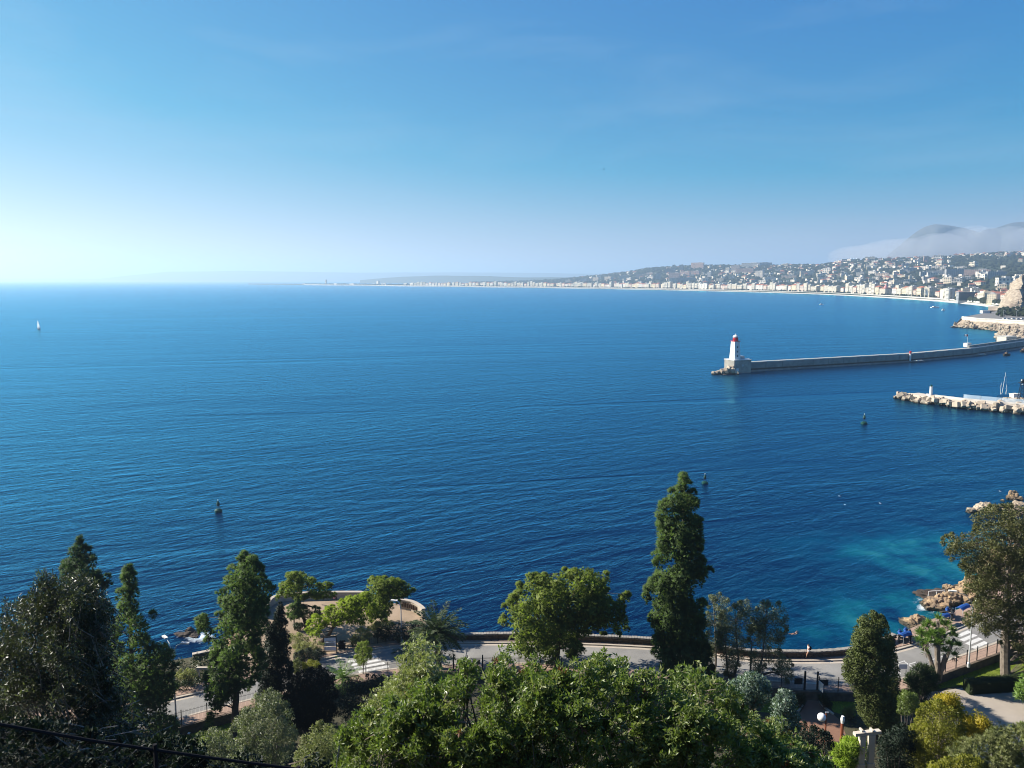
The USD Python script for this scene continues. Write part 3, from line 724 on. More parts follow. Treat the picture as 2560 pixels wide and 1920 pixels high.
for z in (9.6, 12.0, 14.6):
    obj('window', MB().box((2.9, 1.5 + (z - 9.6) * 0.047, z), (0.5, 0.5, 1.0)), 'far_glass', lh)
obj('door', MB().box((1.9, -0.06, 1.4), (1.6, 0.16, 2.8)), 'white_paint', lh)
obj('round_window', MB().lathe([(0.9, 0), (0.9, 0.14), (0, 0.16)], (0, 0, 0), 16).get() if False else MB().box((5.6, -0.05, 4.3), (1.2, 0.14, 1.2)), 'grey_metal', lh)
obj('roof_shed', MB().box((7.9, 5.4, 8.3), (4.2, 3.2, 1.6)), 'grey_metal', lh)
mast = thing('beacon_mast', 'thin white mast on the left corner of the lighthouse base', 'mast', lo(-0.0, 0.9, 7.6), am)
obj('pole', MB().tube([(0.5, 0, 0), (0.5, 0, 4.6)], 0.12, 6), 'white_paint', mast)
obj('crossbar', MB().box((0.5, 0, 3.2), (0.9, 0.12, 0.12)).box((0.5, 0, 4.4), (0.5, 0.5, 0.35)), 'white_paint', mast)
# concrete blocks: one built, the others are turned copies
def block_mesh(seed):
    r = np.random.default_rng(seed)
    m = trimesh.creation.box((1, 1, 1)); v = np.array(m.vertices) * (1 + 0.08 * (r.random((8, 3)) - 0.5))
    from manifold3d import Manifold
    h = Manifold.hull_points([tuple(p + np.array(d) * 0.05) for p in v * 0.93 for d in ((1, 0, 0), (-1, 0, 0), (0, 1, 0), (0, -1, 0), (0, 0, 1), (0, 0, -1))])
    return meshkit.arrays(h)[:2]
blk = {}
rngb = np.random.default_rng(5)
def block(p, size, group, label, tilt=0.5):
    t = UsdGeom.Xform.Define(stage, numbered('/World', 'concrete_block'))
    t.AddTranslateOp().Set(Gf.Vec3d(*map(float, p)))
    t.AddRotateXYZOp().Set(Gf.Vec3f(*map(float, np.degrees([rngb.normal(0, tilt), rngb.normal(0, tilt), rngb.uniform(0, 6.28)]))))
    t.AddScaleOp().Set(Gf.Vec3f(*map(float, size)))
    tag(t, label, 'concrete block', group)
    if 'src' not in blk:
        obj('block', block_mesh(1), 'concrete_block', t)
        blk['src'] = t
    else:
        t.GetPrim().GetReferences().AddInternalReference(blk['src'].GetPath()); t.GetPrim().SetInstanceable(True)
g = 'concrete blocks heaped at the foot of the lighthouse'
for i in range(34):
    u = (i + 0.5) / 34
    a, b = -0.6 - u * 13, -4.5 + rngb.uniform(-1.5, 5.5) * (1 - 0.6 * u) + u * 3.5
    s = rngb.uniform(1.5, 2.9) * (1.1 - 0.35 * u)
    block(lo(a, b + 2, s * 0.35 + (1.6 * (1 - u) if i % 2 == 0 else 0)), (s, s * rngb.uniform(0.7, 1), s * rngb.uniform(0.8, 1.2)), g, 'pale concrete block in the heap left of the lighthouse', 0.35)
obj('block_mound', MB().rock(lo(-4, 0.5, -0.4), (6, 3.2, 1.6), 3), 'rock_dark', label='dark wet mound under the blocks by the lighthouse', cat='rocks', kind='stuff')
# groyne in front of the harbour mouth
GR = np.array([at(a, b, 0)[:2] for a, b in [(2238, 996), (2300, 1008), (2400, 1021), (2480, 1029), (2560, 1036), (2680, 1048)]])
GRr = resample(GR, 2.0)
core = strip(GRr[2:], 2.5, 9.0, -3, 2.7)
obj('groyne', core, 'cream_render', label='pale concrete groyne with rough blocks along its foot', cat='groyne')
g = 'concrete blocks along the foot of the groyne'
inner = offset_line(GRr, 1.0)
for i in range(150):
    k = min(len(GRr) - 1, int(rngb.random() ** 0.9 * len(GRr)))
    q = offset_line(GRr, rngb.uniform(-1.0, 3.8))[k]
    s = rngb.uniform(1.3, 2.8)
    d = np.linalg.norm(q - GRr[k])
    part_ = ['at the tip', 'below the white marker', 'left of the windbreak', 'below the left end of the windbreak', 'below the middle of the windbreak', 'below the right end of the windbreak', 'below the rubble bank', 'at the right edge'][min(7, int(8 * k / len(GRr)))]
    hz_ = 0.3 + rngb.uniform(0, 2.0); part_ += ', ' + ('at the waterline' if hz_ < 0.9 else 'on the slope' if hz_ < 1.7 else 'topmost')
    block((q[0] + rngb.normal(0, 0.6), q[1] + rngb.normal(0, 0.4), hz_), (s, s * rngb.uniform(0.6, 1), s * rngb.uniform(0.5, 1)), g, 'sandy groyne block ' + part_, 0.5)
bank = MB()
for i in range(120):
    q = offset_line(GRr, rngb.uniform(6, 24))[min(len(GRr) - 1, int(len(GRr) * rngb.uniform(0.62, 1.0)))]
    s = rngb.uniform(0.8, 2.0)
    bank.rock((q[0], q[1], 1.4 + rngb.uniform(0, 1.6)), (s, s, s * 0.7), i, 1)
obj('rubble_bank', bank, 'concrete_block', label='bank of pale rubble behind the right end of the groyne', cat='rubble', kind='stuff')
n1 = int(len(GRr) * 0.60)
obj('harbour_platform', strip(GRr[n1:], 5.0, 20.0, -3, 2.9), 'cream_render', label='pale concrete platform behind the rubble at right', cat='platform')
q = offset_line(GRr, 4.6)
mk = thing('harbour_marker', 'short white harbour marker with green top on the groyne tip', 'marker', (*q[8], 2.7))
obj('post', MB().lathe([(0.75, 0), (0.62, 0.3), (0.58, 4.2), (0.7, 4.3), (0, 4.32)], n=14), 'white_paint', mk)
mat('green_paint', (0.008, 0.05, 0.035), 0.4)
obj('lamp', MB().lathe([(0.4, 4.32), (0.4, 5.0), (0.1, 5.2), (0, 5.2)], n=10), 'green_paint', mk)
usdkit.material(stage, '/World/Looks/windbreak', {'t': ('transparent_bsdf', {'color': (0.95, 0.97, 1.0)}), 'd': ('diffuse_bsdf', {'color': (0.45, 0.55, 0.62)}), 'm': ('mix_closure', {'fac': 0.55})},
                [('t.BSDF', 'm.closure1'), ('d.BSDF', 'm.closure2')], surface='m.closure')
sl = slice(14, 34)
fenc = thing('harbour_windbreak', 'long translucent pale windbreak panel on the groyne top', 'windbreak')
FL = offset_line(GRr, 7.5)[sl]
for k in range(0, len(FL) - 3, 4):
    seg = FL[k:k + 5]
    obj('panel', MB().ribbon(np.c_[seg, np.full(len(seg), 4.9)], np.c_[seg, np.full(len(seg), 2.75)]), 'windbreak', fenc)
    obj('post', MB().tube([(*FL[k], 2.7), (*FL[k], 5.0)], 0.07, 4), 'grey_metal', fenc)
wl = strip(offset_line(GRr, 5.0)[6:30], 0, 0.8, 2.703, 3.6)
obj('groyne_wall', wl, 'mole_cap', label='low pale wall along the top of the groyne', cat='wall')
# masts and a lattice mast with a round sign on the platform
for i, (px, h, lean) in enumerate([(2501, 5.0, 0), (2505, 9.5, 0.9), (2515, 4.2, 0.0)]):
    b = at(px, 985, 3.0)
    m_ = thing('boat_mast', ['short white mast', 'tall leaning white mast', 'thin white mast'][i] + ' behind the rubble at right', 'mast', (b[0], b[1], 2.9))
    obj('pole', MB().tube([(0, 0, 0), (lean, 0, h)], [0.12, 0.06], 6), 'white_paint', m_)
    obj('stay', MB().tube([(lean, 0, h), (lean + 1.2, 0.2, 0.4)], 0.03, 4), 'grey_metal', m_)
    obj('spreader', MB().box((lean * 0.6, 0, h * 0.6), (0.9, 0.08, 0.08)), 'white_paint', m_)
b = at(2553, 1003, 3.0)
lt = thing('lattice_mast', 'dark lattice mast with round white sign at the right edge', 'mast', (b[0], b[1], 2.9))
for sx in (-1, 1):
    for sy in (-1, 1):
        obj('leg', MB().tube([(sx * 1.3, sy * 0.8, 0), (sx * 0.5, sy * 0.4, 7.5)], 0.1, 5), 'dark_metal', lt)
br = MB()
for k in range(6):
    z0, z1 = k * 1.2, k * 1.2 + 1.2
    w0, w1 = 1.3 - 0.8 * z0 / 7.5, 1.3 - 0.8 * z1 / 7.5
    for sy in (-0.8, 0.8):
        br.tube([(-w0, sy * (1 - z0 / 15), z0), (w1, sy * (1 - z1 / 15), z1)], 0.06, 4).tube([(w0, sy * (1 - z0 / 15), z0), (-w1, sy * (1 - z1 / 15), z1)], 0.06, 4)
obj('bracing', br, 'dark_metal', lt)
obj('platform', MB().box((0, 0, 7.6), (2.4, 2.0, 0.2)).box((0, 0, 8.4), (1.2, 1.0, 1.4)), 'dark_metal', lt)
obj('sign_disc', MB().tube([(1.3, -0.9, 9.0), (1.3, -0.7, 9.0)], 1.15, 18), 'cream_render', lt)
obj('lamp', MB().rock((-1.0, -0.8, 8.8), (0.3, 0.3, 0.3), 1, 1, 0), 'white_paint', lt)
obj('lamp', MB().rock((-0.6, -0.9, 7.2), (0.3, 0.3, 0.3), 1, 1, 0), 'white_paint', lt)
rl = thing('platform_railing', 'grey metal railings and racks on the pale harbour platform', 'railing', (*at(2512, 996, 3.0)[:2], 2.9))
for k in range(7):
    obj('post', MB().tube([(k * 1.0 - 3, 0, 0), (k * 1.0 - 3, 0, 1.2)], 0.06, 4), 'dark_metal', rl)
obj('rail', MB().tube([(-3.2, 0, 1.2), (3.2, 0, 1.2)], 0.05, 4).tube([(-3.2, 0, 0.7), (3.2, 0, 0.7)], 0.05, 4), 'dark_metal', rl)
bx = thing('white_shed', 'small white box shed on the pale harbour platform', 'shed', (*at(2536, 996, 3.0)[:2], 2.9), 0.2)
obj('body', MB().box((0, 0, 1.0), (3.0, 2.4, 2.0)), 'white_paint', bx)
obj('roof', MB().box((0, 0, 2.1), (3.3, 2.7, 0.18)), 'mole_cap', bx)
# small things on the mole
def on_mole(px, py): return at(px, py, 0)
b = on_mole(2275, 905)
t = thing('mole_marker', 'white marker post with red top on the mole face', 'marker', (b[0] - 0.6, b[1] - 1.0, 0.9), am)
obj('post', MB().lathe([(0.62, 0), (0.55, 4.6), (0, 4.62)], n=12), 'white_paint', t)
obj('top', MB().lathe([(0.66, 4.62), (0.66, 6.1), (0.1, 6.3), (0, 6.3)], n=12), 'red_paint', t)
for i, px in enumerate((2283, 2440)):
    b = on_mole(px, 905 if i == 0 else 889)
    t = thing('landing', ['small pale landing with steps beside the white mole marker', 'pale landing stage at the foot of the mole, near the flag'][i], 'landing', (b[0] + 2, b[1] - 0.6, 0.9), am)
    obj('deck', MB().box((0, -0.9, 0.3), (5.5, 2.2, 0.35)), 'mole_cap', t)
    for k in range(4): obj('step', MB().box((3.2 + k * 0.4, -0.9, 0.1 - k * 0.16), (0.4, 2.0, 0.15)), 'mole_cap', t)
b = at(2418, 866, 5.2)
t = thing('flag_pole', 'thin pole with a red and white flag on the mole', 'flag', (b[0], b[1], 7.6))
obj('pole', MB().tube([(0, 0, 0), (0, 0, 6.2)], 0.09, 6), 'white_paint', t)
fv = [(x, 0.25 * math.sin(x * 2.5), z) for z in (4.7, 6.1) for x in np.linspace(0, -2.4, 9)]
obj('flag', MB().add(fv, gridfaces(2, 9)), 'red_paint', t)
obj('stripe', MB().add(np.array(fv) * [0.45, 1, 1] + [-1.1, -0.03, 0], gridfaces(2, 9)), 'white_paint', t)
t = thing('mole_hut', 'small white hut under the flag on the mole', 'hut', (b[0], b[1], 5.0), am)
obj('body', MB().box((0, 0, 1.2), (4.2, 3, 2.4)), 'white_paint', t)
obj('roof', MB().box((0, 0, 2.5), (4.5, 3.3, 0.2)), 'mole_cap', t)
for i, (px, py) in enumerate([(2517, 889), (2559, 880)]):
    b = at(px, py, 0)
    t = thing('moored_boat', ['dark moored boat under the mole', 'dark moored boat at the right edge under the mole'][i], 'boat', (b[0], b[1], 0), am)
    hull = []
    for z, k in ((-0.3, 0.6), (0.5, 0.9), (1.2, 1.0)):
        hull.append([(x * 3.4, w * k * 1.2, z + (0.35 if abs(x) > 0.9 else 0)) for x, w in ((-1, -0.55), (-0.4, -1), (0.3, -0.9), (0.8, -0.5), (1.08, 0), (0.8, 0.5), (0.3, 0.9), (-0.4, 1), (-1, 0.55))])
    hv = np.array(hull).reshape(-1, 3)
    hf = [[r * 9 + j, r * 9 + (j + 1) % 9, (r + 1) * 9 + (j + 1) % 9, (r + 1) * 9 + j] for r in range(2) for j in range(9)]
    hb = MB().add(hv, hf); hb.add(np.vstack([hv[18:], [[0, 0, 1.0]]]), [[j, (j + 1) % 9, 9] for j in range(9)])
    obj('hull', hb, 'tyre', t)
    obj('cabin', MB().box((-0.5, 0, 1.7), (2.0, 1.4, 1.3), taper=0.85), 'wood_brown', t)
    obj('mast', MB().tube([(-0.3, 0, 2.2), (-0.3, 0, 3.6)], 0.06, 4), 'white_paint', t)
# quay, its cliff and the castle rock
QZ = 10.0
quay_pts = [at(a, b, QZ)[:2] for a, b in [(2404, 793), (2440, 797), (2500, 800), (2560, 804), (2700, 812), (2720, 760), (2560, 768), (2500, 776), (2470, 781), (2436, 787)]]
qp = Polygon(quay_pts)
obj('quay', MB().prism(qp, QZ - 0.6, QZ), 'asphalt_far', kind='structure')
top_line = resample([at(a, b, QZ)[:2] for a, b in [(2404, 793), (2440, 797), (2500, 800), (2560, 804), (2700, 812)]], 1.1)
foot = resample([at(a, b, 0)[:2] for a, b in [(2380, 818), (2420, 821), (2470, 825), (2505, 830), (2512, 838), (2550, 846), (2700, 852)]], 1.1)
foot = resample(foot, LineString(foot).length / (len(top_line) - 1))[:len(top_line)]
rows = []
for k, s in enumerate(np.r_[0, 0.08, 0.15, 0.23, np.linspace(0.26, 1, 26)]):
    L = top_line[:len(foot)] * (1 - s) + foot * s
    z = QZ - 0.3 - (QZ + 1.0) * s if k > 3 else QZ - 0.3 - 3.2 * k / 3 * 0.9
    hold = top_line[:len(foot)] + (foot - top_line[:len(foot)]) * 0.03
    L = hold if k <= 3 else hold + (foot - hold) * ((s - 0.23) / 0.77) ** 0.9
    P = np.c_[L, np.full(len(L), z)]
    if k > 3:
        P += (meshkit.fbm(P / [5, 5, 4], 4, 8)[:, None] - 0.5) * [9, 9, 3.4] + np.abs(meshkit.fbm(P / [3.2, 3.2, 2.2], 3, 9)[:, None] - 0.5) * [6, -8, 2.0]
    rows.append(P)
R = np.array(rows)
obj('quay_cliff', (R[:3 + 1].reshape(-1, 3), gridfaces(4, R.shape[1])), 'cream_render', label='pale retaining wall under the coast road by the rock', cat='wall')
obj('shore_cliff', (R[3:].reshape(-1, 3), gridfaces(R.shape[0] - 3, R.shape[1])), 'rock_pale', label='tan rock cliff under the coast road beyond the mole', cat='cliff')
cr_ = MB()
for i in range(110):
    k = rngb.integers(0, len(foot)); s_ = rngb.uniform(0, 0.75) ** 1.5
    q = foot[k] * (1 - s_) + top_line[k] * s_
    z_ = s_ * 7.5
    cr_.rock((q[0] + rngb.normal(0, 1), q[1] - 1.5 + rngb.normal(0, 1), z_), (rngb.uniform(1.2, 4), rngb.uniform(1.2, 3), rngb.uniform(1.2, 3.4)), i + 300, 2, 0.8)
obj('cliff_rocks', cr_, 'rock_pale', label='broken tan rocks along the foot of the coast road cliff', cat='rocks', kind='stuff')
# west end of the quay
tip = resample([at(a, b, 0)[:2] for a, b in [(2380, 818), (2392, 806), (2412, 798), (2440, 790), (2470, 784)]], 3)
tipt = resample([at(a, b, QZ)[:2] for a, b in [(2404, 793), (2410, 792), (2420, 790), (2436, 787), (2470, 781)]], 3)
n_ = 12
tip = resample(tip, LineString(tip).length / (n_ - 1)); tipt = resample(tipt, LineString(tipt).length / (n_ - 1))
k_ = min(len(tip), len(tipt))
obj('sea_cliff', MB().ribbon(np.c_[tipt[:k_], np.full(k_, QZ - 0.3)], np.c_[tip[:k_], np.full(k_, -1.0)]), 'rock_pale', label='rocky western end of the coast road quay', cat='cliff')
obj('quay_wall', strip(top_line, 0.1, 0.7, QZ - 0.2, QZ + 1.0), 'mole_cap', label='low pale parapet along the coast road by the rock', cat='wall')
b = at(2462, 783, QZ)
t = thing('quay_building', 'small white flat building beside the coast road left of the rock', 'building', (b[0], b[1], QZ), 0.15)
obj('wall', MB().box((0, 0, 1.7), (10, 5, 3.4)), 'white_paint', t); obj('roof', MB().box((0, 0, 3.5), (10.6, 5.6, 0.25)), 'mole_cap', t)
obj('door', MB().box((6.5, 0, 1.5), (3.0, 3, 3.0)), 'far_glass', t)
b = at(2516, 849, 6)
t = thing('cove_house', 'small cream flat roofed house behind the mole in the cove', 'house', (b[0], b[1], 2), 0.35)
obj('wall', MB().box((4, 3, 2.6), (11, 8, 7.4)), 'cream_render', t); obj('roof', MB().box((4, 3, 6.4), (11.8, 8.8, 0.3)), 'mole_cap', t)
for k in range(3): obj('window', MB().box((0.5 + k * 3, -1.05, 3.6), (1.0, 0.2, 1.6)), 'far_glass', t)
cv = MB()
for i in range(46):
    q = at(rngb.uniform(2496, 2580), rngb.uniform(830, 852), 0)
    cv.rock((q[0], q[1], rngb.uniform(0, 1.4)), (rngb.uniform(2, 5), rngb.uniform(2, 5), rngb.uniform(1.2, 3)), i, 2, 0.6)
obj('cove_rocks', cv, 'rock_pale', label='heap of tan rocks round the cove house', cat='rocks', kind='stuff')
car0 = None
for i, px in enumerate((2512, 2521, 2533, 2545, 2556)):
    b = at(px, 799 if i % 2 else 798, QZ)
    lab = ['white', 'second white', 'middle white', 'fourth white', 'rightmost white'][i] + ' car parked on the coast road under the rock'
    if car0 is None:
        car0 = thing('parked_car', lab, 'car', (b[0], b[1], QZ), 0.1, 'cars parked on the coast road')
        mb = MB().box((0, 0, 0.65), (4.2, 1.75, 0.7)); obj('body', mb, 'white_paint', car0)
        obj('cabin', MB().box((-0.2, 0, 1.25), (2.4, 1.6, 0.55), taper=0.8), 'far_glass', car0)
        for sx in (-1.3, 1.3):
            for sy in (-0.8, 0.8):
                obj('wheel', MB().tube([(sx, sy - 0.12, 0.33), (sx, sy + 0.12, 0.33)], 0.33, 10), 'tyre', car0)
    else:
        dup(car0.GetPrim(), lab, (b[0], b[1], QZ), 0.1 + 0.05 * i)
# the castle rock: a cliff that rises behind the quay
px_ = np.linspace(2476, 2860, 150)
prof = np.interp(px_, [2476, 2492, 2500, 2510, 2522, 2534, 2546, 2560, 2600, 2700, 2860], [786, 782, 770, 752, 733, 713, 700, 688, 662, 640, 640])
rows = []
for k, s in enumerate(np.linspace(0, 1, 64)):
    row = []
    for p, yt in zip(px_, prof):
        d0 = at(p, 776 if p < 2560 else 770, QZ)[1]
        dd = d0 + 90 * s + 10
        r = ray(p, HORIZON)
        zt = H + (HORIZON - yt) / FPX * (d0 + 90)
        z = QZ + (zt - QZ) * min(1, s ** 0.75)
        row.append([r[0] / r[1] * dd, dd, z - 0.5])
    rows.append(row)
rows.append([[x * 1.16, y * 1.16, 6] for x, y, z in rows[-1]])
R = np.array(rows)
w_ = np.clip((R[..., 2] - QZ) / 15, 0, 1)[..., None]
nz = meshkit.fbm(R.reshape(-1, 3) / [14, 22, 11], 5, 31).reshape(R.shape[:2])[..., None] - 0.5
nz2 = (np.abs(meshkit.fbm(R.reshape(-1, 3) / [7, 12, 7], 4, 35) - 0.5)).reshape(R.shape[:2])[..., None] + 0.5 * (np.abs(meshkit.fbm(R.reshape(-1, 3) / [2.6, 5, 3], 3, 36) - 0.5)).reshape(R.shape[:2])[..., None]
R[:-1] += ((nz * [26, 60, 16]) + nz2 * [14, 40, 12])[:-1] * w_[:-1]
obj('castle_rock', (R.reshape(-1, 3), gridfaces(R.shape[0], R.shape[1])), 'rock_pale', label='tall pale rock cliff rising at the right edge', cat='rock')
cs, rs = [], []
for i in range(150):
    p = rngb.uniform(2494, 2640); d = at(p, rngb.uniform(774, 792), QZ)
    cs.append([d[0], d[1], QZ + rngb.uniform(1, 4.5)]); rs.append(rngb.uniform(1.5, 3.6))
for i in range(90):
    j, k = rngb.integers(8, 62), rngb.integers(30, 148)
    if meshkit.noise(np.array([j * 0.16, k * 0.1, 3.0])) > 0.52:
        cs.append(R[j, k] + [0, -1, 0.5]); rs.append(rngb.uniform(1.5, 3.5))
obj('rock_scrub', clumps(cs, rs, 0.8, 6), 'dark_foliage', label='dark pines and scrub at the foot of the rock', cat='trees', kind='stuff')
for i, px in enumerate((2508, 2541)):
    b = at(px, 793, QZ)
    t = thing('quay_lamp', ['grey street lamp in front of the dark pines under the rock, left one', 'grey street lamp in front of the dark pines under the rock, right one'][i], 'street lamp', (b[0], b[1], QZ))
    obj('pole', MB().tube([(0, 0, 0), (0, 0, 7), (0.3, 0, 7.6), (1.2, 0, 7.9)], 0.12, 6), 'galvanised', t)
    obj('head', MB().box((1.6, 0, 7.9), (1.2, 0.4, 0.2)), 'white_paint', t)

# ------------------------------------------------------------------ things on the water
def buoy(px, py, label, s):
    b = at(px, py, 0)
    t = thing('channel_buoy', label, 'buoy', (b[0], b[1], 0), 0, 'green and dark channel buoys', s)
    obj('float', MB().lathe([(0.2, -0.6), (1.35, -0.4), (1.5, 0.2), (1.45, 0.75), (0.9, 1.1), (0.45, 1.25), (0, 1.25)], n=16), 'green_paint', t)
    tw = MB()
    for k in range(4):
        a = k * math.pi / 2 + 0.4
        tw.tube([(0.75 * math.cos(a), 0.75 * math.sin(a), 1.1), (0.3 * math.cos(a), 0.3 * math.sin(a), 3.6)], 0.08, 5)
    tw.lathe([(0.5, 2.3), (0.5, 3.1), (0, 3.1)], n=8)
    obj('cage', tw, 'dark_metal', t)
    obj('cone', MB().lathe([(0.75, 3.1), (0.42, 3.9), (0.12, 4.6), (0, 4.6)], n=10), 'green_paint', t)
    obj('lantern', MB().lathe([(0.16, 4.6), (0.2, 4.9), (0.05, 5.1), (0, 5.1)], n=8), 'white_paint', t)
buoy(546, 1279, 'dark green buoy alone on the water, left of the picture', 0.56)
buoy(1762, 1209, 'green channel buoy just right of the tall pine', 0.54)
buoy(2160, 1060, 'small green channel buoy in front of the groyne', 0.76)
b = at(97, 824, 0)
t = thing('sailing_boat', 'white sailed yacht with dark blue hull far out on the left', 'sailing boat', (b[0], b[1], 0), -0.7)
s_ = b[1] / FPX / 0.98
hb = MB()
hv = [[(x, w * k, z) for x, w in ((-9 * s_, 0.8 * s_), (0, 2.0 * s_), (6 * s_, 1.5 * s_), (9.5 * s_, 0.1))] for z, k in ((-0.5, 0.4), (1.0 * s_, 0.85), (3.2 * s_, 1.0))]
L_ = [[*[(x, -y, z) for x, y, z in r], *[(x, y, z) for x, y, z in r[::-1]]] for r in hv]
hb.add(np.array(L_).reshape(-1, 3), [[r * 8 + j, r * 8 + (j + 1) % 8, (r + 1) * 8 + (j + 1) % 8, (r + 1) * 8 + j] for r in range(2) for j in range(8)])
hb.add(np.vstack([np.array(L_[2]), [[0, 0, 3.3 * s_]]]), [[j, (j + 1) % 8, 8] for j in range(8)])
obj('hull', hb, 'boat_blue', t)
obj('mast', MB().tube([(-1.5 * s_, 0, 3 * s_), (-1.5 * s_, 0, 24 * s_)], 0.25 * s_, 6), 'grey_metal', t)
def sail(a, b_, c, bulge):
    V, F, n = [], [], 9
    for i in range(n):
        for j in range(n - i):
            u, v = i / (n - 1), j / (n - 1)
            p = np.array(a) * (1 - u - v) + np.array(b_) * u + np.array(c) * v
            V.append(p + [0, bulge * 4 * (u * (1 - u - v) + u * v + v * (1 - u - v)) * 0.5, 0])
    idx, k = {}, 0
    for i in range(n):
        for j in range(n - i): idx[i, j] = k; k += 1
    for i in range(n - 1):
        for j in range(n - 1 - i):
            F.append([idx[i, j], idx[i + 1, j], idx[i, j + 1]])
            if j < n - 2 - i: F.append([idx[i + 1, j], idx[i + 1, j + 1], idx[i, j + 1]])
    return np.array(V), np.array(F)
mat('sailcloth', (0.95, 0.94, 0.92), 0.8)
obj('jib', sail((-8.5 * s_, 0, 4.5 * s_), (-1.8 * s_, 0.6, 4.6 * s_), (-1.7 * s_, 0, 23 * s_), -1.2 * s_), 'sailcloth', t)
obj('main_sail', sail((-1.3 * s_, 0, 5.5 * s_), (6.5 * s_, 0.6, 6 * s_), (-1.3 * s_, 0, 22.5 * s_), -1.2 * s_), 'sailcloth', t)
obj('boom', MB().tube([(-1.3 * s_, 0, 5.2 * s_), (6.8 * s_, 0.6, 5.5 * s_)], 0.2 * s_, 5), 'grey_metal', t)
obj('cabin', MB().box((0.5 * s_, 0, 3.7 * s_), (7 * s_, 2.0 * s_, 1.0 * s_), taper=0.8), 'white_paint', t)
for i, (px, py, L) in enumerate([(2336, 769, 16), (2053, 762, 9), (2358, 776, 6)]):
    b = at(px, py, 0)
    t = thing('motor_boat', ['grey motor boat off the beach near the rock', 'small white boat off the middle of the beach', 'tiny white boat right of the grey motor boat'][i], 'boat', (b[0], b[1], 0), 0.3)
    obj('hull', MB().box((0, 0, 0.5), (L, L * 0.28, 1.4)).add([(L / 2, -L * .14, -.2), (L / 2, L * .14, -.2), (L * .68, 0, 1.3), (L / 2, -L * .14, 1.2), (L / 2, L * .14, 1.2)], [[0, 1, 2], [0, 2, 3], [1, 4, 2], [3, 2, 4]]), 'white_paint', t)
    obj('cabin', MB().box((-L * 0.05, 0, 1.9), (L * 0.4, L * 0.2, 1.6), taper=0.8), 'grey_metal', t)
# ------------------------------------------------------------------ the near coast: road, pavements, walls, garden
Z0 = 9.0      # road
ZG = 8.2      # garden
mat('asphalt', (0.175, 0.168, 0.157), 0.85, 0.22, (0.255, 0.245, 0.225), bump=0.01, bscale=40)
mat('pavement_pink', (0.34, 0.235, 0.175), 0.9, 0.8, (0.29, 0.20, 0.155))
mat('kerb_stone', (0.44, 0.38, 0.31), 0.85, 1.0, (0.36, 0.31, 0.25))
mat('paint_white', (0.62, 0.61, 0.58), 0.7, 3.0, (0.48, 0.47, 0.45))
mat('stone_wall', (0.22, 0.17, 0.125), 0.95, 1.5, (0.12, 0.095, 0.075), bump=0.04, bscale=6, island=((0.6, 0.58, 0.56), (1.5, 1.45, 1.4)))
mat('wall_cap', (0.42, 0.385, 0.33), 0.95, 2.0, (0.28, 0.26, 0.23), island=((0.7,) * 3, (1.25,) * 3))
mat('rendered_wall', (0.46, 0.40, 0.32), 0.9, 0.7, (0.34, 0.29, 0.23), bump=0.02, bscale=3)
mat('dirt', (0.33, 0.245, 0.17), 0.95, 0.25, (0.22, 0.165, 0.11), bump=0.02, bscale=5)
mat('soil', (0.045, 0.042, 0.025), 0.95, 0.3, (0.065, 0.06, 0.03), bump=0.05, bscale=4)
mat('lawn', (0.11, 0.15, 0.02), 0.95, 0.7, (0.16, 0.19, 0.035), bump=0.03, bscale=30, spec=0.1)
mat('path_red', (0.24, 0.13, 0.085), 0.95, 0.8, (0.19, 0.105, 0.07))
mat('plaza', (0.36, 0.315, 0.265), 0.95, 0.4, (0.31, 0.27, 0.225), bump=0.008, bscale=20)
mat('rust_pole', (0.26, 0.075, 0.035), 0.6, 3.0, (0.18, 0.05, 0.025))
mat('globe', (0.78, 0.75, 0.72), 0.3)
mat('bark', (0.12, 0.09, 0.065), 0.95, 3.0, (0.06, 0.045, 0.035), bump=0.04, bscale=14)
mat('bark_pale', (0.24, 0.20, 0.16), 0.95, 3.0, (0.14, 0.115, 0.09), bump=0.03, bscale=14)
mat('bark_grey', (0.17, 0.145, 0.12), 0.95, 2.0, (0.09, 0.075, 0.06), bump=0.05, bscale=10)

COAST = [(-380, 1760), (250, 1690), (420, 1655), (500, 1641), (565, 1627), (600, 1602), (640, 1562), (668, 1532), (690, 1509), (730, 1500), (800, 1497), (880, 1497), (960, 1505), (1015, 1520), (1058, 1547), (1100, 1588), (1150, 1598), (1250, 1596), (1400, 1599), (1640, 1610), (1800, 1630), (1900, 1640), (2010, 1641), (2120, 1634), (2200, 1610), (2280, 1572), (2350, 1542), (2420, 1515), (2480, 1480), (2560, 1425), (2700, 1340)]
KERB = [(-380, 1880), (250, 1790), (440, 1746), (515, 1729), (650, 1692), (801, 1650), (987, 1617), (1070, 1610), (1160, 1608), (1260, 1608), (1400, 1610), (1640, 1620), (1800, 1640), (1900, 1651), (2000, 1653), (2110, 1651), (2180, 1640), (2241, 1625), (2294, 1610), (2406, 1567), (2480, 1535), (2560, 1490), (2700, 1400)]
FENCE = [(-380, 1990), (250, 1870), (455, 1817), (515, 1800), (700, 1752), (850, 1715), (1000, 1690), (1130, 1680), (1245, 1677), (1400, 1680), (1650, 1699), (1850, 1716), (2012, 1728), (2046, 1730), (2140, 1733), (2240, 1727), (2358, 1684), (2502, 1631), (2560, 1608), (2700, 1540)]
coast, kerb, fence = smoothline(COAST, Z0, 0.8), smoothline(KERB, Z0, 0.8), smoothline(FENCE, Z0, 0.8)
Pcoast = list(map(tuple, coast))
near_kerb = np.array(LineString(fence).parallel_offset(1.6, 'left').coords)
if abs(near_kerb[0][0] - fence[0][0]) > 30: near_kerb = near_kerb[::-1]
road_poly = Polygon(list(map(tuple, kerb)) + list(map(tuple, near_kerb[::-1]))).buffer(0)
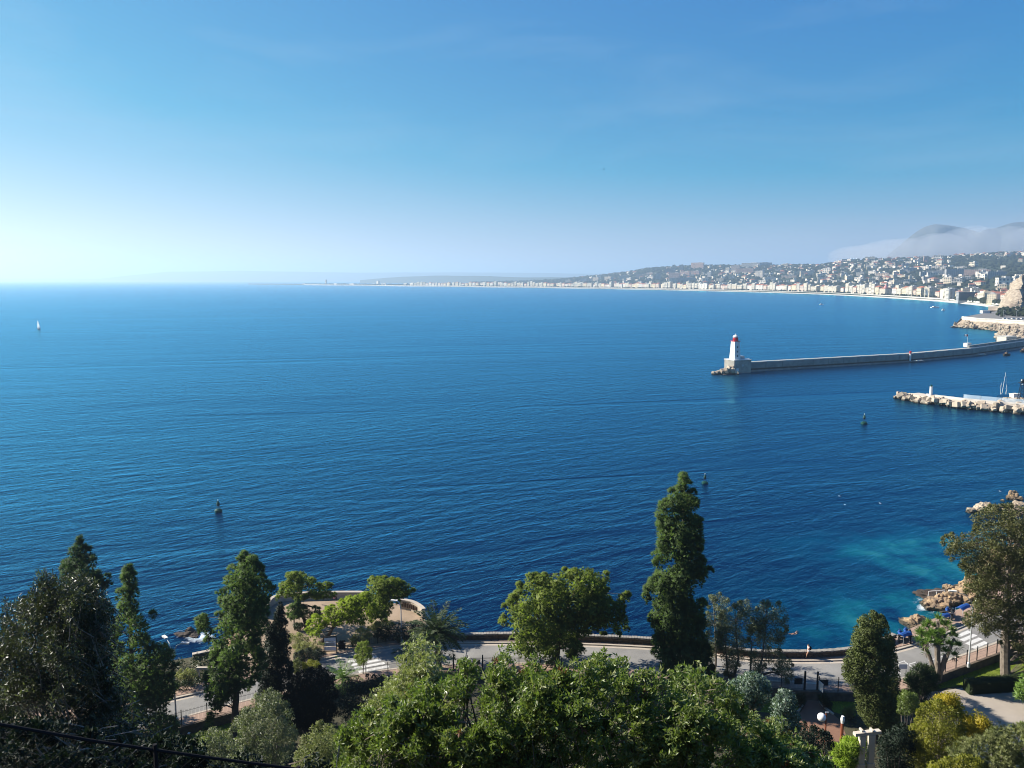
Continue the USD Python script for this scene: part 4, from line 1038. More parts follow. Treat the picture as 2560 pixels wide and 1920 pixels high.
far_walk = Polygon(list(map(tuple, kerb)) + Pcoast[::-1]).buffer(0)
near_walk = Polygon(list(map(tuple, near_kerb)) + list(map(tuple, fence[::-1]))).buffer(0)
promontory = Polygon([tuple(at(a, b, Z0)[:2]) for a, b in [(565, 1627), (600, 1602), (640, 1562), (668, 1532), (690, 1509), (730, 1500), (800, 1497), (880, 1497), (960, 1505), (1015, 1520), (1058, 1547), (1100, 1588), (1075, 1604), (987, 1609), (801, 1641), (640, 1685), (560, 1700)]]).buffer(0)
left_bank = Polygon([tuple(at(a, b, Z0)[:2]) for a, b in [(-380, 1760), (250, 1690), (420, 1655), (500, 1641), (565, 1627), (560, 1700), (515, 1705), (440, 1722), (250, 1765), (-380, 1850)]]).buffer(0)
far_walk = far_walk.difference(promontory.buffer(0.001)).difference(left_bank.buffer(0.001))
obj('road', MB().prism(road_poly, Z0 - 0.5, Z0), 'asphalt', kind='structure')
obj('sea_pavement', MB().prism(far_walk.difference(LineString(kerb).buffer(0.3)), Z0 - 0.5, Z0 + 0.13), 'pavement_pink', kind='structure')
obj('pavement', MB().prism(near_walk.difference(LineString(near_kerb).buffer(0.2)), Z0 - 0.9, Z0 + 0.12), 'pavement_pink', kind='structure')
obj('kerb', MB().prism(LineString(kerb).buffer(0.15, cap_style=2).intersection(far_walk.union(promontory).buffer(0.5)), Z0 - 0.4, Z0 + 0.14), 'kerb_stone', kind='structure')
obj('kerb', MB().prism(LineString(near_kerb).buffer(0.14, cap_style=2), Z0 - 0.4, Z0 + 0.13), 'kerb_stone', kind='structure')
gut = LineString(kerb).parallel_offset(0.42, 'right')
obj('gutter', MB().prism(gut.buffer(0.2, cap_style=2), Z0 - 0.2, Z0 + 0.004), 'kerb_stone', kind='structure')
obj('promontory', MB().prism(promontory, Z0 - 0.6, Z0 + 0.10), 'dirt', kind='structure')
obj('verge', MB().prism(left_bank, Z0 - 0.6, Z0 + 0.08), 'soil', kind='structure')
# the garden below the road and the hillside that climbs to the viewpoint
fy = np.array([[x, y] for x, y in fence])
gpoly = Polygon([(-140, 40), (170, 40)] + [tuple(p) for p in fence[::-1]]).buffer(0)
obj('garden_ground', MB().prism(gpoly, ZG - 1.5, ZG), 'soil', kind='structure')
gx, gy = np.meshgrid(np.linspace(-150, 170, 90), np.linspace(-40, 61, 60), indexing='ij')
gz = np.interp(gy, [-40, -6, 2, 6, 56, 61], [62, 51.5, 50.3, 45.2, 9.5, 8.0]) + (meshkit.fbm(np.stack([gx / 8, gy / 8, gx * 0], -1), 3, 2) - 0.5) * 2.0
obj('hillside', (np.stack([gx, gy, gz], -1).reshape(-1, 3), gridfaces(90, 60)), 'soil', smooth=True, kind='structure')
# retaining wall down to the sea
def bumpy_drop(line, z1, z0, n, amp, seed):
    rows = []
    for k in range(n):
        s = k / (n - 1)
        P = np.c_[line, np.full(len(line), z1 + (z0 - z1) * s)]
        if 0 < k:
            t = np.gradient(line, axis=0); t /= np.linalg.norm(t, axis=1)[:, None]
            nn = np.stack([-t[:, 1], t[:, 0]], 1)
            P[:, :2] += nn * ((meshkit.fbm(P / [3, 3, 2], 3, seed)[:, None] - 0.35) * amp + s * amp * 1.2)
        rows.append(P)
    R = np.array(rows)
    return R.reshape(-1, 3), gridfaces(R.shape[0], R.shape[1])
obj('sea_cliff', bumpy_drop(coast, Z0 + 0.02, -1.5, 10, 1.6, 4), 'rock_shore', kind='structure')
# stone parapet along the sea pavement
ia = np.argmin(np.linalg.norm(coast - at(1100, 1588, Z0)[:2], axis=1)); ib = np.argmin(np.linalg.norm(coast - at(2235, 1594, Z0)[:2], axis=1))
wl = offset_line(coast, -0.55)[ia:ib]
par = thing('sea_wall', 'low rough stone parapet with pale cap along the seaside pavement', 'wall')
obj('wall_core', strip(wl, 0.0, 0.42, Z0 - 0.2, Z0 + 0.72), 'stone_wall', par)
fw = resample(wl, 0.34)
rw = np.random.default_rng(3)
st_, cp_ = MB(), MB()
tang = np.gradient(fw, axis=0); tang /= np.linalg.norm(tang, axis=1)[:, None]
for (x, y), (tx, ty) in zip(fw, tang):
    a = math.atan2(ty, tx)
    for k in range(3):
        jx = rw.normal(0, 0.08)
        st_.box((x + tx * jx + ty * 0.02, y + ty * jx - tx * 0.02, Z0 + 0.24 + k * 0.22), (0.32 * rw.uniform(0.7, 1.0), 0.12 * rw.uniform(0.5, 1.6), 0.2 * rw.uniform(0.75, 1.0)), a + rw.normal(0, 0.06))
    cp_.box((x - ty * 0.2, y + tx * 0.2, Z0 + 0.80), (0.31, 0.56, 0.16 * rw.uniform(0.8, 1.3)), a + rw.normal(0, 0.05))
obj('facing_stones', st_, 'stone_wall', par, kind='stuff')
obj('cap_stones', cp_, 'wall_cap', par, kind='stuff')
# curved rendered walls of the lookout on the promontory
def low_wall(pix, label, h=1.0, matn='rendered_wall', capm='kerb_stone', thick=0.4, z=Z0, step=0.8):
    L = smoothline(pix, z, step)
    t = thing('low_wall', label, 'wall')
    obj('wall', strip(L, 0, thick, z - 0.2, z + h), matn, t)
    obj('cap', strip(L, -0.06, thick + 0.06, z + h + 0.003, z + h + 0.12), capm, t)
    return t, L
low_wall([(662, 1548), (670, 1532), (680, 1517), (700, 1507), (740, 1503), (800, 1501), (860, 1500), (900, 1500), (925, 1505)], 'curved pale rendered wall round the lookout, left and middle')
wt, wL = low_wall([(1000, 1525), (1020, 1527), (1040, 1535), (1056, 1549)], 'short pale curved wall with dark relief at the right end of the lookout', 1.3)
rel = MB()
for k, (x, y) in enumerate(resample(wL, 0.35)[1:9]):
    rel.box((x, y - 0.02 if True else y, Z0 + 0.72), (0.22, 0.16, 0.42 + 0.1 * (k % 3)), 0.2)
    rel.box((x + 0.1, y - 0.03, Z0 + 1.05), (0.3, 0.14, 0.1), 0.2)
obj('relief', rel, 'wood_brown', wt)
low_wall([(482, 1650), (520, 1642), (570, 1631)], 'pale low wall at the sea edge between the left pines', 0.55, 'stone_wall', 'kerb_stone')
fr = thing('shelter', 'pale concrete frame standing by the left seaside pavement', 'frame', (*at(513, 1706, Z0)[:2], Z0))
obj('upright', MB().box((-0.7, 0, 0.75), (0.25, 0.3, 1.5)), 'rendered_wall', fr)
obj('beam', MB().box((1.1, 0.05, 1.6), (3.9, 0.34, 0.22)), 'rendered_wall', fr)
obj('upright', MB().box((2.9, 0, 0.75), (0.25, 0.3, 1.5)), 'rendered_wall', fr)
# painted markings
mk_ = MB()
def marking(pix, name, label=None):
    return Polygon([tuple(at(a, b, Z0)[:2]) for a, b in pix]).intersection(road_poly)
za = at(870, 1672, Z0)[:2]; zb = at(958, 1648, Z0)[:2]
def zebra(p0, p1, along, n, w, L, label):
    p0, p1 = np.array(p0), np.array(p1); d = (p1 - p0)
    t = thing('pedestrian_crossing', label, 'crossing')
    along = np.array(along) / np.linalg.norm(along)
    side = np.array([-along[1], along[0]])
    for k in range(n):
        c = p0 + d * k / (n - 1)
        pl = Polygon([tuple(c + along * L / 2 * sx + side * w / 2 * sy) for sx, sy in ((-1, -1), (1, -1), (1, 1), (-1, 1))])
        obj('stripe', MB().prism(pl, Z0 + 0.004, Z0 + 0.009), 'paint_white', t)
kd = lambda px: (lambda i: (kerb[min(i + 3, len(kerb) - 1)] - kerb[i - 3]))(int(np.argmin(np.abs(kerb[:, 0] / kerb[:, 1] - (px - 1280) / FPX / CT * 0 - ray(px, 1640)[0] / ray(px, 1640)[1]))))
zebra(at(905, 1648, Z0)[:2], at(955, 1690, Z0)[:2], kd(905), 6, 0.52, 3.4, 'zebra crossing in front of the lookout entrance, partly behind bushes')
zebra(at(2408, 1585, Z0)[:2], at(2478, 1632, Z0)[:2], kd(2406), 6, 0.55, 3.0, 'zebra crossing beside the lamp post at right')
ln = MB()
cl = LineString(kerb).parallel_offset(3.4, 'right')
for s in np.arange(0, cl.length, 6.0):
    if cl.interpolate(s).distance(Point(*at(2440, 1610, Z0)[:2])) > 4 and cl.interpolate(s).x > 38:
        seg = LineString([cl.interpolate(s), cl.interpolate(s + 2.6)])
        ln.prism(seg.buffer(0.06, cap_style=2), Z0 + 0.004, Z0 + 0.008)
for a, b in (((2238, 1660), (2262, 1652)), ((2238, 1672), (2290, 1655)), ((2225, 1664), (2252, 1684)), ((2260, 1653), (2286, 1672))):
    ln.prism(LineString([at(*a, Z0)[:2], at(*b, Z0)[:2]]).buffer(0.06, cap_style=2), Z0 + 0.004, Z0 + 0.008)
obj('road_lines', ln, 'paint_white', kind='structure')
mh = thing('manhole', 'round manhole outlined on the pink pavement left of the round pine', 'manhole', (*at(1237, 1602, Z0)[:2], Z0 + 0.131))
obj('ring', MB().lathe([(0.52, 0.0), (0.52, 0.012), (0.42, 0.012), (0.42, 0)], n=20), 'dark_metal', mh)
# garden surfaces
def sheet(name, pix, m_, dz, z=ZG):
    return obj(name, MB().prism(Polygon([tuple(at(a, b, z)[:2]) for a, b in pix]).buffer(0), z - 0.1, z + dz), m_, kind='structure')
sheet('lawn', [(380, 1838), (455, 1838), (560, 1805), (640, 1800), (600, 1850), (430, 1868)], 'lawn', 0.012)
sheet('lawn', [(1920, 1745), (1996, 1752), (2006, 1764), (1996, 1778), (1960, 1784), (1900, 1780)], 'lawn', 0.012)
sheet('lawn', [(2068, 1752), (2140, 1752), (2140, 1790), (2110, 1788), (2084, 1780)], 'lawn', 0.012)
sheet('lawn', [(2300, 1722), (2370, 1700), (2520, 1640), (2620, 1600), (2700, 1660), (2560, 1704), (2440, 1708), (2350, 1722)], 'lawn', 0.012)
sheet('garden_path', [(2010, 1737), (2042, 1737), (2050, 1760), (2078, 1782), (2100, 1800), (2120, 1850), (1990, 1870), (1960, 1800), (2003, 1780), (2012, 1760)], 'path_red', 0.008)
sheet('plaza', [(2290, 1728), (2350, 1728), (2440, 1714), (2700, 1708), (2760, 1900), (2500, 1930), (2400, 1850), (2380, 1790)], 'plaza', 0.008)
obj('path_edging', MB().prism(LineString([tuple(at(a, b, ZG)[:2]) for a, b in [(2044, 1738), (2052, 1760), (2066, 1774), (2082, 1786)]]).buffer(0.12), ZG, ZG + 0.14), 'kerb_stone', kind='structure')
obj('path_edging', MB().prism(LineString([tuple(at(a, b, ZG)[:2]) for a, b in [(2006, 1764), (1996, 1779), (1970, 1786)]]).buffer(0.1), ZG, ZG + 0.12), 'kerb_stone', kind='structure')
# fence on the garden side: bays of thin pickets between posts
fl = LineString(fence).parallel_offset(0.15, 'left')
fl = LineString(fence)
FZ = Z0 + 0.12
s_at = lambda px, py: fl.project(Point(*at(px, py, Z0)[:2]))
def fence_run(s0, s1, label, bay=2.4, h=1.55):
    t = thing('railing_fence', label, 'fence')
    n = max(1, int(round((s1 - s0) / bay)))
    for k in range(n + 1):
        p = fl.interpolate(s0 + (s1 - s0) * k / n)
        obj('post', MB().box((p.x, p.y, FZ + h / 2 + 0.03), (0.07, 0.07, h + 0.1)), 'dark_metal', t)
    for k in range(n):
        a, b_ = s0 + (s1 - s0) * k / n, s0 + (s1 - s0) * (k + 1) / n
        mb = MB()
        for z in (FZ + 0.12, FZ + h - 0.16):
            pa, pb = fl.interpolate(a), fl.interpolate(b_)
            mb.tube([(pa.x, pa.y, z), (pb.x, pb.y, z)], 0.018, 4, cap=False)
        for q in np.arange(a + 0.12, b_, 0.125):
            p = fl.interpolate(q)
            mb.tube([(p.x, p.y, FZ + 0.05), (p.x, p.y, FZ + h)], 0.0085, 3, cap=False)
        obj('picket_panel', mb, 'dark_metal', t)
    return t
fence_run(s_at(250, 1870), s_at(700, 1752), 'dark picket fence along the road between the left pines')
fence_run(s_at(860, 1713), s_at(1133, 1680), 'dark picket fence left of the brown paneled gate')
fence_run(s_at(1245, 1677), s_at(2010, 1728), 'long dark picket fence behind the round pine and the olives')
fence_run(s_at(2047, 1730), s_at(2230, 1728), 'dark picket fence right of the open gate', 2.2)
t = thing('post_fence', 'row of slim dark fence posts with wire above the right lawn', 'fence')
a, b_ = s_at(2362, 1682), s_at(2560, 1608)
for k in range(9):
    p = fl.interpolate(a + (b_ - a) * k / 8)
    obj('post', MB().box((p.x, p.y, FZ + 0.85), (0.08, 0.08, 1.7)), 'dark_metal', t)
wr = MB()
for z in (0.3, 0.9, 1.6):
    wr.tube([(*fl.interpolate(a + (b_ - a) * k / 8).coords[0], FZ + z) for k in range(9)], 0.008, 3, cap=False)
obj('wire', wr, 'dark_metal', t)
low = np.array([fl.interpolate(s).coords[0] for s in np.arange(0, fl.length, 0.8)])
obj('garden_wall', strip(low, -0.32, -0.02, ZG - 0.3, FZ + 0.03), 'stone_wall', label='low wall under the fence between the road and the garden', cat='wall')
# open gate with notice boards
g0 = fl.interpolate(s_at(2011, 1728)); g1 = fl.interpolate(s_at(2044, 1730))
t = thing('garden_gate', 'open black gate with tall posts at the red path', 'gate', (g0.x, g0.y, FZ))
wdt = g1.x - g0.x
obj('gate_post', MB().box((0, 0, 0.95), (0.17, 0.17, 2.3)), 'dark_metal', t)
obj('gate_post', MB().box((wdt, 0, 0.95), (0.15, 0.15, 2.2)), 'dark_metal', t)
obj('threshold', MB().box((wdt / 2, 0, 0.02), (wdt - 0.2, 0.1, 0.05)), 'dark_metal', t)
lf = MB()
for k in range(7): lf.tube([(wdt + 0.05 + 0.03 * k, -0.12 - 0.2 * k, 0.1), (wdt + 0.05 + 0.03 * k, -0.12 - 0.2 * k, 1.5)], 0.012, 4)
lf.tube([(wdt, -0.1, 1.5), (wdt + 0.24, -1.35, 1.5)], 0.025, 4).tube([(wdt, -0.1, 0.1), (wdt + 0.24, -1.35, 0.1)], 0.025, 4)
obj('gate_leaf', lf, 'dark_metal', t)
obj('notice', MB().box((wdt + 0.13, -0.7, 0.75), (0.05, 0.8, 0.95), 0.17), 'white_paint', t)
for i, (px, lab) in enumerate(((2004, 'black notice board on the fence left of the open gate'), (2055, 'black notice board on the fence right of the open gate'))):
    p = fl.interpolate(s_at(px - (9 if i == 0 else -2), 1728))
    bd = thing('notice_board', lab, 'sign', (p.x, p.y, FZ))
    obj('board', MB().box((0, -0.08, 0.98), (0.78, 0.05, 0.56)), 'dark_metal', bd)
    obj('frame', MB().box((0, -0.05, 1.29), (0.84, 0.06, 0.04)).box((0, -0.05, 0.67), (0.84, 0.06, 0.04)).box((-0.41, -0.05, 0.98), (0.04, 0.06, 0.58)).box((0.41, -0.05, 0.98), (0.04, 0.06, 0.58)), 'dark_metal', bd)
# second gate with two brown panels
g0, g1 = fl.interpolate(s_at(1134, 1680)), fl.interpolate(s_at(1244, 1677))
t = thing('service_gate', 'grey picket gate with two dark brown panels', 'gate', (g0.x, g0.y, FZ), math.atan2(g1.y - g0.y, g1.x - g0.x))
wdt = math.hypot(g1.x - g0.x, g1.y - g0.y)
for q in (0, wdt * 0.31, wdt * 0.66): obj('gate_post', MB().box((q, 0, 0.85), (0.12, 0.12, 1.85)), 'dark_metal', t)
for q0, q1 in ((0.05, wdt * 0.31), (wdt * 0.31, wdt * 0.66), (wdt * 0.66, wdt)):
    mb = MB()
    for q in np.arange(q0 + 0.08, q1, 0.12): mb.tube([(q, 0, 0.05), (q, 0, 1.55)], 0.009, 3, cap=False)
    for z in (0.15, 1.4): mb.tube([(q0, 0, z), (q1, 0, z)], 0.02, 4, cap=False)
    obj('gate_leaf', mb, 'dark_metal', t)
for q in (wdt * 0.47, wdt * 0.56):
    obj('panel', MB().box((q, -0.05, 1.0), (0.36, 0.04, 0.55)), 'wood_brown', t)
# ------------------------------------------------------------------ lamps
def street_lamp(px, py, h, label, arms, z=Z0 + 0.13, group=None):
    b = at(px, py, z)
    t = thing('street_lamp', label, 'street lamp', (b[0], b[1], z), 0, group)
    obj('base', MB().lathe([(0.16, 0), (0.16, 0.5), (0.1, 0.6), (0, 0.6)], n=10), 'galvanised', t)
    obj('pole', MB().tube([(0, 0, 0), (0, 0, h * 0.8)], [0.095, 0.06], 8), 'galvanised', t)
    for dx, dy, top in arms:
        obj('arm', MB().tube([(0, 0, h * 0.78), (dx * 0.12, dy * 0.12, h * 0.88), (dx * 0.45, dy * 0.45, h * 0.965), (dx, dy, h)], [0.055, 0.05, 0.045, 0.04], 6), 'galvanised', t)
        a = math.atan2(dy, dx)
        obj('lamp_head', MB().box((dx + 0.35 * math.cos(a), dy + 0.35 * math.sin(a), h + 0.03), (0.8, 0.3, 0.13), a), 'white_paint', t)
    return t
street_lamp(2421, 1668, 8.6, 'tall pale double armed street lamp beside the yucca', [(-1.7, 0.5, 1), (1.6, 0.5, 0)])
street_lamp(1004, 1610, 5.3, 'slim white street lamp with one flat head in front of the lookout', [(-0.45, 0.1, 1)])
street_lamp(441, 1806, 8.2, 'grey double armed street lamp between the left pines', [(1.0, -0.1, 1), (-0.9, 0.9, 0)])
def garden_lamp(px, ytop, y, label, kind):
    p = aty(px, ytop, y)
    zb = float(np.interp(y, [56, 61], [9.5, ZG])) if y < 61 else ZG
    h = p[2] - zb
    t = thing('garden_lamp', label, 'lamp', (p[0], p[1], zb))
    if kind == 'globe':
        obj('post', MB().tube([(0, 0, 0), (0, 0, h)], 0.07, 8), 'rust_pole', t)
        obj('cap', MB().box((0.05, 0, h + 0.03), (0.28, 0.14, 0.07)), 'grey_metal', t)
        m_ = trimesh.creation.icosphere(3); obj('globe', MB().add(m_.vertices * 0.36 + [-0.38, 0, h - 0.4], m_.faces), 'globe', t, smooth=True)
    else:
        obj('post', MB().tube([(0, 0, 0), (0, 0, h)], 0.11, 8), 'rust_pole', t)
        obj('head', MB().lathe([(0.1, 0), (0.14, 0.25), (0.1, 0.5), (0, 0.52)], (0, 0, h), 10), 'globe', t)
        obj('arm', MB().tube([(0.08, 0, h - 0.75), (0.45, 0, h - 1.15)], 0.03, 5), 'galvanised', t)
        obj('shade', MB().lathe([(0.45, 0), (0.4, 0.14), (0.2, 0.26), (0, 0.3)], (0.6, -0.1, h - 1.6), 12), 'grey_metal', t)
garden_lamp(2066, 1782, 63, 'white globe lamp on a rust red post over the red path', 'globe')
garden_lamp(2106, 1808, 50, 'tall rust red pole with white head and grey shade', 'pole')
# cream garden pergola
p = aty(2165, 1830, 46)
pz = p[2]
t = thing('pergola', 'cream pergola pillars under a short carved beam', 'pergola', (p[0], p[1], 0))
zb = 17.0
for i, dx in enumerate((-0.22, 0.42)):
    obj('pillar', MB().box((dx, 0.1 * i, (zb + pz - 0.2) / 2), (0.34, 0.34, pz - 0.2 - zb)), 'cream_render', t)
    obj('pillar_base', MB().box((dx - 0.03, 0.1 * i, pz - 2.7), (0.46, 0.46, 1.3)), 'cream_render', t)
obj('beam', MB().box((0.1, 0.05, pz - 0.08), (1.75, 0.3, 0.2), 0.18), 'cream_render', t)
for dx in (-0.25, 0.4): obj('rafter', MB().box((dx, 0.1, pz + 0.08), (0.12, 0.34, 0.12), 0.1), 'cream_render', t)
# ------------------------------------------------------------------ vegetation
rv = np.random.default_rng(21)
def leafmat(name, c, rough=0.5, spec=0.4, tr=0.25, lo=0.55, hi=1.45, warm=0.0):
    mat(name, c, rough, spec=spec, transl=tr, island=((lo, lo, lo), (hi * (1 + warm), hi, hi * (1 - warm))))
leafmat('needle_green', (0.132, 0.203, 0.070), 0.6, 0.2, 0.4, 0.5, 1.5, 0.15)
leafmat('needle_dark', (0.072, 0.126, 0.060), 0.6, 0.2, 0.36, 0.5, 1.5, 0.1)
leafmat('pine_bright', (0.300, 0.384, 0.043), 0.6, 0.2, 0.45, 0.55, 1.45, 0.1)
leafmat('pine_mid', (0.240, 0.305, 0.065), 0.6, 0.2, 0.42, 0.5, 1.5, 0.15)
leafmat('olive_leaf', (0.216, 0.245, 0.125), 0.5, 0.35, 0.22, 0.5, 1.6)
leafmat('olive_dark', (0.077, 0.092, 0.051), 0.42, 0.45, 0.2, 0.4, 1.9)
leafmat('cypress_leaf', (0.134, 0.170, 0.044), 0.6, 0.25, 0.15, 0.5, 1.5, 0.1)
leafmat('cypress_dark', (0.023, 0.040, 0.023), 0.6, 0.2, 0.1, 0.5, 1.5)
leafmat('oak_leaf', (0.174, 0.180, 0.054), 0.55, 0.3, 0.2, 0.45, 1.6, 0.2)
leafmat('palm_leaf', (0.07, 0.105, 0.04), 0.6, 0.2, 0.2, 0.5, 1.5)
leafmat('yucca_leaf', (0.207, 0.344, 0.060), 0.4, 0.4, 0.25, 0.5, 1.5)
leafmat('bay_leaf', (0.245, 0.331, 0.078), 0.42, 0.45, 0.34, 0.4, 1.7, 0.1)
leafmat('bay_leaf_pale', (0.349, 0.380, 0.152), 0.42, 0.45, 0.3, 0.5, 1.5, 0.05)
leafmat('red_leaf', (0.20, 0.09, 0.04), 0.5, 0.3, 0.25, 0.5, 1.5)
leafmat('eucalypt_leaf', (0.208, 0.296, 0.224), 0.45, 0.4, 0.2, 0.5, 1.45)
leafmat('yellow_leaf', (0.457, 0.359, 0.026), 0.5, 0.3, 0.35, 0.6, 1.35)
leafmat('yellow_green_leaf', (0.310, 0.310, 0.033), 0.5, 0.3, 0.3, 0.45, 1.5, 0.1)
leafmat('fine_grey_leaf', (0.228, 0.251, 0.100), 0.6, 0.2, 0.25, 0.55, 1.4)
leafmat('hedge_leaf', (0.043, 0.068, 0.020), 0.5, 0.3, 0.15, 0.5, 1.5)
leafmat('shrub_pale', (0.359, 0.372, 0.158), 0.6, 0.2, 0.25, 0.55, 1.4)
leafmat('grass_leaf', (0.310, 0.431, 0.048), 0.6, 0.2, 0.35, 0.6, 1.4)
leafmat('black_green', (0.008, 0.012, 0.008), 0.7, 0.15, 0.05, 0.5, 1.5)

def unit(v): return v / (np.linalg.norm(v, axis=-1, keepdims=True) + 1e-9)
def rsph(n): return unit(rv.normal(size=(n, 3)))
def leaves(P, D, L, W, tri=False, fold=0.12, out=None, soft=0.75):
    "one small blade at each point: base P, direction D; with out, blades face outwards and share the curve of the puff they belong to"
    n = len(P)
    L = np.broadcast_to(L, n)[:, None]; W = np.broadcast_to(W, n)[:, None]
    S = unit(np.cross(D, rsph(n)))
    N = np.cross(D, S)
    if out is not None:
        sg = np.sign((N * out).sum(1))[:, None]; sg[sg == 0] = 1
        S = S * sg; N = N * sg
    if tri:
        V = np.stack([P + S * W / 2, P - S * W / 2, P + D * L], 1); k = 3
        F = np.arange(n * 3).reshape(n, 3)[:, ::-1] if False else np.arange(n * 3).reshape(n, 3)
    else:
        V = np.stack([P, P + D * L * 0.45 + S * W / 2 + N * W * fold, P + D * L, P + D * L * 0.45 - S * W / 2 + N * W * fold], 1); k = 4
        b = (np.arange(n) * 4)[:, None]
        F = np.vstack([b + [0, 2, 1], b + [0, 3, 2]])
    if out is None:
        return V.reshape(-1, 3), F
    # make the winding agree with the outward side
    f0 = F[:n]; vv = V.reshape(-1, 3)
    g = np.cross(vv[f0[:, 1]] - vv[f0[:, 0]], vv[f0[:, 2]] - vv[f0[:, 0]])
    flip = (g * N).sum(1) < 0
    F = F.copy(); ff = np.concatenate([flip] * (len(F) // n)); F[ff] = F[ff][:, ::-1]
    nr = unit(out * soft + N * (1 - soft) + rsph(n) * 0.12)
    return vv, F, np.repeat(nr, k, 0)
SUNV = sdir
def crown_points(outline, y, thick, n, seed=0, edge=0.0):
    "n points through a crown with this silhouette at distance y, thick metres deep at its middle"
    poly = Polygon(outline).buffer(0)
    x0, y0, x1, y1 = poly.bounds
    pts = []
    maxd = max(1e-6, max(poly.exterior.distance(Point(a, b)) for a, b in rv.uniform([x0, y0], [x1, y1], (80, 2)) if poly.contains(Point(a, b))))
    import shapely
    while len(pts) < n:
        c = rv.uniform([x0, y0], [x1, y1], (n * 3, 2))
        c = c[shapely.contains_xy(poly, c[:, 0], c[:, 1])]
        d = shapely.distance(poly.exterior, shapely.points(c))
        for (a, b), dd in zip(c, d):
            h = thick / 2 * math.sqrt(min(1, dd / maxd * 1.3 + 0.06))
            q = rv.choice([-1, 1], p=[0.68, 0.32]) * h * rv.random() ** 0.45
            pts.append(np.r_[aty(a, b, y + q), dd * y / FPX])
            if len(pts) >= n: break
    pts = np.array(pts[:n])
    DIST[pts[:, :3].tobytes()] = pts[:, 3]
    return np.ascontiguousarray(pts[:, :3])
DIST = {}
def fit(P, R, a=0.22, b=0.75):
    'puffs near the edge of a crown are smaller, so that its outline stays crisp'
    d = DIST.get(P.tobytes())
    return R if d is None else np.minimum(R, a + b * d)
def core(P, r, squash=0.8, n=30, size=0.55):
    "leaf sprays lying over the inside of each puff, so that it does not read as hollow"
    k = len(P); r = np.broadcast_to(r, k)
    U = rsph(k * n); rr = np.repeat(r, n)
    C = np.repeat(P, n, 0) + U * (rr * rv.uniform(0.55, 1.0, k * n))[:, None] * [1, 1, squash]
    D = unit(np.cross(U, rsph(k * n)) + U * 0.25)
    return leaves(C - D * (rr * size * 0.5)[:, None], D, rr * size * rv.uniform(0.7, 1.2, k * n), rr * size * 0.5, out=U)
def needle_crown(P, R, tufts, per, L, W, up=0.35, coreR=0.7, shell=0.75):
    "puffs of needle tufts at P with radii R"
    n = len(P); R = fit(P, np.broadcast_to(R, n))
    U = unit(rsph(n * tufts) + [0, 0, up])
    C = np.repeat(P, tufts, 0) + U * (np.repeat(np.broadcast_to(R, n), tufts) * rv.uniform(shell * 0.7, 1.0, n * tufts))[:, None]
    Dt = unit(U * 0.9 + [0, 0, 0.45] + rsph(len(U)) * 0.25)
    base = np.repeat(C, per, 0); D = unit(np.repeat(Dt, per, 0) + rsph(len(base)) * 0.75)
    mb = MB().add(*leaves(base, D, L * rv.uniform(0.6, 1.15, len(base)), W, tri=True, out=np.repeat(unit(U * 0.6 + Dt * 0.5), per, 0)))
    if coreR: mb.add(*core(P, np.broadcast_to(R, n) * 0.72))
    return mb
def leaf_crown(P, R, per, L, W, up=0.2, out=0.8, coreR=0.45, shell=0.55, droop=0.0, dense=30):
    n = len(P); R = fit(P, np.broadcast_to(R, n), 0.12, 0.85)
    U = unit(rsph(n * per) + [0, 0, up])
    C = np.repeat(P, per, 0) + U * (np.repeat(np.broadcast_to(R, n), per) * rv.uniform(shell, 1.05, n * per))[:, None]
    D = unit(U * out + rsph(len(U)) * 0.8 + [0, 0, 0.2 - droop])
    mb = MB().add(*leaves(C, D, L * rv.uniform(0.65, 1.2, len(C)), W, out=U, soft=0.6))
    if coreR: mb.add(*core(P, np.broadcast_to(R, n) * (coreR + 0.2), n=dense))
    return mb
def limbs(mb, trunk, P, r, k=0.35, every=1):
    "branches from the nearest lower point of the trunk to the puffs"
    T = np.array(trunk)
    for p in P[::every]:
        j = np.argmin(np.abs(T[:, 2] - (p[2] - k * np.linalg.norm(T[:, :2] - p[:2], axis=1))) + 0.15 * np.linalg.norm(T - p, axis=1))
        a = T[j]; mid = a * 0.5 + p * 0.5 + [0, 0, 0.12 * np.linalg.norm(p - a)]
        mb.tube([a, mid, p], [r, r * 0.6, r * 0.25], 4, cap=False)
    return mb
def ground_y(y): return float(np.interp(y, [2, 6, 56, 61], [50.3, 45.2, 9.5, ZG])) if y < 61 else ZG
def trunk_line(pix, y):
    return resample3([aty(a, b, y + d) for a, b, d in [(*q, 0) if len(q) == 2 else q for q in pix]])
def resample3(p, n=14):
    p = np.array(p); t = np.r_[0, np.cumsum(np.linalg.norm(np.diff(p, axis=0), axis=1))]
    tt = np.linspace(0, t[-1], n)
    return np.stack([np.interp(tt, t, p[:, k]) for k in range(3)], 1)
def tree(name, label, trunks, crowns, bark='bark', group=None, branch=None, cat='tree'):
    "crowns: [(part name, mesh, material)]; trunks: [(line, r0, r1)]"
    base = np.array(trunks[0][0][0])
    t = thing(name, label, cat, base, 0, group)
    tm = MB()
    for line, r0, r1 in trunks:
        tm.tube(np.array(line) - base, np.linspace(r0, r1, len(line)), 8)
    obj('trunk', tm, bark, t)
    if branch is not None:
        v, f = branch.get(); obj('branches', (v - base, f), bark, t)
    for nm, mb, m_ in crowns:
        v, f = mb.get()
        obj(nm, (v - base, f, mb.normals()), m_, t, kind='stuff' if nm in ('leaves', 'dry_leaves') and False else None)
    return t

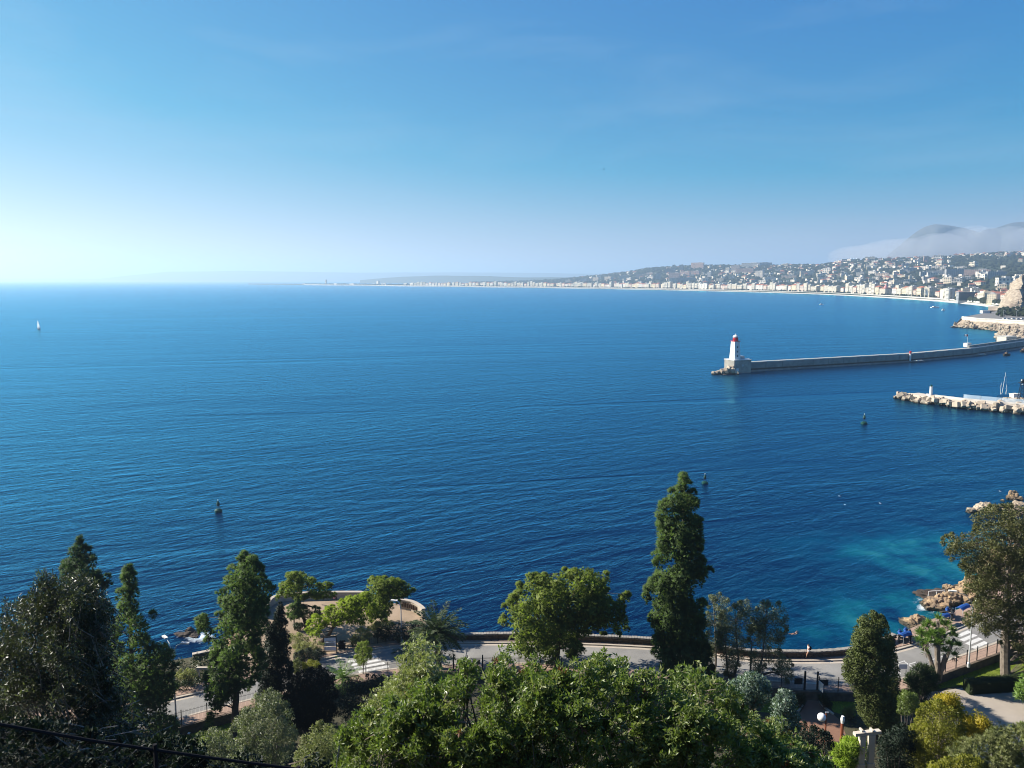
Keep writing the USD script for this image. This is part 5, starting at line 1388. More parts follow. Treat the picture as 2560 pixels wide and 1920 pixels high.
# --- the tall conical pines
def conifer(name, label, axis, y, outline, thick, npuff, r, matn, tufts=24, per=16, L=0.36, W=0.072, trunk_r=0.35, jitter=1.0, seed=0, group=None, up=0.35, skip=0.0):
    line = trunk_line(axis, y)
    P = crown_points(outline, y, thick, npuff)
    R = fit(P, r * rv.uniform(0.7, 1.5, len(P)))
    tip = resample3(line[-4:], 14); tip[1:-1] += rv.normal(0, 0.16, (12, 3)); P = np.vstack([P, tip]); R = np.r_[R, np.linspace(0.85, 0.3, 14)]
    br = limbs(MB(), line, P, 0.06, 0.25, 2)
    return tree(name, label, [(line, trunk_r, 0.05)], [('crown', needle_crown(P, R, tufts, per, L, W, up), matn)], 'bark', group, br)
yC = at(1700, 1722, ZG)[1]
OUT_TALL = [(1706, 1184), (1722, 1200), (1728, 1222), (1745, 1238), (1742, 1262), (1734, 1290), (1752, 1300), (1752, 1330), (1762, 1345), (1752, 1372), (1740, 1390), (1762, 1398), (1758, 1412), (1782, 1416), (1776, 1434), (1760, 1450), (1762, 1500), (1768, 1560), (1770, 1620), (1788, 1700), (1700, 1730), (1650, 1680), (1628, 1610), (1640, 1585), (1624, 1550), (1628, 1530), (1640, 1512), (1612, 1500), (1614, 1466), (1636, 1440), (1644, 1436), (1636, 1402), (1634, 1380), (1646, 1372), (1640, 1340), (1650, 1335), (1638, 1300), (1646, 1262), (1664, 1254), (1678, 1228), (1690, 1216), (1698, 1198)]
P1 = crown_points(OUT_TALL, yC, 5.5, 340)
T1 = np.array([aty(a_, b_, yC + d_) for a_, b_, d_ in [(1706, 1194, 0), (1710, 1206, .1), (1704, 1214, -.2), (1712, 1224, 0), (1700, 1232, .2), (1716, 1238, -.2), (1706, 1246, -.3), (1722, 1252, .2), (1696, 1254, 0), (1710, 1262, -.5)]])
big = trunk_line([(1712, 1745), (1716, 1600), (1710, 1400), (1706, 1190)], yC)
tree('tall_pine', 'tall dense green pine rising far above the road, right of the round pine', [(big, 0.42, 0.05)], [('crown', needle_crown(P1, rv.uniform(0.75, 1.3, len(P1)), 28, 18, 0.38, 0.075, 0.45, 0.55).merge(needle_crown(T1, np.linspace(0.32, 0.62, len(T1)), 28, 18, 0.34, 0.07, 0.6)), 'needle_green')], 'bark', 'tall conical pines below the viewpoint', limbs(MB(), big, P1, 0.07, 0.25, 3))
conifer('tall_pine', 'dark pine at far left behind the big olive', [(205, 1850), (203, 1600), (201, 1350)], 73, [(201, 1345), (222, 1372), (236, 1400), (246, 1430), (246, 1450), (262, 1428), (272, 1420), (272, 1450), (276, 1490), (290, 1520), (286, 1600), (300, 1680), (250, 1760), (150, 1760), (110, 1640), (130, 1560), (150, 1480), (158, 1420), (172, 1390), (186, 1362)], 6, 160, 0.95, 'needle_dark', group='tall conical pines below the viewpoint')
conifer('tall_pine', 'thin open pine with bare trunk showing, second from the left', [(338, 1870), (332, 1700), (326, 1560), (322, 1422)], 66, [(322, 1416), (334, 1436), (336, 1462), (346, 1480), (350, 1500), (340, 1524), (362, 1560), (386, 1524), (380, 1560), (372, 1590), (366, 1612), (395, 1606), (430, 1636), (440, 1660), (430, 1700), (440, 1730), (420, 1760), (440, 1800), (450, 1880), (250, 1880), (255, 1800), (270, 1720), (290, 1640), (282, 1570), (296, 1550), (300, 1510), (292, 1480), (306, 1462), (312, 1436)], 5.5, 165, 0.74, 'needle_green', 22, 16, 0.38, 0.07, 0.3, group='tall conical pines below the viewpoint')
conifer('tall_pine', 'bushy dark pine left of the lookout, with drooping lit branches', [(584, 1840), (596, 1660), (606, 1520), (612, 1388)], 70, [(614, 1384), (634, 1396), (646, 1410), (660, 1430), (662, 1456), (684, 1466), (688, 1486), (670, 1510), (672, 1540), (664, 1570), (650, 1600), (660, 1640), (664, 1690), (620, 1720), (585, 1740), (556, 1760), (545, 1780), (530, 1850), (512, 1840), (524, 1790), (518, 1752), (514, 1700), (528, 1660), (530, 1640), (520, 1604), (508, 1590), (490, 1560), (486, 1540), (506, 1540), (530, 1556), (552, 1530), (562, 1528), (546, 1496), (548, 1470), (566, 1448), (574, 1422), (596, 1408), (602, 1392)], 6.5, 190, 0.9, 'needle_green', group='tall conical pines below the viewpoint')
# --- narrow dark cypress with two spires
yY = 74
c1 = crown_points([(700, 1506), (712, 1540), (724, 1600), (730, 1680), (732, 1790), (650, 1800), (648, 1700), (656, 1640), (668, 1560), (676, 1540), (682, 1570), (692, 1530)], yY, 3.0, 330)
tree('cypress', 'narrow almost black cypress with two spires beside the bushy pine', [(trunk_line([(690, 1810), (690, 1680), (698, 1520)], yY), 0.25, 0.04)], [('crown', leaf_crown(c1, rv.uniform(0.35, 0.6, len(c1)), 80, 0.22, 0.08, 0.9, 0.6, 0.6, dense=40), 'cypress_dark')])
# --- broad juniper right of the gate
yJ = 71
cj = crown_points([(2182, 1530), (2206, 1540), (2216, 1560), (2226, 1590), (2238, 1620), (2240, 1650), (2248, 1690), (2246, 1740), (2252, 1790), (2236, 1820), (2200, 1838), (2170, 1815), (2150, 1790), (2134, 1740), (2112, 1706), (2106, 1670), (2116, 1640), (2128, 1620), (2134, 1580), (2146, 1552), (2160, 1538)], yJ, 5.0, 520)
tree('juniper', 'broad dense olive green cypress standing right of the open gate', [(trunk_line([(2185, 1860), (2185, 1700), (2182, 1545)], yJ), 0.4, 0.06)], [('crown', leaf_crown(cj, rv.uniform(0.32, 0.62, len(cj)), 70, 0.17, 0.08, 0.5, 0.9, 0.62, 0.7, dense=50), 'cypress_leaf')])
# --- big round pine in the middle
yR = at(1400, 1668, Z0)[1] - 1.0
cr = crown_points([(1440, 1421), (1462, 1418), (1490, 1424), (1512, 1418), (1524, 1440), (1524, 1462), (1516, 1490), (1536, 1500), (1552, 1490), (1570, 1478), (1572, 1500), (1560, 1530), (1572, 1560), (1568, 1590), (1530, 1586), (1490, 1588), (1460, 1596), (1440, 1600), (1462, 1630), (1440, 1650), (1400, 1640), (1380, 1680), (1330, 1660), (1290, 1650), (1268, 1620), (1252, 1590), (1250, 1540), (1262, 1510), (1282, 1484), (1300, 1470), (1286, 1458), (1306, 1440), (1340, 1430), (1346, 1440), (1380, 1432), (1410, 1424)], yR, 9.0, 240)
tr1 = trunk_line([(1392, 1700), (1392, 1640), (1400, 1580), (1430, 1500), (1450, 1450)], yR)
tr2 = trunk_line([(1392, 1660), (1360, 1580), (1330, 1500)], yR)
sunny = (cr - cr.mean(0)) @ SUNV
tree('round_pine', 'large rounded bright green pine in the middle, leaning over the road', [(tr1, 0.38, 0.1), (tr2, 0.25, 0.06)], [('crown', needle_crown(cr, rv.uniform(0.9, 1.75, len(cr)), 40, 17, 0.28, 0.068, 0.75, 0.6), 'pine_mid')], 'bark', None, limbs(MB(), tr1, cr, 0.06, 0.2, 3))
# --- pines of the lookout
def umbrella(label, trunk, y, outline, thick, n, r, matn, tufts=26, per=16, L=0.28, lobes=None):
    line = trunk_line(trunk, y)
    P = crown_points(outline, y, thick, n)
    tree('umbrella_pine', label, [(line, 0.26, 0.08)], [('crown', needle_crown(P, r * rv.uniform(0.9, 1.7, len(P)), tufts, per, L, 0.06, 0.8, 0.5), matn)], 'bark', 'pines on the lookout', limbs(MB(), line, P, 0.06, 0.1, 2))
umbrella('wind bent pine with flat dull green crown over the lookout wall', [(766, 1572), (762, 1552), (748, 1520), (752, 1470)], at(766, 1572, Z0)[1], [(722, 1432), (750, 1430), (766, 1440), (790, 1450), (800, 1462), (812, 1450), (832, 1452), (826, 1470), (838, 1480), (834, 1494), (800, 1500), (776, 1492), (760, 1506), (730, 1496), (712, 1500), (690, 1496), (700, 1478), (700, 1452)], 4.5, 75, 0.6, 'pine_mid', L=0.28)
umbrella('low spreading branches of the lookout pine in front of its trunk', [(768, 1574), (770, 1560), (785, 1535), (790, 1520)], at(766, 1574, Z0)[1] - 0.6, [(726, 1510), (742, 1504), (760, 1518), (790, 1520), (808, 1528), (806, 1546), (790, 1540), (770, 1550), (748, 1545), (722, 1552), (716, 1530)], 3.0, 36, 0.45, 'needle_green', L=0.26)
umbrella('leaning pine with brilliant yellow green crown in front of the lookout', [(795, 1612), (808, 1600), (822, 1588), (832, 1568), (846, 1558), (880, 1530)], at(795, 1612, Z0)[1], [(860, 1500), (880, 1492), (900, 1486), (922, 1480), (930, 1500), (940, 1530), (926, 1556), (900, 1566), (868, 1560), (844, 1566), (820, 1560), (806, 1580), (796, 1600), (776, 1594), (764, 1580), (770, 1560), (776, 1548), (800, 1530), (830, 1515)], 4.5, 95, 0.6, 'pine_bright')
umbrella('tall dark green pine with domed crown right of the leaning pine', [(968, 1574), (966, 1555), (962, 1530), (970, 1480)], at(968, 1574, Z0)[1], [(930, 1446), (952, 1442), (978, 1446), (1000, 1452), (1014, 1458), (1030, 1466), (1036, 1478), (1024, 1488), (1010, 1494), (1004, 1512), (986, 1516), (975, 1530), (962, 1556), (930, 1560), (912, 1552), (920, 1520), (918, 1490), (916, 1460)], 5.5, 105, 0.68, 'pine_mid')
# --- olives by the road
def olive(label, trunks, y, outline, thick, n, r, per=110, matn='olive_leaf', L=0.2, W=0.065, name='olive_tree', bark='bark_grey', coreR=0.25, group=None, droop=0.25, tr=0.16):
    lines = [(trunk_line(t_, y), tr, 0.04) for t_ in trunks]
    P = crown_points(outline, y, thick, n)
    return tree(name, label, lines, [('crown', leaf_crown(P, r * rv.uniform(0.8, 1.5, len(P)), per, L, W, 0.2, 0.7, coreR, 0.3, droop), matn)], bark, group, limbs(MB(), np.vstack([l[0] for l in lines]), P, 0.035, 0.2, 2))
yO = at(1840, 1716, ZG)[1]
G_ = 'olive trees behind the fence'
olive('grey olive just right of the tall pine, its top over the water', [[(1788, 1720), (1790, 1640), (1785, 1520)]], yO + 3, [(1776, 1486), (1800, 1484), (1824, 1500), (1830, 1520), (1822, 1560), (1800, 1620), (1770, 1680), (1762, 1560)], 4, 55, 0.5, group=G_)
olive('left one of the two grey green olives at the fence, with twisted trunk', [[(1828, 1722), (1834, 1690), (1846, 1650), (1838, 1560)], [(1828, 1722), (1818, 1670), (1812, 1600)]], yO, [(1830, 1514), (1850, 1504), (1868, 1498), (1884, 1520), (1884, 1580), (1870, 1630), (1850, 1660), (1842, 1690), (1812, 1690), (1800, 1640), (1790, 1590), (1792, 1550), (1806, 1526)], 5, 105, 0.5, group=G_)
olive('right one of the grey green olives at the fence, bushes hanging over the pickets', [[(1890, 1726), (1892, 1690), (1905, 1650), (1915, 1560)], [(1890, 1726), (1876, 1680), (1880, 1600)], [(1893, 1690), (1930, 1680), (1960, 1690)]], yO - 1.5, [(1900, 1506), (1920, 1498), (1944, 1504), (1962, 1514), (1972, 1530), (1970, 1570), (1960, 1600), (1950, 1630), (1975, 1650), (1986, 1670), (1984, 1700), (1960, 1714), (1950, 1690), (1920, 1660), (1900, 1690), (1876, 1680), (1868, 1640), (1872, 1570), (1884, 1530)], 5, 130, 0.5, group=G_)
# --- big tree on the right edge
yB = at(2515, 1690, ZG)[1]
bt = trunk_line([(2514, 1694), (2512, 1640), (2516, 1560), (2520, 1450), (2525, 1350), (2530, 1290)], yB)
cb = crown_points([(2440, 1276), (2470, 1264), (2500, 1262), (2540, 1258), (2600, 1270), (2700, 1350), (2720, 1500), (2700, 1640), (2620, 1690), (2560, 1660), (2540, 1620), (2500, 1610), (2490, 1580), (2462, 1592), (2436, 1570), (2410, 1565), (2400, 1550), (2420, 1530), (2440, 1500), (2410, 1480), (2404, 1462), (2418, 1440), (2396, 1420), (2404, 1400), (2376, 1404), (2362, 1380), (2350, 1350), (2366, 1338), (2390, 1330), (2420, 1336), (2434, 1320), (2426, 1290)], yB, 10, 800)
tree('spreading_oak', 'big spreading brownish green tree filling the right edge', [(bt, 0.55, 0.12)], [('crown', leaf_crown(cb, rv.uniform(0.55, 1.1, len(cb)), 95, 0.20, 0.11, 0.2, 0.7, 0.25, 0.3, 0.2), 'oak_leaf')], 'bark_pale', None, limbs(MB(), bt, cb, 0.07, 0.2, 2))
# --- palms
def frond(mb, rb, base, direc, L, droop, leaf_l, n=26, w=0.045):
    d = np.array(direc, float); pts = []
    p = np.array(base, float)
    for k in range(9):
        pts.append(p.copy()); p = p + d * L / 8
        d = d + np.array([0, 0, -droop / 8 * (0.5 + k / 6)]); d /= np.linalg.norm(d)
    pts = np.array(pts)
    rb.tube(pts, np.linspace(0.035, 0.008, 9), 4, cap=False)
    t = np.linspace(0.12, 1, n) * 8
    c = np.stack([np.interp(t, np.arange(9), pts[:, k]) for k in range(3)], 1)
    tg = unit(np.gradient(c, axis=0)); s = unit(np.cross(tg, [0, 0, 1.0]))
    ll = leaf_l * np.sin(np.linspace(0.35, 2.9, n)) ** 0.6
    for sg in (-1, 1):
        D = unit(s * sg + tg * 0.55 + [0, 0, -0.12] + rsph(n) * 0.1)
        mb.add(*leaves(c, D, ll, w))
def palm(label, base_px, head_px, y, nf, L, leaf_l, trunk_r=0.28, name='palm_tree', up=0.3, droop=1.0, w=0.05, matn='palm_leaf'):
    line = trunk_line([base_px, head_px], y)
    head = line[-1]
    t = thing(name, label, 'palm', line[0])
    tm = MB().tube(line - line[0], trunk_r * np.array([1.15 if k % 2 else 0.95 for k in range(len(line))]), 9)
    obj('trunk', tm, 'bark', t)
    for k in range(nf):
        a = k * 2.39996; e = 1.35 - 1.75 * (k / nf) ** 0.8
        mb, rb = MB(), MB()
        frond(mb, rb, head - line[0], (math.cos(a) * math.cos(e), math.sin(a) * math.cos(e), math.sin(e)), L * rv.uniform(0.85, 1.1), droop, leaf_l, w=w)
        fr_ = obj('frond', mb, matn, t)
        obj('rib', rb, matn, fr_)
palm('date palm with dark arching fronds above the road', (1100, 1690), (1092, 1585), at(1100, 1690, ZG)[1], 60, 3.6, 0.7, w=0.12)
palm('small bright palm beside the zebra crossing', (858, 1740), (858, 1695), at(858, 1745, ZG)[1] - 1, 24, 2.1, 0.5, 0.16, droop=0.7, matn='yucca_leaf')
palm('low fan of drooping pale fronds under the date palm', (1010, 1660), (1018, 1640), at(1012, 1690, ZG)[1] + 3, 20, 2.2, 0.5, 0.16, droop=1.2)
# --- yucca with several heads
def rosette(mb, c, axis, n, L, w):
    D = unit(rsph(n) + np.array(axis) * 0.9)
    mb.add(*leaves(np.tile(c, (n, 1)) + D * 0.05, D, L * rv.uniform(0.7, 1.1, n), w, fold=0.2))
yY2 = at(2345, 1712, ZG)[1]
t = thing('yucca', 'many headed yucca with sword leaves and shaggy pale stems at the right fence', 'yucca', aty(2345, 1705, yY2))
b0_ = aty(2345, 1705, yY2)
heads = [(2345, 1548, 0), (2320, 1560, .5), (2368, 1562, -.4), (2302, 1580, 0), (2330, 1585, -1), (2356, 1584, -1.2), (2384, 1590, .3), (2296, 1602, -.5), (2318, 1606, -1.3), (2346, 1608, -1.5), (2372, 1612, -1), (2394, 1615, 0), (2338, 1568, .8), (2308, 1592, 1), (2386, 1640, -.6), (2362, 1630, -1.4)]
heads += [(rv.uniform(2296, 2392), rv.uniform(1556, 1636), rv.uniform(-1.2, 1)) for _ in range(14)]
for k, (a, b_, d) in enumerate(heads):
    h = aty(a, b_, yY2 + d) - b0_
    mb = MB(); rosette(mb, h, (0, 0, 1), 70, 0.78, 0.085)
    hd = obj('leaf_head', mb, 'yucca_leaf', t)
    skirt = MB(); D = unit(rsph(26) + [0, 0, -1.2]); skirt.add(*leaves(np.tile(h - [0, 0, .15], (26, 1)), D, 0.6, 0.05)); obj('dead_skirt', skirt, 'bark_pale', hd)
for k in range(0, 16, 3):
    a, b_, d = heads[k]
    h = aty(a, b_ + 8, yY2 + d) - b0_
    obj('stem', MB().tube(resample3([[rv.normal(0, .2), rv.normal(0, .2), 0], h * [0.45, 0.5, 0.5], h], 10), [0.22, 0.25, 0.2, 0.24, 0.2, 0.22, 0.18, 0.2, 0.16, 0.15], 7), 'bark_pale', t)
# --- shrubs
def shrub(label, outline, y, thick, n, r, per, L, W, matn, name='shrub', core_=0.42, up=0.4, extra=None, cat='shrub', group=None, tri=False, stem=True):
    P = crown_points(outline, y, thick, n)
    base = np.array([P[:, 0].mean(), P[:, 1].mean(), min(P[:, 2].min(), ground_y(y)) if y > 30 else P[:, 2].min()])
    t = thing(name, label, cat, base, 0, group)
    mb = needle_crown(P, r * rv.uniform(0.7, 1.2, len(P)), 12, max(4, per // 12), L, W * 1.3, up, core_) if tri else leaf_crown(P, r * rv.uniform(0.8, 1.35, len(P)), int(per * 0.85), L * 1.18, W * 1.28, up, 0.8, core_, 0.4, dense=24)
    v, f = mb.get(); obj('foliage', (v - base, f, mb.normals()), matn, t)
    if stem:
        st2 = MB()
        for p in P[::max(1, len(P) // 14)]:
            st2.tube(np.array([[0, 0, 0], (p - base) * [0.5, 0.5, 0.6], p - base]), [0.05, 0.035, 0.012], 4, cap=False)
        obj('stems', st2, 'bark_grey', t)
    return t
gy_ = lambda px, py: at(px, py, ZG)[1]
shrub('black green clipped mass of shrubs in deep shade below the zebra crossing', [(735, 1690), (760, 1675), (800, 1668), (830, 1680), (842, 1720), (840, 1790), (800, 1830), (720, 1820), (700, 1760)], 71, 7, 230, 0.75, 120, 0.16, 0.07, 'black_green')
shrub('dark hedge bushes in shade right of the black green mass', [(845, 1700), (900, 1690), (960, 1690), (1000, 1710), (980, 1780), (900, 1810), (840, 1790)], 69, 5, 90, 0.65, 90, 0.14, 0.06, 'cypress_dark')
shrub('grey green shrub at bottom left under the bushy pine', [(620, 1765), (645, 1735), (672, 1722), (700, 1740), (720, 1765), (740, 1800), (738, 1860), (710, 1920), (580, 1930), (570, 1850), (585, 1800)], 45, 5, 170, 0.4, 110, 0.11, 0.035, 'olive_leaf')
shrub('pale grey shrub right of the grey green one at the bottom', [(770, 1830), (800, 1808), (830, 1815), (852, 1850), (880, 1870), (880, 1935), (730, 1935), (745, 1880), (756, 1850)], 36, 4, 120, 0.32, 110, 0.09, 0.03, 'fine_grey_leaf')
shrub('low grey green bushes along the bottom between the pines', [(480, 1840), (540, 1820), (590, 1850), (600, 1930), (420, 1935), (430, 1880)], 48, 4, 90, 0.45, 90, 0.12, 0.04, 'olive_leaf')
shrub('yellow green bush beside the left low wall', [(440, 1690), (448, 1676), (470, 1672), (490, 1680), (496, 1694), (478, 1704), (450, 1704)], at(470, 1706, Z0)[1], 2.5, 40, 0.35, 90, 0.12, 0.05, 'shrub_pale')
shrub('dark scrub between the yellow green bush and the pavement', [(440, 1702), (470, 1698), (500, 1694), (512, 1706), (500, 1720), (460, 1730), (436, 1730)], at(470, 1722, Z0)[1], 2, 36, 0.35, 80, 0.12, 0.05, 'hedge_leaf')
for lab, o, yy, m_, n_, r_ in [
    ('pale feathery shrub at the left edge of the lookout', [(720, 1590), (740, 1580), (764, 1590), (775, 1605), (760, 1620), (728, 1620)], at(750, 1625, Z0)[1], 'shrub_pale', 44, .35),
    ('grey green spreading shrub under the leaning trunk', [(730, 1620), (760, 1605), (790, 1600), (812, 1612), (806, 1628), (770, 1640), (738, 1640)], at(770, 1640, Z0)[1], 'shrub_pale', 46, .35),
    ('dark blue green low hedge left of the information panel', [(735, 1634), (770, 1622), (800, 1626), (816, 1632), (800, 1650), (750, 1668), (734, 1660)], at(770, 1660, Z0)[1], 'cypress_dark', 60, .38),
    ('rusty orange green bush beside the crossing, above the black mass', [(756, 1660), (778, 1650), (796, 1654), (802, 1668), (790, 1680), (760, 1682)], at(780, 1698, Z0)[1] - 2, 'yellow_green_leaf', 40, .35),
    ('grey twiggy shrub left of the rusty bush', [(726, 1660), (744, 1648), (756, 1662), (752, 1682), (728, 1684)], at(740, 1698, Z0)[1] - 2, 'fine_grey_leaf', 34, .32),
    ('small dark bush by the sandy path of the lookout', [(735, 1562), (746, 1556), (758, 1562), (752, 1574), (738, 1574)], at(746, 1576, Z0)[1], 'hedge_leaf', 22, .28),
    ('pale grassy shrub right of the lookout entrance', [(874, 1606), (884, 1584), (900, 1568), (918, 1572), (930, 1590), (914, 1608), (890, 1614)], at(900, 1614, Z0)[1], 'shrub_pale', 50, .36),
    ('pale scrub under the domed pine', [(918, 1570), (940, 1556), (975, 1552), (985, 1560), (970, 1570), (940, 1580)], at(950, 1584, Z0)[1], 'shrub_pale', 44, .36),
    ('black green shrub mass between the domed pine and the white lamp', [(930, 1580), (960, 1566), (1000, 1560), (1050, 1552), (1075, 1580), (1080, 1600), (1000, 1606), (940, 1600)], at(1000, 1606, Z0)[1], 'cypress_dark', 110, .45)]:
    shrub(lab, o, yy, 2.6, n_, r_, 85, 0.12, 0.05, m_)
olive('young bright green tree standing at the roadside in front of the crossing', [[(908, 1712), (908, 1680), (910, 1630)]], at(908, 1716, ZG)[1] + 1, [(912, 1602), (928, 1612), (930, 1640), (922, 1662), (900, 1668), (886, 1650), (888, 1624), (896, 1608)], 2.4, 60, 0.32, 80, 'pine_mid', 0.15, 0.05, 'young_tree', 'bark', 0.4, tr=0.06)
shrub('small round bush left of the open gate', [(1990, 1742), (2000, 1730), (2012, 1736), (2014, 1756), (2004, 1770), (1990, 1764)], gy_(2000, 1768), 1.6, 36, 0.26, 80, 0.09, 0.045, 'hedge_leaf')
shrub('dark green bushes along the path right of the open gate', [(2046, 1738), (2062, 1736), (2074, 1750), (2082, 1768), (2064, 1766), (2050, 1752)], gy_(2064, 1768), 1.6, 44, 0.26, 80, 0.09, 0.045, 'hedge_leaf')
shrub('rocky clump of dry plants at the end of the right lawn patch', [(2100, 1776), (2130, 1764), (2146, 1772), (2140, 1794), (2108, 1796)], gy_(2124, 1796), 1.5, 26, 0.25, 70, 0.09, 0.04, 'fine_grey_leaf')
shrub('palmetto bush with splayed pale fronds below the yucca', [(2264, 1700), (2280, 1674), (2300, 1664), (2330, 1672), (2345, 1700), (2340, 1730), (2300, 1740), (2270, 1734)], gy_(2300, 1752), 3.5, 90, 0.36, 70, 0.4, 0.05, 'palm_leaf', up=0.8)
shrub('bright green bush behind the juniper, left of the yellow tree', [(2248, 1726), (2270, 1730), (2292, 1738), (2294, 1770), (2270, 1790), (2246, 1780)], 66, 3.0, 60, 0.4, 85, 0.12, 0.055, 'bay_leaf')
shrub('grassy green shrub with upright leaves behind the rust red pole', [(2080, 1868), (2110, 1850), (2150, 1846), (2164, 1870), (2160, 1930), (2078, 1935)], 47, 2.6, 90, 0.3, 80, 0.2, 0.04, 'grass_leaf', up=1.2)
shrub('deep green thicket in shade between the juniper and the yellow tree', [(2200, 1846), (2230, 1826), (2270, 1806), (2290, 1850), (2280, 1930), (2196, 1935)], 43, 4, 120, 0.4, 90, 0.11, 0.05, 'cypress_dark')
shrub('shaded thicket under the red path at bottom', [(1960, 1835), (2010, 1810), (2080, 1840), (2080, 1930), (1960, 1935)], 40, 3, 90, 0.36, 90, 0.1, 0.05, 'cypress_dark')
# clipped hedge on the right lawn
hp0, hp1 = at(2424, 1738, ZG), at(2600, 1726, ZG)
t = thing('clipped_hedge', 'clipped dark box hedge on the lawn under the big right tree', 'hedge', (0, 0, ZG))
mb = MB(); n = 9000
u = rv.random(n); face = rv.random(n)
hx = hp0[0] + (hp1[0] - hp0[0]) * u; hy = hp0[1] + (hp1[1] - hp0[1]) * u
off = np.where(face < 0.5, 0.0, rv.random(n) * 1.4); hz = np.where(face < 0.5, rv.random(n) * 1.25, 1.25)
Ph = np.stack([hx, hy + off, hz], 1) + rv.normal(0, 0.04, (n, 3))
mb.add(*leaves(Ph, unit(rsph(n) + [0, -0.5, 0.6]), 0.11, 0.06))
inner = MB().prism(Polygon([(hp0[0], hp0[1] + 0.06), (hp1[0], hp1[1] + 0.06), (hp1[0], hp1[1] + 1.35), (hp0[0], hp0[1] + 1.35)]), 0, 1.18); mb.add(*inner.get())
obj('foliage', mb, 'hedge_leaf', t)
# yellow autumn tree
yV = 44
v1 = crown_points([(2270, 1830), (2290, 1800), (2300, 1766), (2340, 1750), (2384, 1760), (2420, 1790), (2430, 1830), (2420, 1880), (2380, 1940), (2270, 1940), (2262, 1880)], yV, 6, 220)
v2 = crown_points([(2340, 1752), (2360, 1742), (2388, 1746), (2400, 1766), (2410, 1790), (2384, 1786), (2350, 1776)], yV + 0.5, 3, 55)
v3 = crown_points([(2410, 1800), (2440, 1790), (2470, 1800), (2478, 1822), (2460, 1846), (2430, 1850), (2412, 1830)], yV - 0.5, 3.0, 65)
vt = trunk_line([(2345, 2010), (2345, 1900), (2350, 1800)], yV)
tree('autumn_tree', 'yellowing autumn tree at bottom right, brightest at its top and right side', [(vt, 0.16, 0.05)], [('crown', leaf_crown(v1, rv.uniform(0.25, 0.5, len(v1)), 110, 0.10, 0.06, 0.3, 0.7, 0.3, 0.3), 'yellow_green_leaf'), ('yellow_crown', leaf_crown(np.vstack([v2, v3]), rv.uniform(0.22, 0.45, len(v2) + len(v3)), 120, 0.10, 0.06, 0.3, 0.7, 0.3, 0.3), 'yellow_leaf')], 'bark_pale', None, limbs(MB(), vt, v1, 0.03, 0.2, 2))
shrub('soft grey green bush of fine needles in the bottom right corner', [(2370, 1890), (2400, 1868), (2440, 1850), (2500, 1830), (2560, 1822), (2640, 1830), (2640, 1960), (2360, 1960)], 26, 3.0, 190, 0.26, 300, 0.13, 0.012, 'fine_grey_leaf', up=0.9, tri=True, core_=0.6)
shrub('yellow green tips at the bottom right below the yellow tree', [(2330, 1912), (2400, 1895), (2450, 1900), (2440, 1960), (2320, 1960)], 24, 1.6, 70, 0.2, 90, 0.07, 0.035, 'yellow_green_leaf')
shrub('dark twiggy bare shrub right of the yellow crown', [(2476, 1826), (2494, 1806), (2510, 1816), (2530, 1832), (2528, 1850), (2500, 1850), (2470, 1846)], 42, 1.6, 24, 0.3, 40, 0.09, 0.03, 'olive_dark', core_=0.0)
shrub('green spiky plant cut by the right edge of the plaza', [(2540, 1720), (2560, 1690), (2620, 1690), (2640, 1780), (2560, 1770), (2542, 1744)], gy_(2570, 1780), 2.2, 50, 0.35, 60, 0.4, 0.06, 'yucca_leaf', up=0.8)
shrub('green bush cut by the right edge above the corner bush', [(2540, 1830), (2548, 1812), (2600, 1800), (2640, 1850), (2580, 1866)], 40, 1.6, 40, 0.3, 80, 0.1, 0.05, 'bay_leaf')
# low plants that cover the slope and the garden beds
gcx = rv.uniform([-60, 30], [75, 78], (5200, 2)); gcz = np.array([ground_y(q) for q in gcx[:, 1]])
keep = np.ones(len(gcx), bool)
import shapely
for pl in ([(2010, 1737), (2042, 1737), (2050, 1760), (2078, 1782), (2100, 1800), (2120, 1850), (1990, 1870), (1960, 1800), (2003, 1780), (2012, 1760)], [(2290, 1728), (2350, 1728), (2440, 1714), (2700, 1708), (2760, 1900), (2500, 1930), (2400, 1850), (2380, 1790)],
           [(380, 1838), (455, 1838), (560, 1805), (640, 1800), (600, 1850), (430, 1868)], [(1920, 1745), (1996, 1752), (2006, 1764), (1996, 1778), (1960, 1784), (1900, 1780)], [(2068, 1752), (2140, 1752), (2140, 1790), (2110, 1788), (2084, 1780)], [(2300, 1722), (2370, 1700), (2520, 1640), (2620, 1600), (2700, 1660), (2560, 1704), (2440, 1708), (2350, 1722)]):
    keep &= ~shapely.contains_xy(Polygon([tuple(at(a, b_, ZG)[:2]) for a, b_ in pl]).buffer(0.5), gcx[:, 0], gcx[:, 1])
keep &= shapely.contains_xy(gpoly.buffer(-1.2), gcx[:, 0], np.maximum(gcx[:, 1], 41))
gcP = np.c_[gcx, gcz + 0.25][keep]
near_c = rv.uniform([-14, 7], [16, 32], (2600, 2)); near_c = near_c[np.abs(near_c[:, 0]) < near_c[:, 1] * 0.75]
gcP = np.vstack([gcP, np.c_[near_c, [ground_y(q) + 0.15 for q in near_c[:, 1]]]])
vb = rv.uniform(left_bank.bounds[:2], left_bank.bounds[2:], (3000, 2)); vb = vb[shapely.contains_xy(left_bank.buffer(-0.7), vb[:, 0], vb[:, 1])][:420]
gcP = np.vstack([gcP, np.c_[vb, np.full(len(vb), Z0 + 0.3)]])
gc = leaf_crown(gcP, rv.uniform(0.35, 0.8, len(gcP)), 11, 0.27, 0.115, 0.6, 0.7, 0.55, dense=7)
obj('ground_cover', gc, 'hedge_leaf', label='low dark plants covering the slope and beds below the road', cat='plants', kind='stuff')
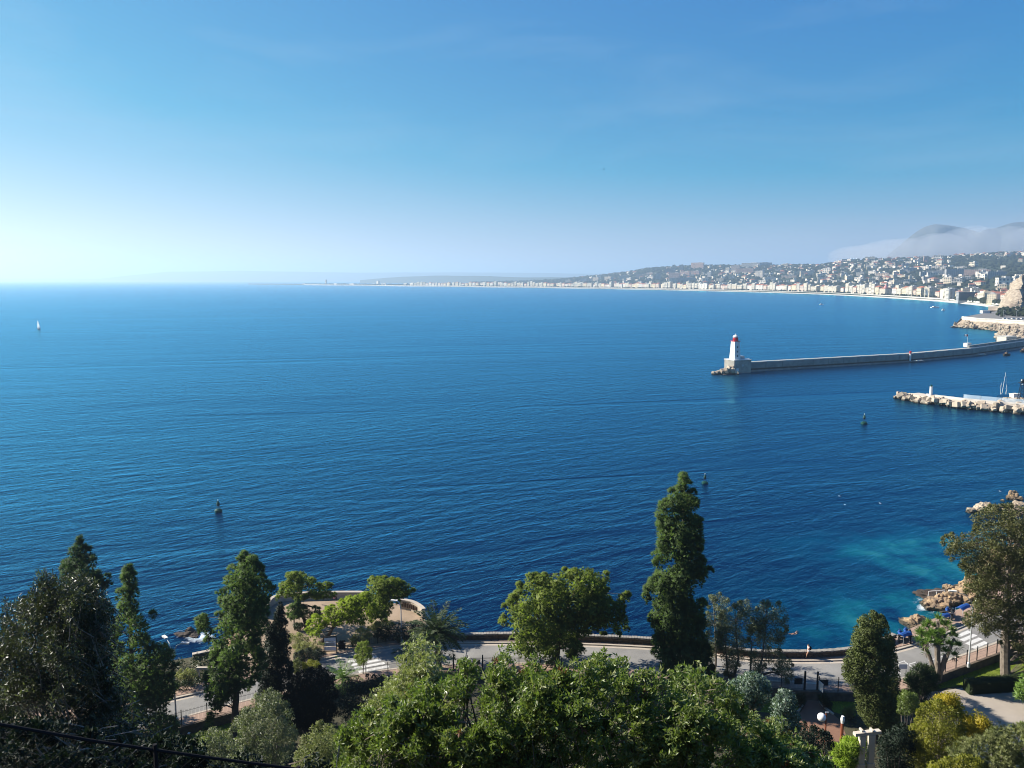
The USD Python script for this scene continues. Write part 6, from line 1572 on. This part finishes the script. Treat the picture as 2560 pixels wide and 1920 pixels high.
# blue grey eucalypt and its neighbours
yE = 27
shrub('blue grey young eucalypt beside the foreground shrub, upper part', [(1846, 1700), (1870, 1688), (1900, 1690), (1922, 1714), (1924, 1740), (1904, 1764), (1860, 1780), (1830, 1740), (1812, 1736), (1820, 1712)], yE, 1.8, 110, 0.19, 70, 0.075, 0.034, 'eucalypt_leaf', name='eucalypt', cat='tree')
shrub('blue grey eucalypt sprays lower right of the first, near the gate path', [(1930, 1770), (1944, 1738), (1964, 1726), (1982, 1740), (1990, 1780), (1996, 1830), (1960, 1850), (1930, 1820)], yE - 1, 1.6, 100, 0.18, 70, 0.075, 0.034, 'eucalypt_leaf', name='eucalypt', cat='tree')
# ------------------------------------------------------------------ the shrubs just below the viewpoint
def sprig_shrub(name, label, outline, y, thick, nsp, L, W, matn, per=9, spread=0.10, red=0.0, pale=0.0, nleaf=300, up=0.55, twig=True, fill=0.5, mat2=None, cat='shrub', backdrop=True):
    ncl = max(6, nsp // 26)
    K = crown_points([(a_, b_ + 0.2 * FPX / y * 0.75) for a_, b_ in outline], y, thick, ncl)
    who = rv.integers(ncl, size=nsp)
    rad = (rv.uniform(0.12, 0.33, ncl) * (y / 12.5))[who]
    uu = unit(rsph(nsp) + [0, -0.2, 0.45])
    P = K[who] + uu * (rad * rv.uniform(0.35, 1.1, nsp))[:, None]
    base = P.mean(0); base[2] = P[:, 2].min()
    t = thing(name, label, cat, base)
    A = unit(rsph(nsp) * 0.75 + [0, -0.35, up] + unit(P - P.mean(0)) * 0.3)
    n = nsp * per
    k = np.tile(np.linspace(0, 1, per), nsp)
    ang = np.tile(np.arange(per) * 2.4, nsp) + np.repeat(rv.uniform(0, 6.28, nsp), per)
    Ar = np.repeat(A, per, 0)
    u = unit(np.cross(Ar, [0.31, 0.2, 0.93])); w = np.cross(Ar, u)
    side = u * np.cos(ang)[:, None] + w * np.sin(ang)[:, None]
    C = np.repeat(P, per, 0) - Ar * ((1 - k) * spread)[:, None]
    D = unit(side * (1.1 - 0.6 * k)[:, None] + Ar * (0.5 + 0.5 * k)[:, None] + rsph(n) * 0.2)
    kindv = np.repeat(rv.random(nsp), per)
    front = np.argsort(np.repeat(P[:, 1], per))
    Ls, Ws = L * rv.uniform(0.6, 1.15, n), W * rv.uniform(0.75, 1.15, n)
    # the leaves nearest the viewpoint one by one, the others as one mass
    one = front[rv.permutation(min(len(front), 6000))[:nleaf]] if nleaf else np.array([], int)
    mask = np.ones(n, bool); mask[one] = False
    for i in one:
        v, f = leaves(C[i:i + 1] - base, D[i:i + 1], Ls[i], Ws[i]); obj('leaf', (v, f), matn, t)
    for nm, sel, mm in (('foliage', kindv >= red + pale, matn), ('dry_leaves', kindv < red, 'red_leaf'), ('pale_leaves', (kindv >= red) & (kindv < red + pale), mat2 or matn)):
        s = sel & mask
        if s.sum():
            v, f = leaves(C[s] - base, D[s], Ls[s], Ws[s])
            if nm == 'foliage':
                rk = np.array([np.median(rad[who == j]) if (who == j).any() else 0.1 for j in range(ncl)])
                cv, cf, _ = core(K - base + [0, 0.08, -0.04], rk * 0.85, 0.9, 60 if matn != 'olive_dark' else 20, 0.38); mb_ = MB().add(v, f).add(cv, cf); v, f = mb_.get()
            o = obj(nm, (v, f), mm, t, kind='stuff')
    if twig:
        tw = MB()
        for i in range(0, nsp, 5):
            q = P[i] - base
            b_ = q - A[i] * rv.uniform(0.2, 0.5) + [rv.normal(0, .06), 0.12, -0.12]
            tw.tube(np.array([b_, (b_ + q) / 2 + rv.normal(0, .015, 3), q]), [0.008, 0.006, 0.003], 3, cap=False)
        obj('twigs', tw, 'bark_pale', t)
    st = MB()
    for i in range(9):
        q = P[rv.integers(nsp)] - base
        r0 = np.array([rv.normal(0, 0.4), 0.5, -1.5])
        st.tube(resample3([r0, (r0 + q) / 2 + rv.normal(0, 0.12, 3), q], 8), np.linspace(0.035, 0.008, 8), 5)
    obj('stems', st, 'bark_grey', t)
    return t
sprig_shrub('evergreen_shrub', 'large glossy green shrub filling the bottom middle foreground', [(850, 1840), (870, 1800), (900, 1770), (950, 1745), (1010, 1720), (1060, 1705), (1100, 1690), (1150, 1672), (1160, 1690), (1220, 1680), (1250, 1640), (1262, 1625), (1290, 1650), (1340, 1640), (1390, 1650), (1420, 1640), (1470, 1625), (1520, 1640), (1545, 1628), (1575, 1610), (1600, 1640), (1660, 1650), (1700, 1632), (1740, 1640), (1770, 1660), (1800, 1690), (1830, 1730), (1880, 1780), (1930, 1830), (1990, 1850), (2050, 1870), (2090, 1930), (2100, 1990), (820, 1990), (830, 1900)], 11.5, 2.6, 10500, 0.088, 0.034, 'bay_leaf', 9, 0.10, red=0.012, pale=0.16, mat2='bay_leaf_pale')
sprig_shrub('tall_sprig', 'leafy upright shoots of the foreground shrub in front of the service gate', [(1148, 1690), (1150, 1650), (1158, 1628), (1168, 1636), (1176, 1664), (1172, 1700)], 12.2, 0.4, 60, 0.08, 0.03, 'bay_leaf', 9, 0.1, nleaf=60)
sprig_shrub('bay_shrub', 'pale leaved shrub left of the big foreground shrub, under the date palm', [(960, 1720), (985, 1690), (1000, 1650), (1030, 1610), (1048, 1592), (1070, 1610), (1090, 1640), (1110, 1680), (1110, 1740), (1060, 1790), (1000, 1800), (940, 1800), (930, 1770)], 19, 2.6, 2300, 0.10, 0.034, 'bay_leaf_pale', 9, 0.14, nleaf=150, fill=0.3)
sprig_shrub('young_bay', 'bright young shrub at bottom right of the foreground shrub, under the eucalypt', [(1830, 1800), (1870, 1780), (1920, 1790), (1960, 1830), (2010, 1850), (2060, 1870), (2080, 1960), (1830, 1960)], 15, 1.6, 1500, 0.085, 0.032, 'bay_leaf', 9, 0.1, red=0.08, pale=0.2, mat2='bay_leaf_pale', nleaf=100)
# the big dark olive on the left
olive_out = [(-40, 1620), (0, 1530), (40, 1490), (90, 1470), (98, 1430), (110, 1400), (116, 1440), (140, 1420), (165, 1440), (205, 1405), (232, 1420), (226, 1450), (250, 1480), (262, 1520), (270, 1570), (280, 1610), (286, 1660), (300, 1720), (330, 1780), (360, 1830), (420, 1870), (420, 1960), (-60, 1960)]
sprig_shrub('olive_tree', 'big dark olive tree with thin silvery leaves filling the left edge', olive_out, 10.5, 2.6, 6500, 0.066, 0.015, 'olive_dark', 12, 0.2, nleaf=150, up=0.7, cat='tree', pale=0.12, mat2='olive_leaf')
ol = stage.GetPrimAtPath('/World/olive_tree_003') or None
# long bare shoots that stand out of it
ob = thing('bare_shoots', 'long thin bare shoots of the dark olive at the left edge', 'branches', aty(150, 1800, 9.6))
o0 = aty(150, 1800, 9.6)
for k in range(16):
    a = aty(rv.uniform(60, 300), rv.uniform(1640, 1850), 9.4 + rv.uniform(0, .8)); b_ = a + [rv.uniform(0.1, 0.5), rv.uniform(-.1, .1), rv.uniform(0.1, 0.45)]
    obj('shoot', MB().tube(resample3([a - o0, (a + b_) / 2 - o0 + [0, 0, 0.03], b_ - o0], 6), np.linspace(0.007, 0.002, 6), 4, cap=False), 'bark_pale', ob)
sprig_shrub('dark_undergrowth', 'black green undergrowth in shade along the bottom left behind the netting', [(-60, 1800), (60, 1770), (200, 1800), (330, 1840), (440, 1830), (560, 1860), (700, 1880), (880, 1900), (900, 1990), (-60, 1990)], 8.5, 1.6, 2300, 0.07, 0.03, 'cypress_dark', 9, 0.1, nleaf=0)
mat('cloth_black', (0.012, 0.012, 0.014), 0.9, spec=0.1)
# wire netting with a dark top rail at the bottom left
r0, r1 = aty(-60, 1800, 4.2), aty(760, 1925, 5.0)
t = thing('netting_fence', 'dark wire netting fence with top rail slanting across the bottom left', 'fence', r0)
rr = resample3([r0 - r0, (r1 - r0) * 0.33 + [0, 0, -0.02], (r1 - r0) * 0.66 + [0, 0, -0.015], r1 - r0], 20)
obj('top_rail', MB().tube(rr, 0.010, 6), 'cloth_black', t)
net = MB(); dn_ = r1 - r0; Ln = np.linalg.norm(dn_)
for s in np.arange(-0.9, Ln, 0.07):
    for sg in (1, -1):
        a0, a1 = (s, s + 0.9) if sg > 0 else (s + 0.9, s)
        pa = np.clip(np.array([a0, a1]) / Ln, 0, 1)
        za = 0.9 * (np.clip(np.array([a0, a1]), 0, Ln) - a0) / (a1 - a0)
        net.tube([dn_ * pa[0] - [0, 0, za[0]], dn_ * pa[1] - [0, 0, za[1]]], 0.0011, 3, cap=False)
obj('netting', net, 'cloth_black', t)
for s in (0.02, 0.5, 0.98):
    obj('post', MB().tube([dn_ * s + [0, 0, 0.02], dn_ * s - [0, 0, 1.6]], 0.014, 6), 'cloth_black', t)

# ------------------------------------------------------------------ people, bikes, rocks and other small things
mat('skin', (0.42, 0.24, 0.16), 0.6)
mat('hair_dark', (0.02, 0.014, 0.01), 0.6)
mat('cloth_pink', (0.62, 0.42, 0.38), 0.8)
mat('cloth_white', (0.62, 0.62, 0.64), 0.8)
mat('cloth_rose', (0.60, 0.25, 0.32), 0.8)
mat('cloth_dark', (0.03, 0.03, 0.04), 0.8)
from manifold3d import Manifold
def body(joints, bones, refine=0.075):
    parts = []
    for a, b_ in bones:
        (pa, ra), (pb, rb) = joints[a], joints[b_]
        pts = []
        s = trimesh.creation.icosphere(1).vertices
        pts = np.vstack([s * ra + pa, s * rb + pb])
        parts.append(Manifold.hull_points([tuple(map(float, q)) for q in pts]))
    m = Manifold.batch_boolean(parts, __import__('manifold3d').OpType.Add).refine_to_length(refine)
    v, f, _ = meshkit.arrays(m)
    tm = trimesh.Trimesh(v, f, process=True); trimesh.smoothing.filter_taubin(tm, iterations=8)
    return np.array(tm.vertices), np.array(tm.faces)
def head_parts(t, c, face, hair='hair_dark', cap=None):
    "hair cap, eyes and nose on a head at c looking along face"
    fx = unit(np.array([*face, 0.0])[None])[0]; sx = np.array([-fx[1], fx[0], 0])
    m = trimesh.creation.icosphere(2); v = np.array(m.vertices) * [0.105, 0.105, 0.125] + c - fx * 0.02 + [0, 0, 0.03]
    obj('hair', MB().add(v, m.faces), cap or hair, t, smooth=True)
def man(name, label, base, face, J, bones, clothes, hair='hair_dark', cap=None):
    fx = unit(np.array([*face, 0.0])[None])[0]; sx = np.array([-fx[1], fx[0], 0])
    tr = lambda p: fx * p[0] + sx * p[1] + np.array([0, 0, p[2]])
    Jw = {k: (tr(p), r) for k, (p, r) in J.items()}
    t = thing(name, label, 'person', base)
    v, f = body(Jw, bones); obj('body', (v, f), 'skin', t, smooth=True)
    for nm, bl, grow, m_ in clothes:
        Jc = {k: (p, r + grow) for k, (p, r) in Jw.items()}
        v, f = body(Jc, bl); obj(nm, (v, f), m_, t, smooth=True)
    head_parts(t, Jw['head'][0], face, hair, cap)
    nose = Jw['head'][0] + fx * 0.105 + [0, 0, -0.02]
    obj('nose', MB().rock(nose, (0.02, 0.016, 0.025), 1, 1, 0), 'skin', t)
    for s in (-1, 1):
        obj('eye', MB().rock(Jw['head'][0] + fx * 0.093 + sx * 0.035 * s + [0, 0, 0.012], (0.011, 0.013, 0.008), 1, 1, 0), 'hair_dark', t)
        obj('ear', MB().rock(Jw['head'][0] + sx * 0.10 * s, (0.02, 0.012, 0.032), 1, 1, 0), 'skin', t)
    return t, Jw, tr
WALK = {'head': ((0.02, 0, 1.54), 0.105), 'neck': ((0, 0, 1.40), 0.055), 'chest': ((0, 0, 1.26), 0.125), 'waist': ((0, 0, 1.05), 0.105), 'hip': ((0, 0, 0.92), 0.125),
        'shl': ((0, 0.17, 1.34), 0.055), 'shr': ((0, -0.17, 1.34), 0.055), 'ell': ((0.12, 0.21, 1.10), 0.042), 'elr': ((-0.12, -0.21, 1.10), 0.042), 'wrl': ((0.30, 0.19, 1.02), 0.03), 'wrr': ((-0.10, -0.22, 0.86), 0.03), 'hal': ((0.38, 0.18, 1.03), 0.035), 'har': ((-0.08, -0.22, 0.77), 0.035),
        'hpl': ((0, 0.09, 0.88), 0.095), 'hpr': ((0, -0.09, 0.88), 0.095), 'knl': ((0.20, 0.09, 0.48), 0.06), 'knr': ((-0.08, -0.09, 0.47), 0.06), 'anl': ((0.30, 0.09, 0.09), 0.038), 'anr': ((-0.36, -0.09, 0.14), 0.038), 'tol': ((0.46, 0.09, 0.04), 0.032), 'tor': ((-0.24, -0.09, 0.04), 0.032)}
BONES = [('head', 'neck'), ('neck', 'chest'), ('chest', 'waist'), ('waist', 'hip'), ('chest', 'shl'), ('chest', 'shr'), ('shl', 'ell'), ('ell', 'wrl'), ('wrl', 'hal'), ('shr', 'elr'), ('elr', 'wrr'), ('wrr', 'har'), ('hip', 'hpl'), ('hip', 'hpr'), ('hpl', 'knl'), ('knl', 'anl'), ('anl', 'tol'), ('hpr', 'knr'), ('knr', 'anr'), ('anr', 'tor')]
b = at(2020, 1645, Z0 + 0.13)
w_, Jw, tr = man('person', 'person in pale pink walking left by the sea wall with a dark backpack', (b[0], b[1], Z0 + 0.13), (-1, -0.1), WALK, BONES,
    [('top', [('chest', 'waist'), ('waist', 'hip'), ('chest', 'shl'), ('chest', 'shr')], 0.02, 'cloth_pink'), ('shorts', [('hip', 'hpl'), ('hip', 'hpr')], 0.025, 'cloth_white')])
obj('backpack', MB().rock(tr((-0.22, 0, 1.18)), (0.12, 0.15, 0.24), 3, 2, 0.05), 'cloth_black', w_)
obj('shoe', MB().rock(tr((0.40, 0.09, 0.05)), (0.13, 0.05, 0.05), 1, 1, 0), 'cloth_dark', w_)
obj('shoe', MB().rock(tr((-0.28, -0.09, 0.06)), (0.13, 0.05, 0.05), 1, 1, 0), 'cloth_dark', w_)
SIT = {**WALK, 'head': ((0.05, 0, 0.68), 0.105), 'neck': ((0, 0, 0.54), 0.055), 'chest': ((-0.02, 0, 0.40), 0.125), 'waist': ((-0.03, 0, 0.2), 0.11), 'hip': ((0, 0, 0.08), 0.125), 'shl': ((0, 0.17, 0.48), 0.055), 'shr': ((0, -0.17, 0.48), 0.055), 'ell': ((0.1, 0.22, 0.24), 0.042), 'elr': ((0.1, -0.22, 0.24), 0.042), 'wrl': ((0.3, 0.16, 0.18), 0.03), 'wrr': ((0.3, -0.16, 0.18), 0.03), 'hal': ((0.38, 0.14, 0.16), 0.035), 'har': ((0.38, -0.14, 0.16), 0.035),
       'hpl': ((0.05, 0.1, 0.05), 0.095), 'hpr': ((0.05, -0.1, 0.05), 0.095), 'knl': ((0.46, 0.11, 0.06), 0.06), 'knr': ((0.46, -0.11, 0.06), 0.06), 'anl': ((0.5, 0.11, -0.38), 0.04), 'anr': ((0.5, -0.11, -0.38), 0.04), 'tol': ((0.64, 0.11, -0.42), 0.032), 'tor': ((0.64, -0.11, -0.42), 0.032)}
for i, (px, lab, top, cap) in enumerate([(787, 'person in white sitting on the lookout wall under the flat crowned pine', 'cloth_white', 'cloth_white'), (836, 'person in pink with a pink hat sitting on the lookout wall', 'cloth_rose', 'cloth_rose')]):
    b = at(px, 1497, Z0 + 1.12)
    man('person', lab, (b[0], b[1] + 0.1, Z0 + 1.13), (0.1, 1), SIT, BONES, [('top', [('chest', 'waist'), ('waist', 'hip'), ('chest', 'shl'), ('chest', 'shr'), ('shl', 'ell'), ('shr', 'elr')], 0.02, top), ('trousers', [('hip', 'hpl'), ('hip', 'hpr'), ('hpl', 'knl'), ('hpr', 'knr'), ('knl', 'anl'), ('knr', 'anr')], 0.018, 'cloth_dark')], cap=cap)
# swimmer off the wall
b = at(1986, 1584, 0)
SW = {**WALK}
sw = {k: ((p[2] - 1.0, p[1], 0.02 + p[0] * 0.15), r) for k, (p, r) in WALK.items()}
sw['hal'] = ((0.9, 0.25, 0.1), 0.035); sw['wrl'] = ((0.8, 0.25, 0.18), 0.03); sw['ell'] = ((0.55, 0.25, 0.22), 0.04)
man('person', 'person swimming in the blue water just beyond the sea wall', (b[0], b[1], -0.03), (1, 0.35), sw, BONES, [('trunks', [('hip', 'hpl'), ('hip', 'hpr')], 0.02, 'cloth_dark')])
# seagulls and a bird
def gull(loc, label, s=1.0, matn='white_paint', rz=0.3):
    t = thing('seagull', label, 'bird', loc, rz, None, s)
    obj('body', MB().lathe([(0, -0.22), (0.05, -0.16), (0.085, 0), (0.06, 0.14), (0.045, 0.2), (0, 0.25)], n=8), matn, t) if False else obj('body', MB().rock((0, 0, 0), (0.22, 0.08, 0.075), 1, 2, 0), matn, t)
    obj('head', MB().rock((0.24, 0, 0.04), (0.06, 0.05, 0.05), 1, 1, 0), matn, t)
    obj('tail', MB().add([(-0.15, -0.03, 0), (-0.15, 0.03, 0), (-0.36, 0.07, 0.01), (-0.36, -0.07, 0.01)], [[0, 1, 2, 3]]), matn, t)
    for s_ in (-1, 1):
        obj('wing', MB().add([(0.1, 0.05 * s_, 0.03), (-0.1, 0.05 * s_, 0.03), (-0.08, 0.35 * s_, 0.16), (0.08, 0.32 * s_, 0.17), (-0.12, 0.72 * s_, 0.06), (-0.02, 0.6 * s_, 0.11)], [[0, 1, 2, 3], [3, 2, 4, 5]]), matn, t)
    return t
for i, (px, py, z, lab) in enumerate([(2112, 1262, 2, 'white gull low over the water right of the tall pine'), (2098, 1240, 1, 'small white gull above the other one'), (2200, 1258, 1, 'white gull off the right shore rocks'), (2500, 1228, 1, 'white gull beside the outer rock')]):
    g_ = at(px, py, z); gull(g_, lab, 0.65)
gull(aty(1510, 423, 260), 'small dark bird high in the sky', 1.0, 'cloth_dark')
# rocks in the sea
def rocks(name, label, items, m_, foamy=False, sub=3, rough=0.55):
    t = thing(name, label, 'rocks', at(items[0][0], items[0][1], 0))
    big_ = [i for i in items]
    for px, py, sx, sy, sz in big_:
        for _ in range(2):
            items = items + [(px + rv.normal(0, sx * 9), py + rv.normal(0, 2.0), sx * rv.uniform(.3, .6), sy * rv.uniform(.3, .6), sz * rv.uniform(.3, .7))]
    o = at(items[0][0], items[0][1], 0)
    for k, (px, py, sx, sy, sz) in enumerate(items):
        p = at(px, py, 0) - o
        obj('rock', MB().rock(p + [0, 0, sz * 0.1], (sx, sy, sz), k + int(px), sub if sx > 0.9 else 2, rough), m_, t)
    return t
rocks('sea_rock', 'low dark red brown rock with foam round it, left of the lookout', [(474, 1584, 0.7, 0.6, 0.75), (464, 1588, 0.8, 0.6, 0.35), (486, 1588, 1.0, 0.7, 0.3), (450, 1586, 1.0, 0.5, 0.15)], 'rock_dark')
rocks('sea_rock', 'pale tan rock standing in the water at the right edge, farther one', [(2532, 1246, 1.0, 1.2, 1.5), (2542, 1249, 1.2, 1.0, 0.8), (2526, 1249, 0.8, 1.0, 0.8), (2538, 1244, 0.8, 0.8, 1.3)], 'rock_shore')
rocks('sea_rock', 'pale flat topped rocks behind the big right tree', [(2455, 1276, 1.6, 1.5, 1.5), (2443, 1278, 1.0, 1.0, 1.0), (2466, 1276, 1.3, 1.2, 1.6), (2428, 1280, 1.2, 1.0, 0.8), (2480, 1277, 1.6, 1.2, 1.2), (2500, 1277, 1.6, 1.2, 0.9), (2530, 1276, 2.0, 1.5, 1.2), (2550, 1274, 1.6, 1.5, 1.4)], 'rock_pale')
rocks('shore_rocks', 'ochre rocks of the shore under the lamp at right', [(2330, 1516, 2.2, 1.4, 1.1), (2350, 1510, 2.0, 1.4, 1.0), (2375, 1504, 2.2, 1.5, 1.2), (2398, 1500, 2.0, 1.4, 1.2), (2418, 1490, 2.4, 1.6, 1.5), (2440, 1474, 3.0, 2.0, 2.0), (2290, 1556, 2.0, 1.2, 1.0), (2275, 1562, 1.6, 1.2, 0.8), (2345, 1522, 1.6, 1.4, 0.9), (2480, 1440, 3.5, 2.4, 2.2), (2520, 1400, 3.5, 2.4, 2.4)], 'rock_shore')
rocks('lookout_rocks', 'pale rocks below the left side of the lookout, seen through the pine', [(640, 1600, 2.5, 2, 3.5), (655, 1585, 2.2, 2, 4), (620, 1625, 2.5, 2, 3), (600, 1645, 2.2, 1.8, 2.2)], 'rock_shore')
rocks('dark_ledge', 'dark wet ledge with a white rail above the ochre rocks', [(2332, 1492, 2.8, 1.6, 0.7), (2346, 1490, 2.2, 1.6, 0.6)], 'rock_dark')
lr = thing('bathing_rail', 'white handrail on the dark wet ledge', 'railing', (*at(2338, 1502, 0)[:2], 0.6))
obj('rail', MB().tube([(-1.2, 0, 1.0), (1.6, 0.3, 1.1)], 0.06, 5), 'white_paint', lr)
for k in (-1.2, 0.2, 1.6): obj('post', MB().tube([(k, (k + 1.2) * 0.1, -0.6), (k, (k + 1.2) * 0.1, 1.05)], 0.05, 5), 'white_paint', lr)
# motorbikes with blue covers on the seaside pavement
def motorbike(px, py, rz, label, blue=True):
    b = at(px, py, Z0 + 0.13)
    t = thing('motorbike', label, 'motorbike', (b[0], b[1], Z0 + 0.13), rz, 'motorbikes parked by the sea')
    for sx in (-0.68, 0.68):
        w = obj('wheel', MB().tube([(sx, -0.06, 0.31), (sx, 0.06, 0.31)], 0.31, 16), 'tyre', t)
        obj('rim', MB().tube([(sx, -0.065, 0.31), (sx, 0.065, 0.31)], 0.19, 12), 'grey_metal', w)
    obj('frame', MB().box((0, 0, 0.48), (0.9, 0.24, 0.34), taper=0.9).tube([(0.68, 0, 0.31), (0.42, 0, 0.95)], 0.04, 6).tube([(-0.68, 0.1, 0.31), (-0.15, 0.1, 0.42)], 0.04, 6), 'dark_metal', t)
    obj('fairing', MB().rock((0.42, 0, 0.82), (0.34, 0.2, 0.28), 5, 2, 0.1), 'cloth_blue' if blue else 'dark_metal', t)
    obj('tank', MB().rock((0.05, 0, 0.82), (0.32, 0.17, 0.15), 4, 2, 0.08), 'cloth_blue' if blue else 'dark_metal', t)
    obj('seat', MB().rock((-0.45, 0, 0.8), (0.42, 0.15, 0.09), 6, 2, 0.05), 'cloth_dark', t)
    obj('handlebar', MB().tube([(0.36, -0.36, 1.02), (0.44, 0, 0.98), (0.36, 0.36, 1.02)], 0.022, 5), 'dark_metal', t)
    obj('windscreen', MB().add([(0.55, -0.16, 0.98), (0.55, 0.16, 0.98), (0.38, 0.12, 1.28), (0.38, -0.12, 1.28)], [[0, 1, 2, 3]]), 'glass_pane', t)
    obj('headlamp', MB().rock((0.74, 0, 0.86), (0.07, 0.09, 0.08), 1, 1, 0), 'white_paint', t)
    return t
motorbike(2248, 1600, 1.1, 'blue motorbike nearest the juniper')
motorbike(2262, 1594, 1.0, 'second blue motorbike, between the juniper and the yucca')
motorbike(2274, 1602, 1.2, 'dark motorbike close left of the yucca', False)
motorbike(2380, 1546, 1.0, 'black motorbike below the lamp head at right', False)
motorbike(2366, 1541, 0.9, 'blue motorbike just above the yucca')
def awning(px, py, L, D, label, rz):
    b = at(px, py, Z0 + 1.2)
    t = thing('blue_cover', label, 'cover', (b[0], b[1], Z0 + 0.13), rz)
    v = [(x * L / 2, y * D / 2, 1.1 + 0.3 * (1 - y * y) + 0.06 * math.sin(x * 9) - 0.1 * abs(x)) for x in np.linspace(-1, 1, 7) for y in np.linspace(-1, 1, 5)]
    obj('sheet', MB().add(v, gridfaces(7, 5)), 'cloth_blue', t)
    for sx in (-1, 1):
        for sy in (-1, 1): obj('pole', MB().tube([(sx * L * .47, sy * D * .45, 0), (sx * L * .47, sy * D * .45, 1.12)], 0.025, 5), 'galvanised', t)
awning(2262, 1586, 1.7, 0.9, 'bright blue sheet over the motorbikes left of the yucca', 0.5)
awning(2360, 1540, 1.6, 0.9, 'bright blue sheet above the yucca, left of the black motorbike', 0.5)
awning(2408, 1518, 2.2, 1.0, 'long bright blue sheet at the lamp post, by the shore rocks', 0.6)
# lookout entrance
b = at(826, 1634, Z0 + 0.1)
t = thing('information_panel', 'tall information panel with pale sheets at the lookout entrance', 'sign', (b[0], b[1], Z0 + 0.1), 0.08)
for s in (-0.72, 0.72): obj('post', MB().box((s, 0, 1.05), (0.09, 0.09, 2.1)), 'dark_metal', t)
obj('frame', MB().box((0, 0, 2.05), (1.5, 0.1, 0.1)).box((0, 0, 0.3), (1.5, 0.1, 0.08)), 'dark_metal', t)
for z, h in ((1.72, 0.42), (1.16, 0.5), (0.62, 0.42)): obj('sheet', MB().box((0, -0.02, z), (1.3, 0.05, h)), 'cloth_white', t)
obj('map', MB().box((0, -0.05, 1.16), (1.0, 0.03, 0.4)), 'grey_metal', t)
t = thing('entrance_railing', 'green grey railing with mesh right of the lookout entrance', 'railing', (*at(882, 1622, Z0)[:2], Z0 + 0.1))
e1 = at(985, 1604, Z0)[:2] - at(882, 1622, Z0)[:2]
for k in range(6): obj('post', MB().tube([(*(e1 * k / 5), 0), (*(e1 * k / 5), 1.25)], 0.045, 6), 'dark_metal', t)
for k in range(5):
    mb = MB()
    for q in np.linspace(0, 1, 14): mb.tube([(*(e1 * (k + q) / 5), 0.1), (*(e1 * (k + q) / 5), 1.1)], 0.01, 3, cap=False)
    mb.tube([(*(e1 * k / 5), 1.12), (*(e1 * (k + 1) / 5), 1.12)], 0.025, 4).tube([(*(e1 * k / 5), 0.1), (*(e1 * (k + 1) / 5), 0.1)], 0.02, 4)
    obj('mesh_panel', mb, 'dark_metal', t)
for i, px in enumerate((851, 857)):
    b = at(px, 1621, Z0 + 0.1)
    t = thing('litter_bin', ['black litter bin at the lookout entrance, left one', 'black litter bin at the lookout entrance, right one'][i], 'bin', (b[0], b[1], Z0 + 0.1))
    obj('body', MB().lathe([(0.16, 0), (0.24, 0.1), (0.25, 0.6), (0.2, 0.85), (0.1, 0.95), (0, 0.98)], n=12), 'cloth_black', t)
    obj('rim', MB().lathe([(0.26, 0.62), (0.28, 0.66), (0.26, 0.7)], n=12), 'dark_metal', t)
b = at(862, 1623, Z0 + 0.1)
t = thing('bollard', 'dark bollard beside the litter bins', 'bollard', (b[0], b[1], Z0 + 0.1))
obj('post', MB().lathe([(0.09, 0), (0.09, 1.05), (0.07, 1.12), (0, 1.14)], n=10), 'dark_metal', t)
obj('band', MB().lathe([(0.093, 0.8), (0.096, 0.85), (0.093, 0.9)], n=10), 'white_paint', t)
b = at(736, 1575, Z0 + 0.1)
t = thing('wooden_post', 'pale wooden post standing on the lookout path at left', 'post', (b[0], b[1], Z0 + 0.1))
obj('shaft', MB().tube([(0, 0, 0), (0, 0, 2.0)], 0.09, 8), 'rendered_wall', t); obj('cap', MB().box((0, 0, 2.05), (0.3, 0.3, 0.1)), 'wood_brown', t)
b = at(2254, 1716, ZG)
t = thing('white_sign', 'white board on two posts behind the juniper', 'sign', (b[0], b[1], ZG))
obj('board', MB().box((0, 0, 2.3), (0.9, 0.06, 0.55)), 'white_paint', t)
for s in (-0.35, 0.35): obj('post', MB().tube([(s, 0.05, 0), (s, 0.05, 2.6)], 0.04, 6), 'grey_metal', t)
b = at(475, 1890, ZG + 2)
t = thing('garden_stake', 'short rust coloured stake at the bottom left lawn', 'post', (at(474, 1866, ZG)[0], at(474, 1866, ZG)[1], ZG))
obj('post', MB().tube([(0, 0, 0), (0, 0, 1.3)], 0.07, 7), 'rust_pole', t); obj('cap', MB().box((0, 0, 1.33), (0.2, 0.2, 0.07)), 'white_paint', t)
# grass blades on the lawns
pts = []
for pl in ([(1920, 1745), (1996, 1752), (2006, 1764), (1996, 1778), (1960, 1784), (1900, 1780)], [(2068, 1752), (2140, 1752), (2140, 1790), (2110, 1788), (2084, 1780)], [(2300, 1722), (2370, 1700), (2520, 1640), (2620, 1600), (2700, 1660), (2560, 1704), (2440, 1708), (2350, 1722)], [(380, 1838), (455, 1838), (560, 1805), (640, 1800), (600, 1850), (430, 1868)]):
    q = Polygon([tuple(at(a, b_, ZG)[:2]) for a, b_ in pl]); x0, y0, x1, y1 = q.bounds
    import shapely
    c = rv.uniform([x0, y0], [x1, y1], (int(q.envelope.area * 130), 2)); c = c[shapely.contains_xy(q, c[:, 0], c[:, 1])]
    pts.append(np.c_[c, np.full(len(c), ZG + 0.01)])
pts = np.vstack(pts)
obj('grass', leaves(pts, unit(rsph(len(pts)) * 0.5 + [0, 0, 1]), 0.10, 0.035, tri=True), 'grass_leaf', label='short green grass on the lawns beside the paths', cat='grass', kind='stuff')
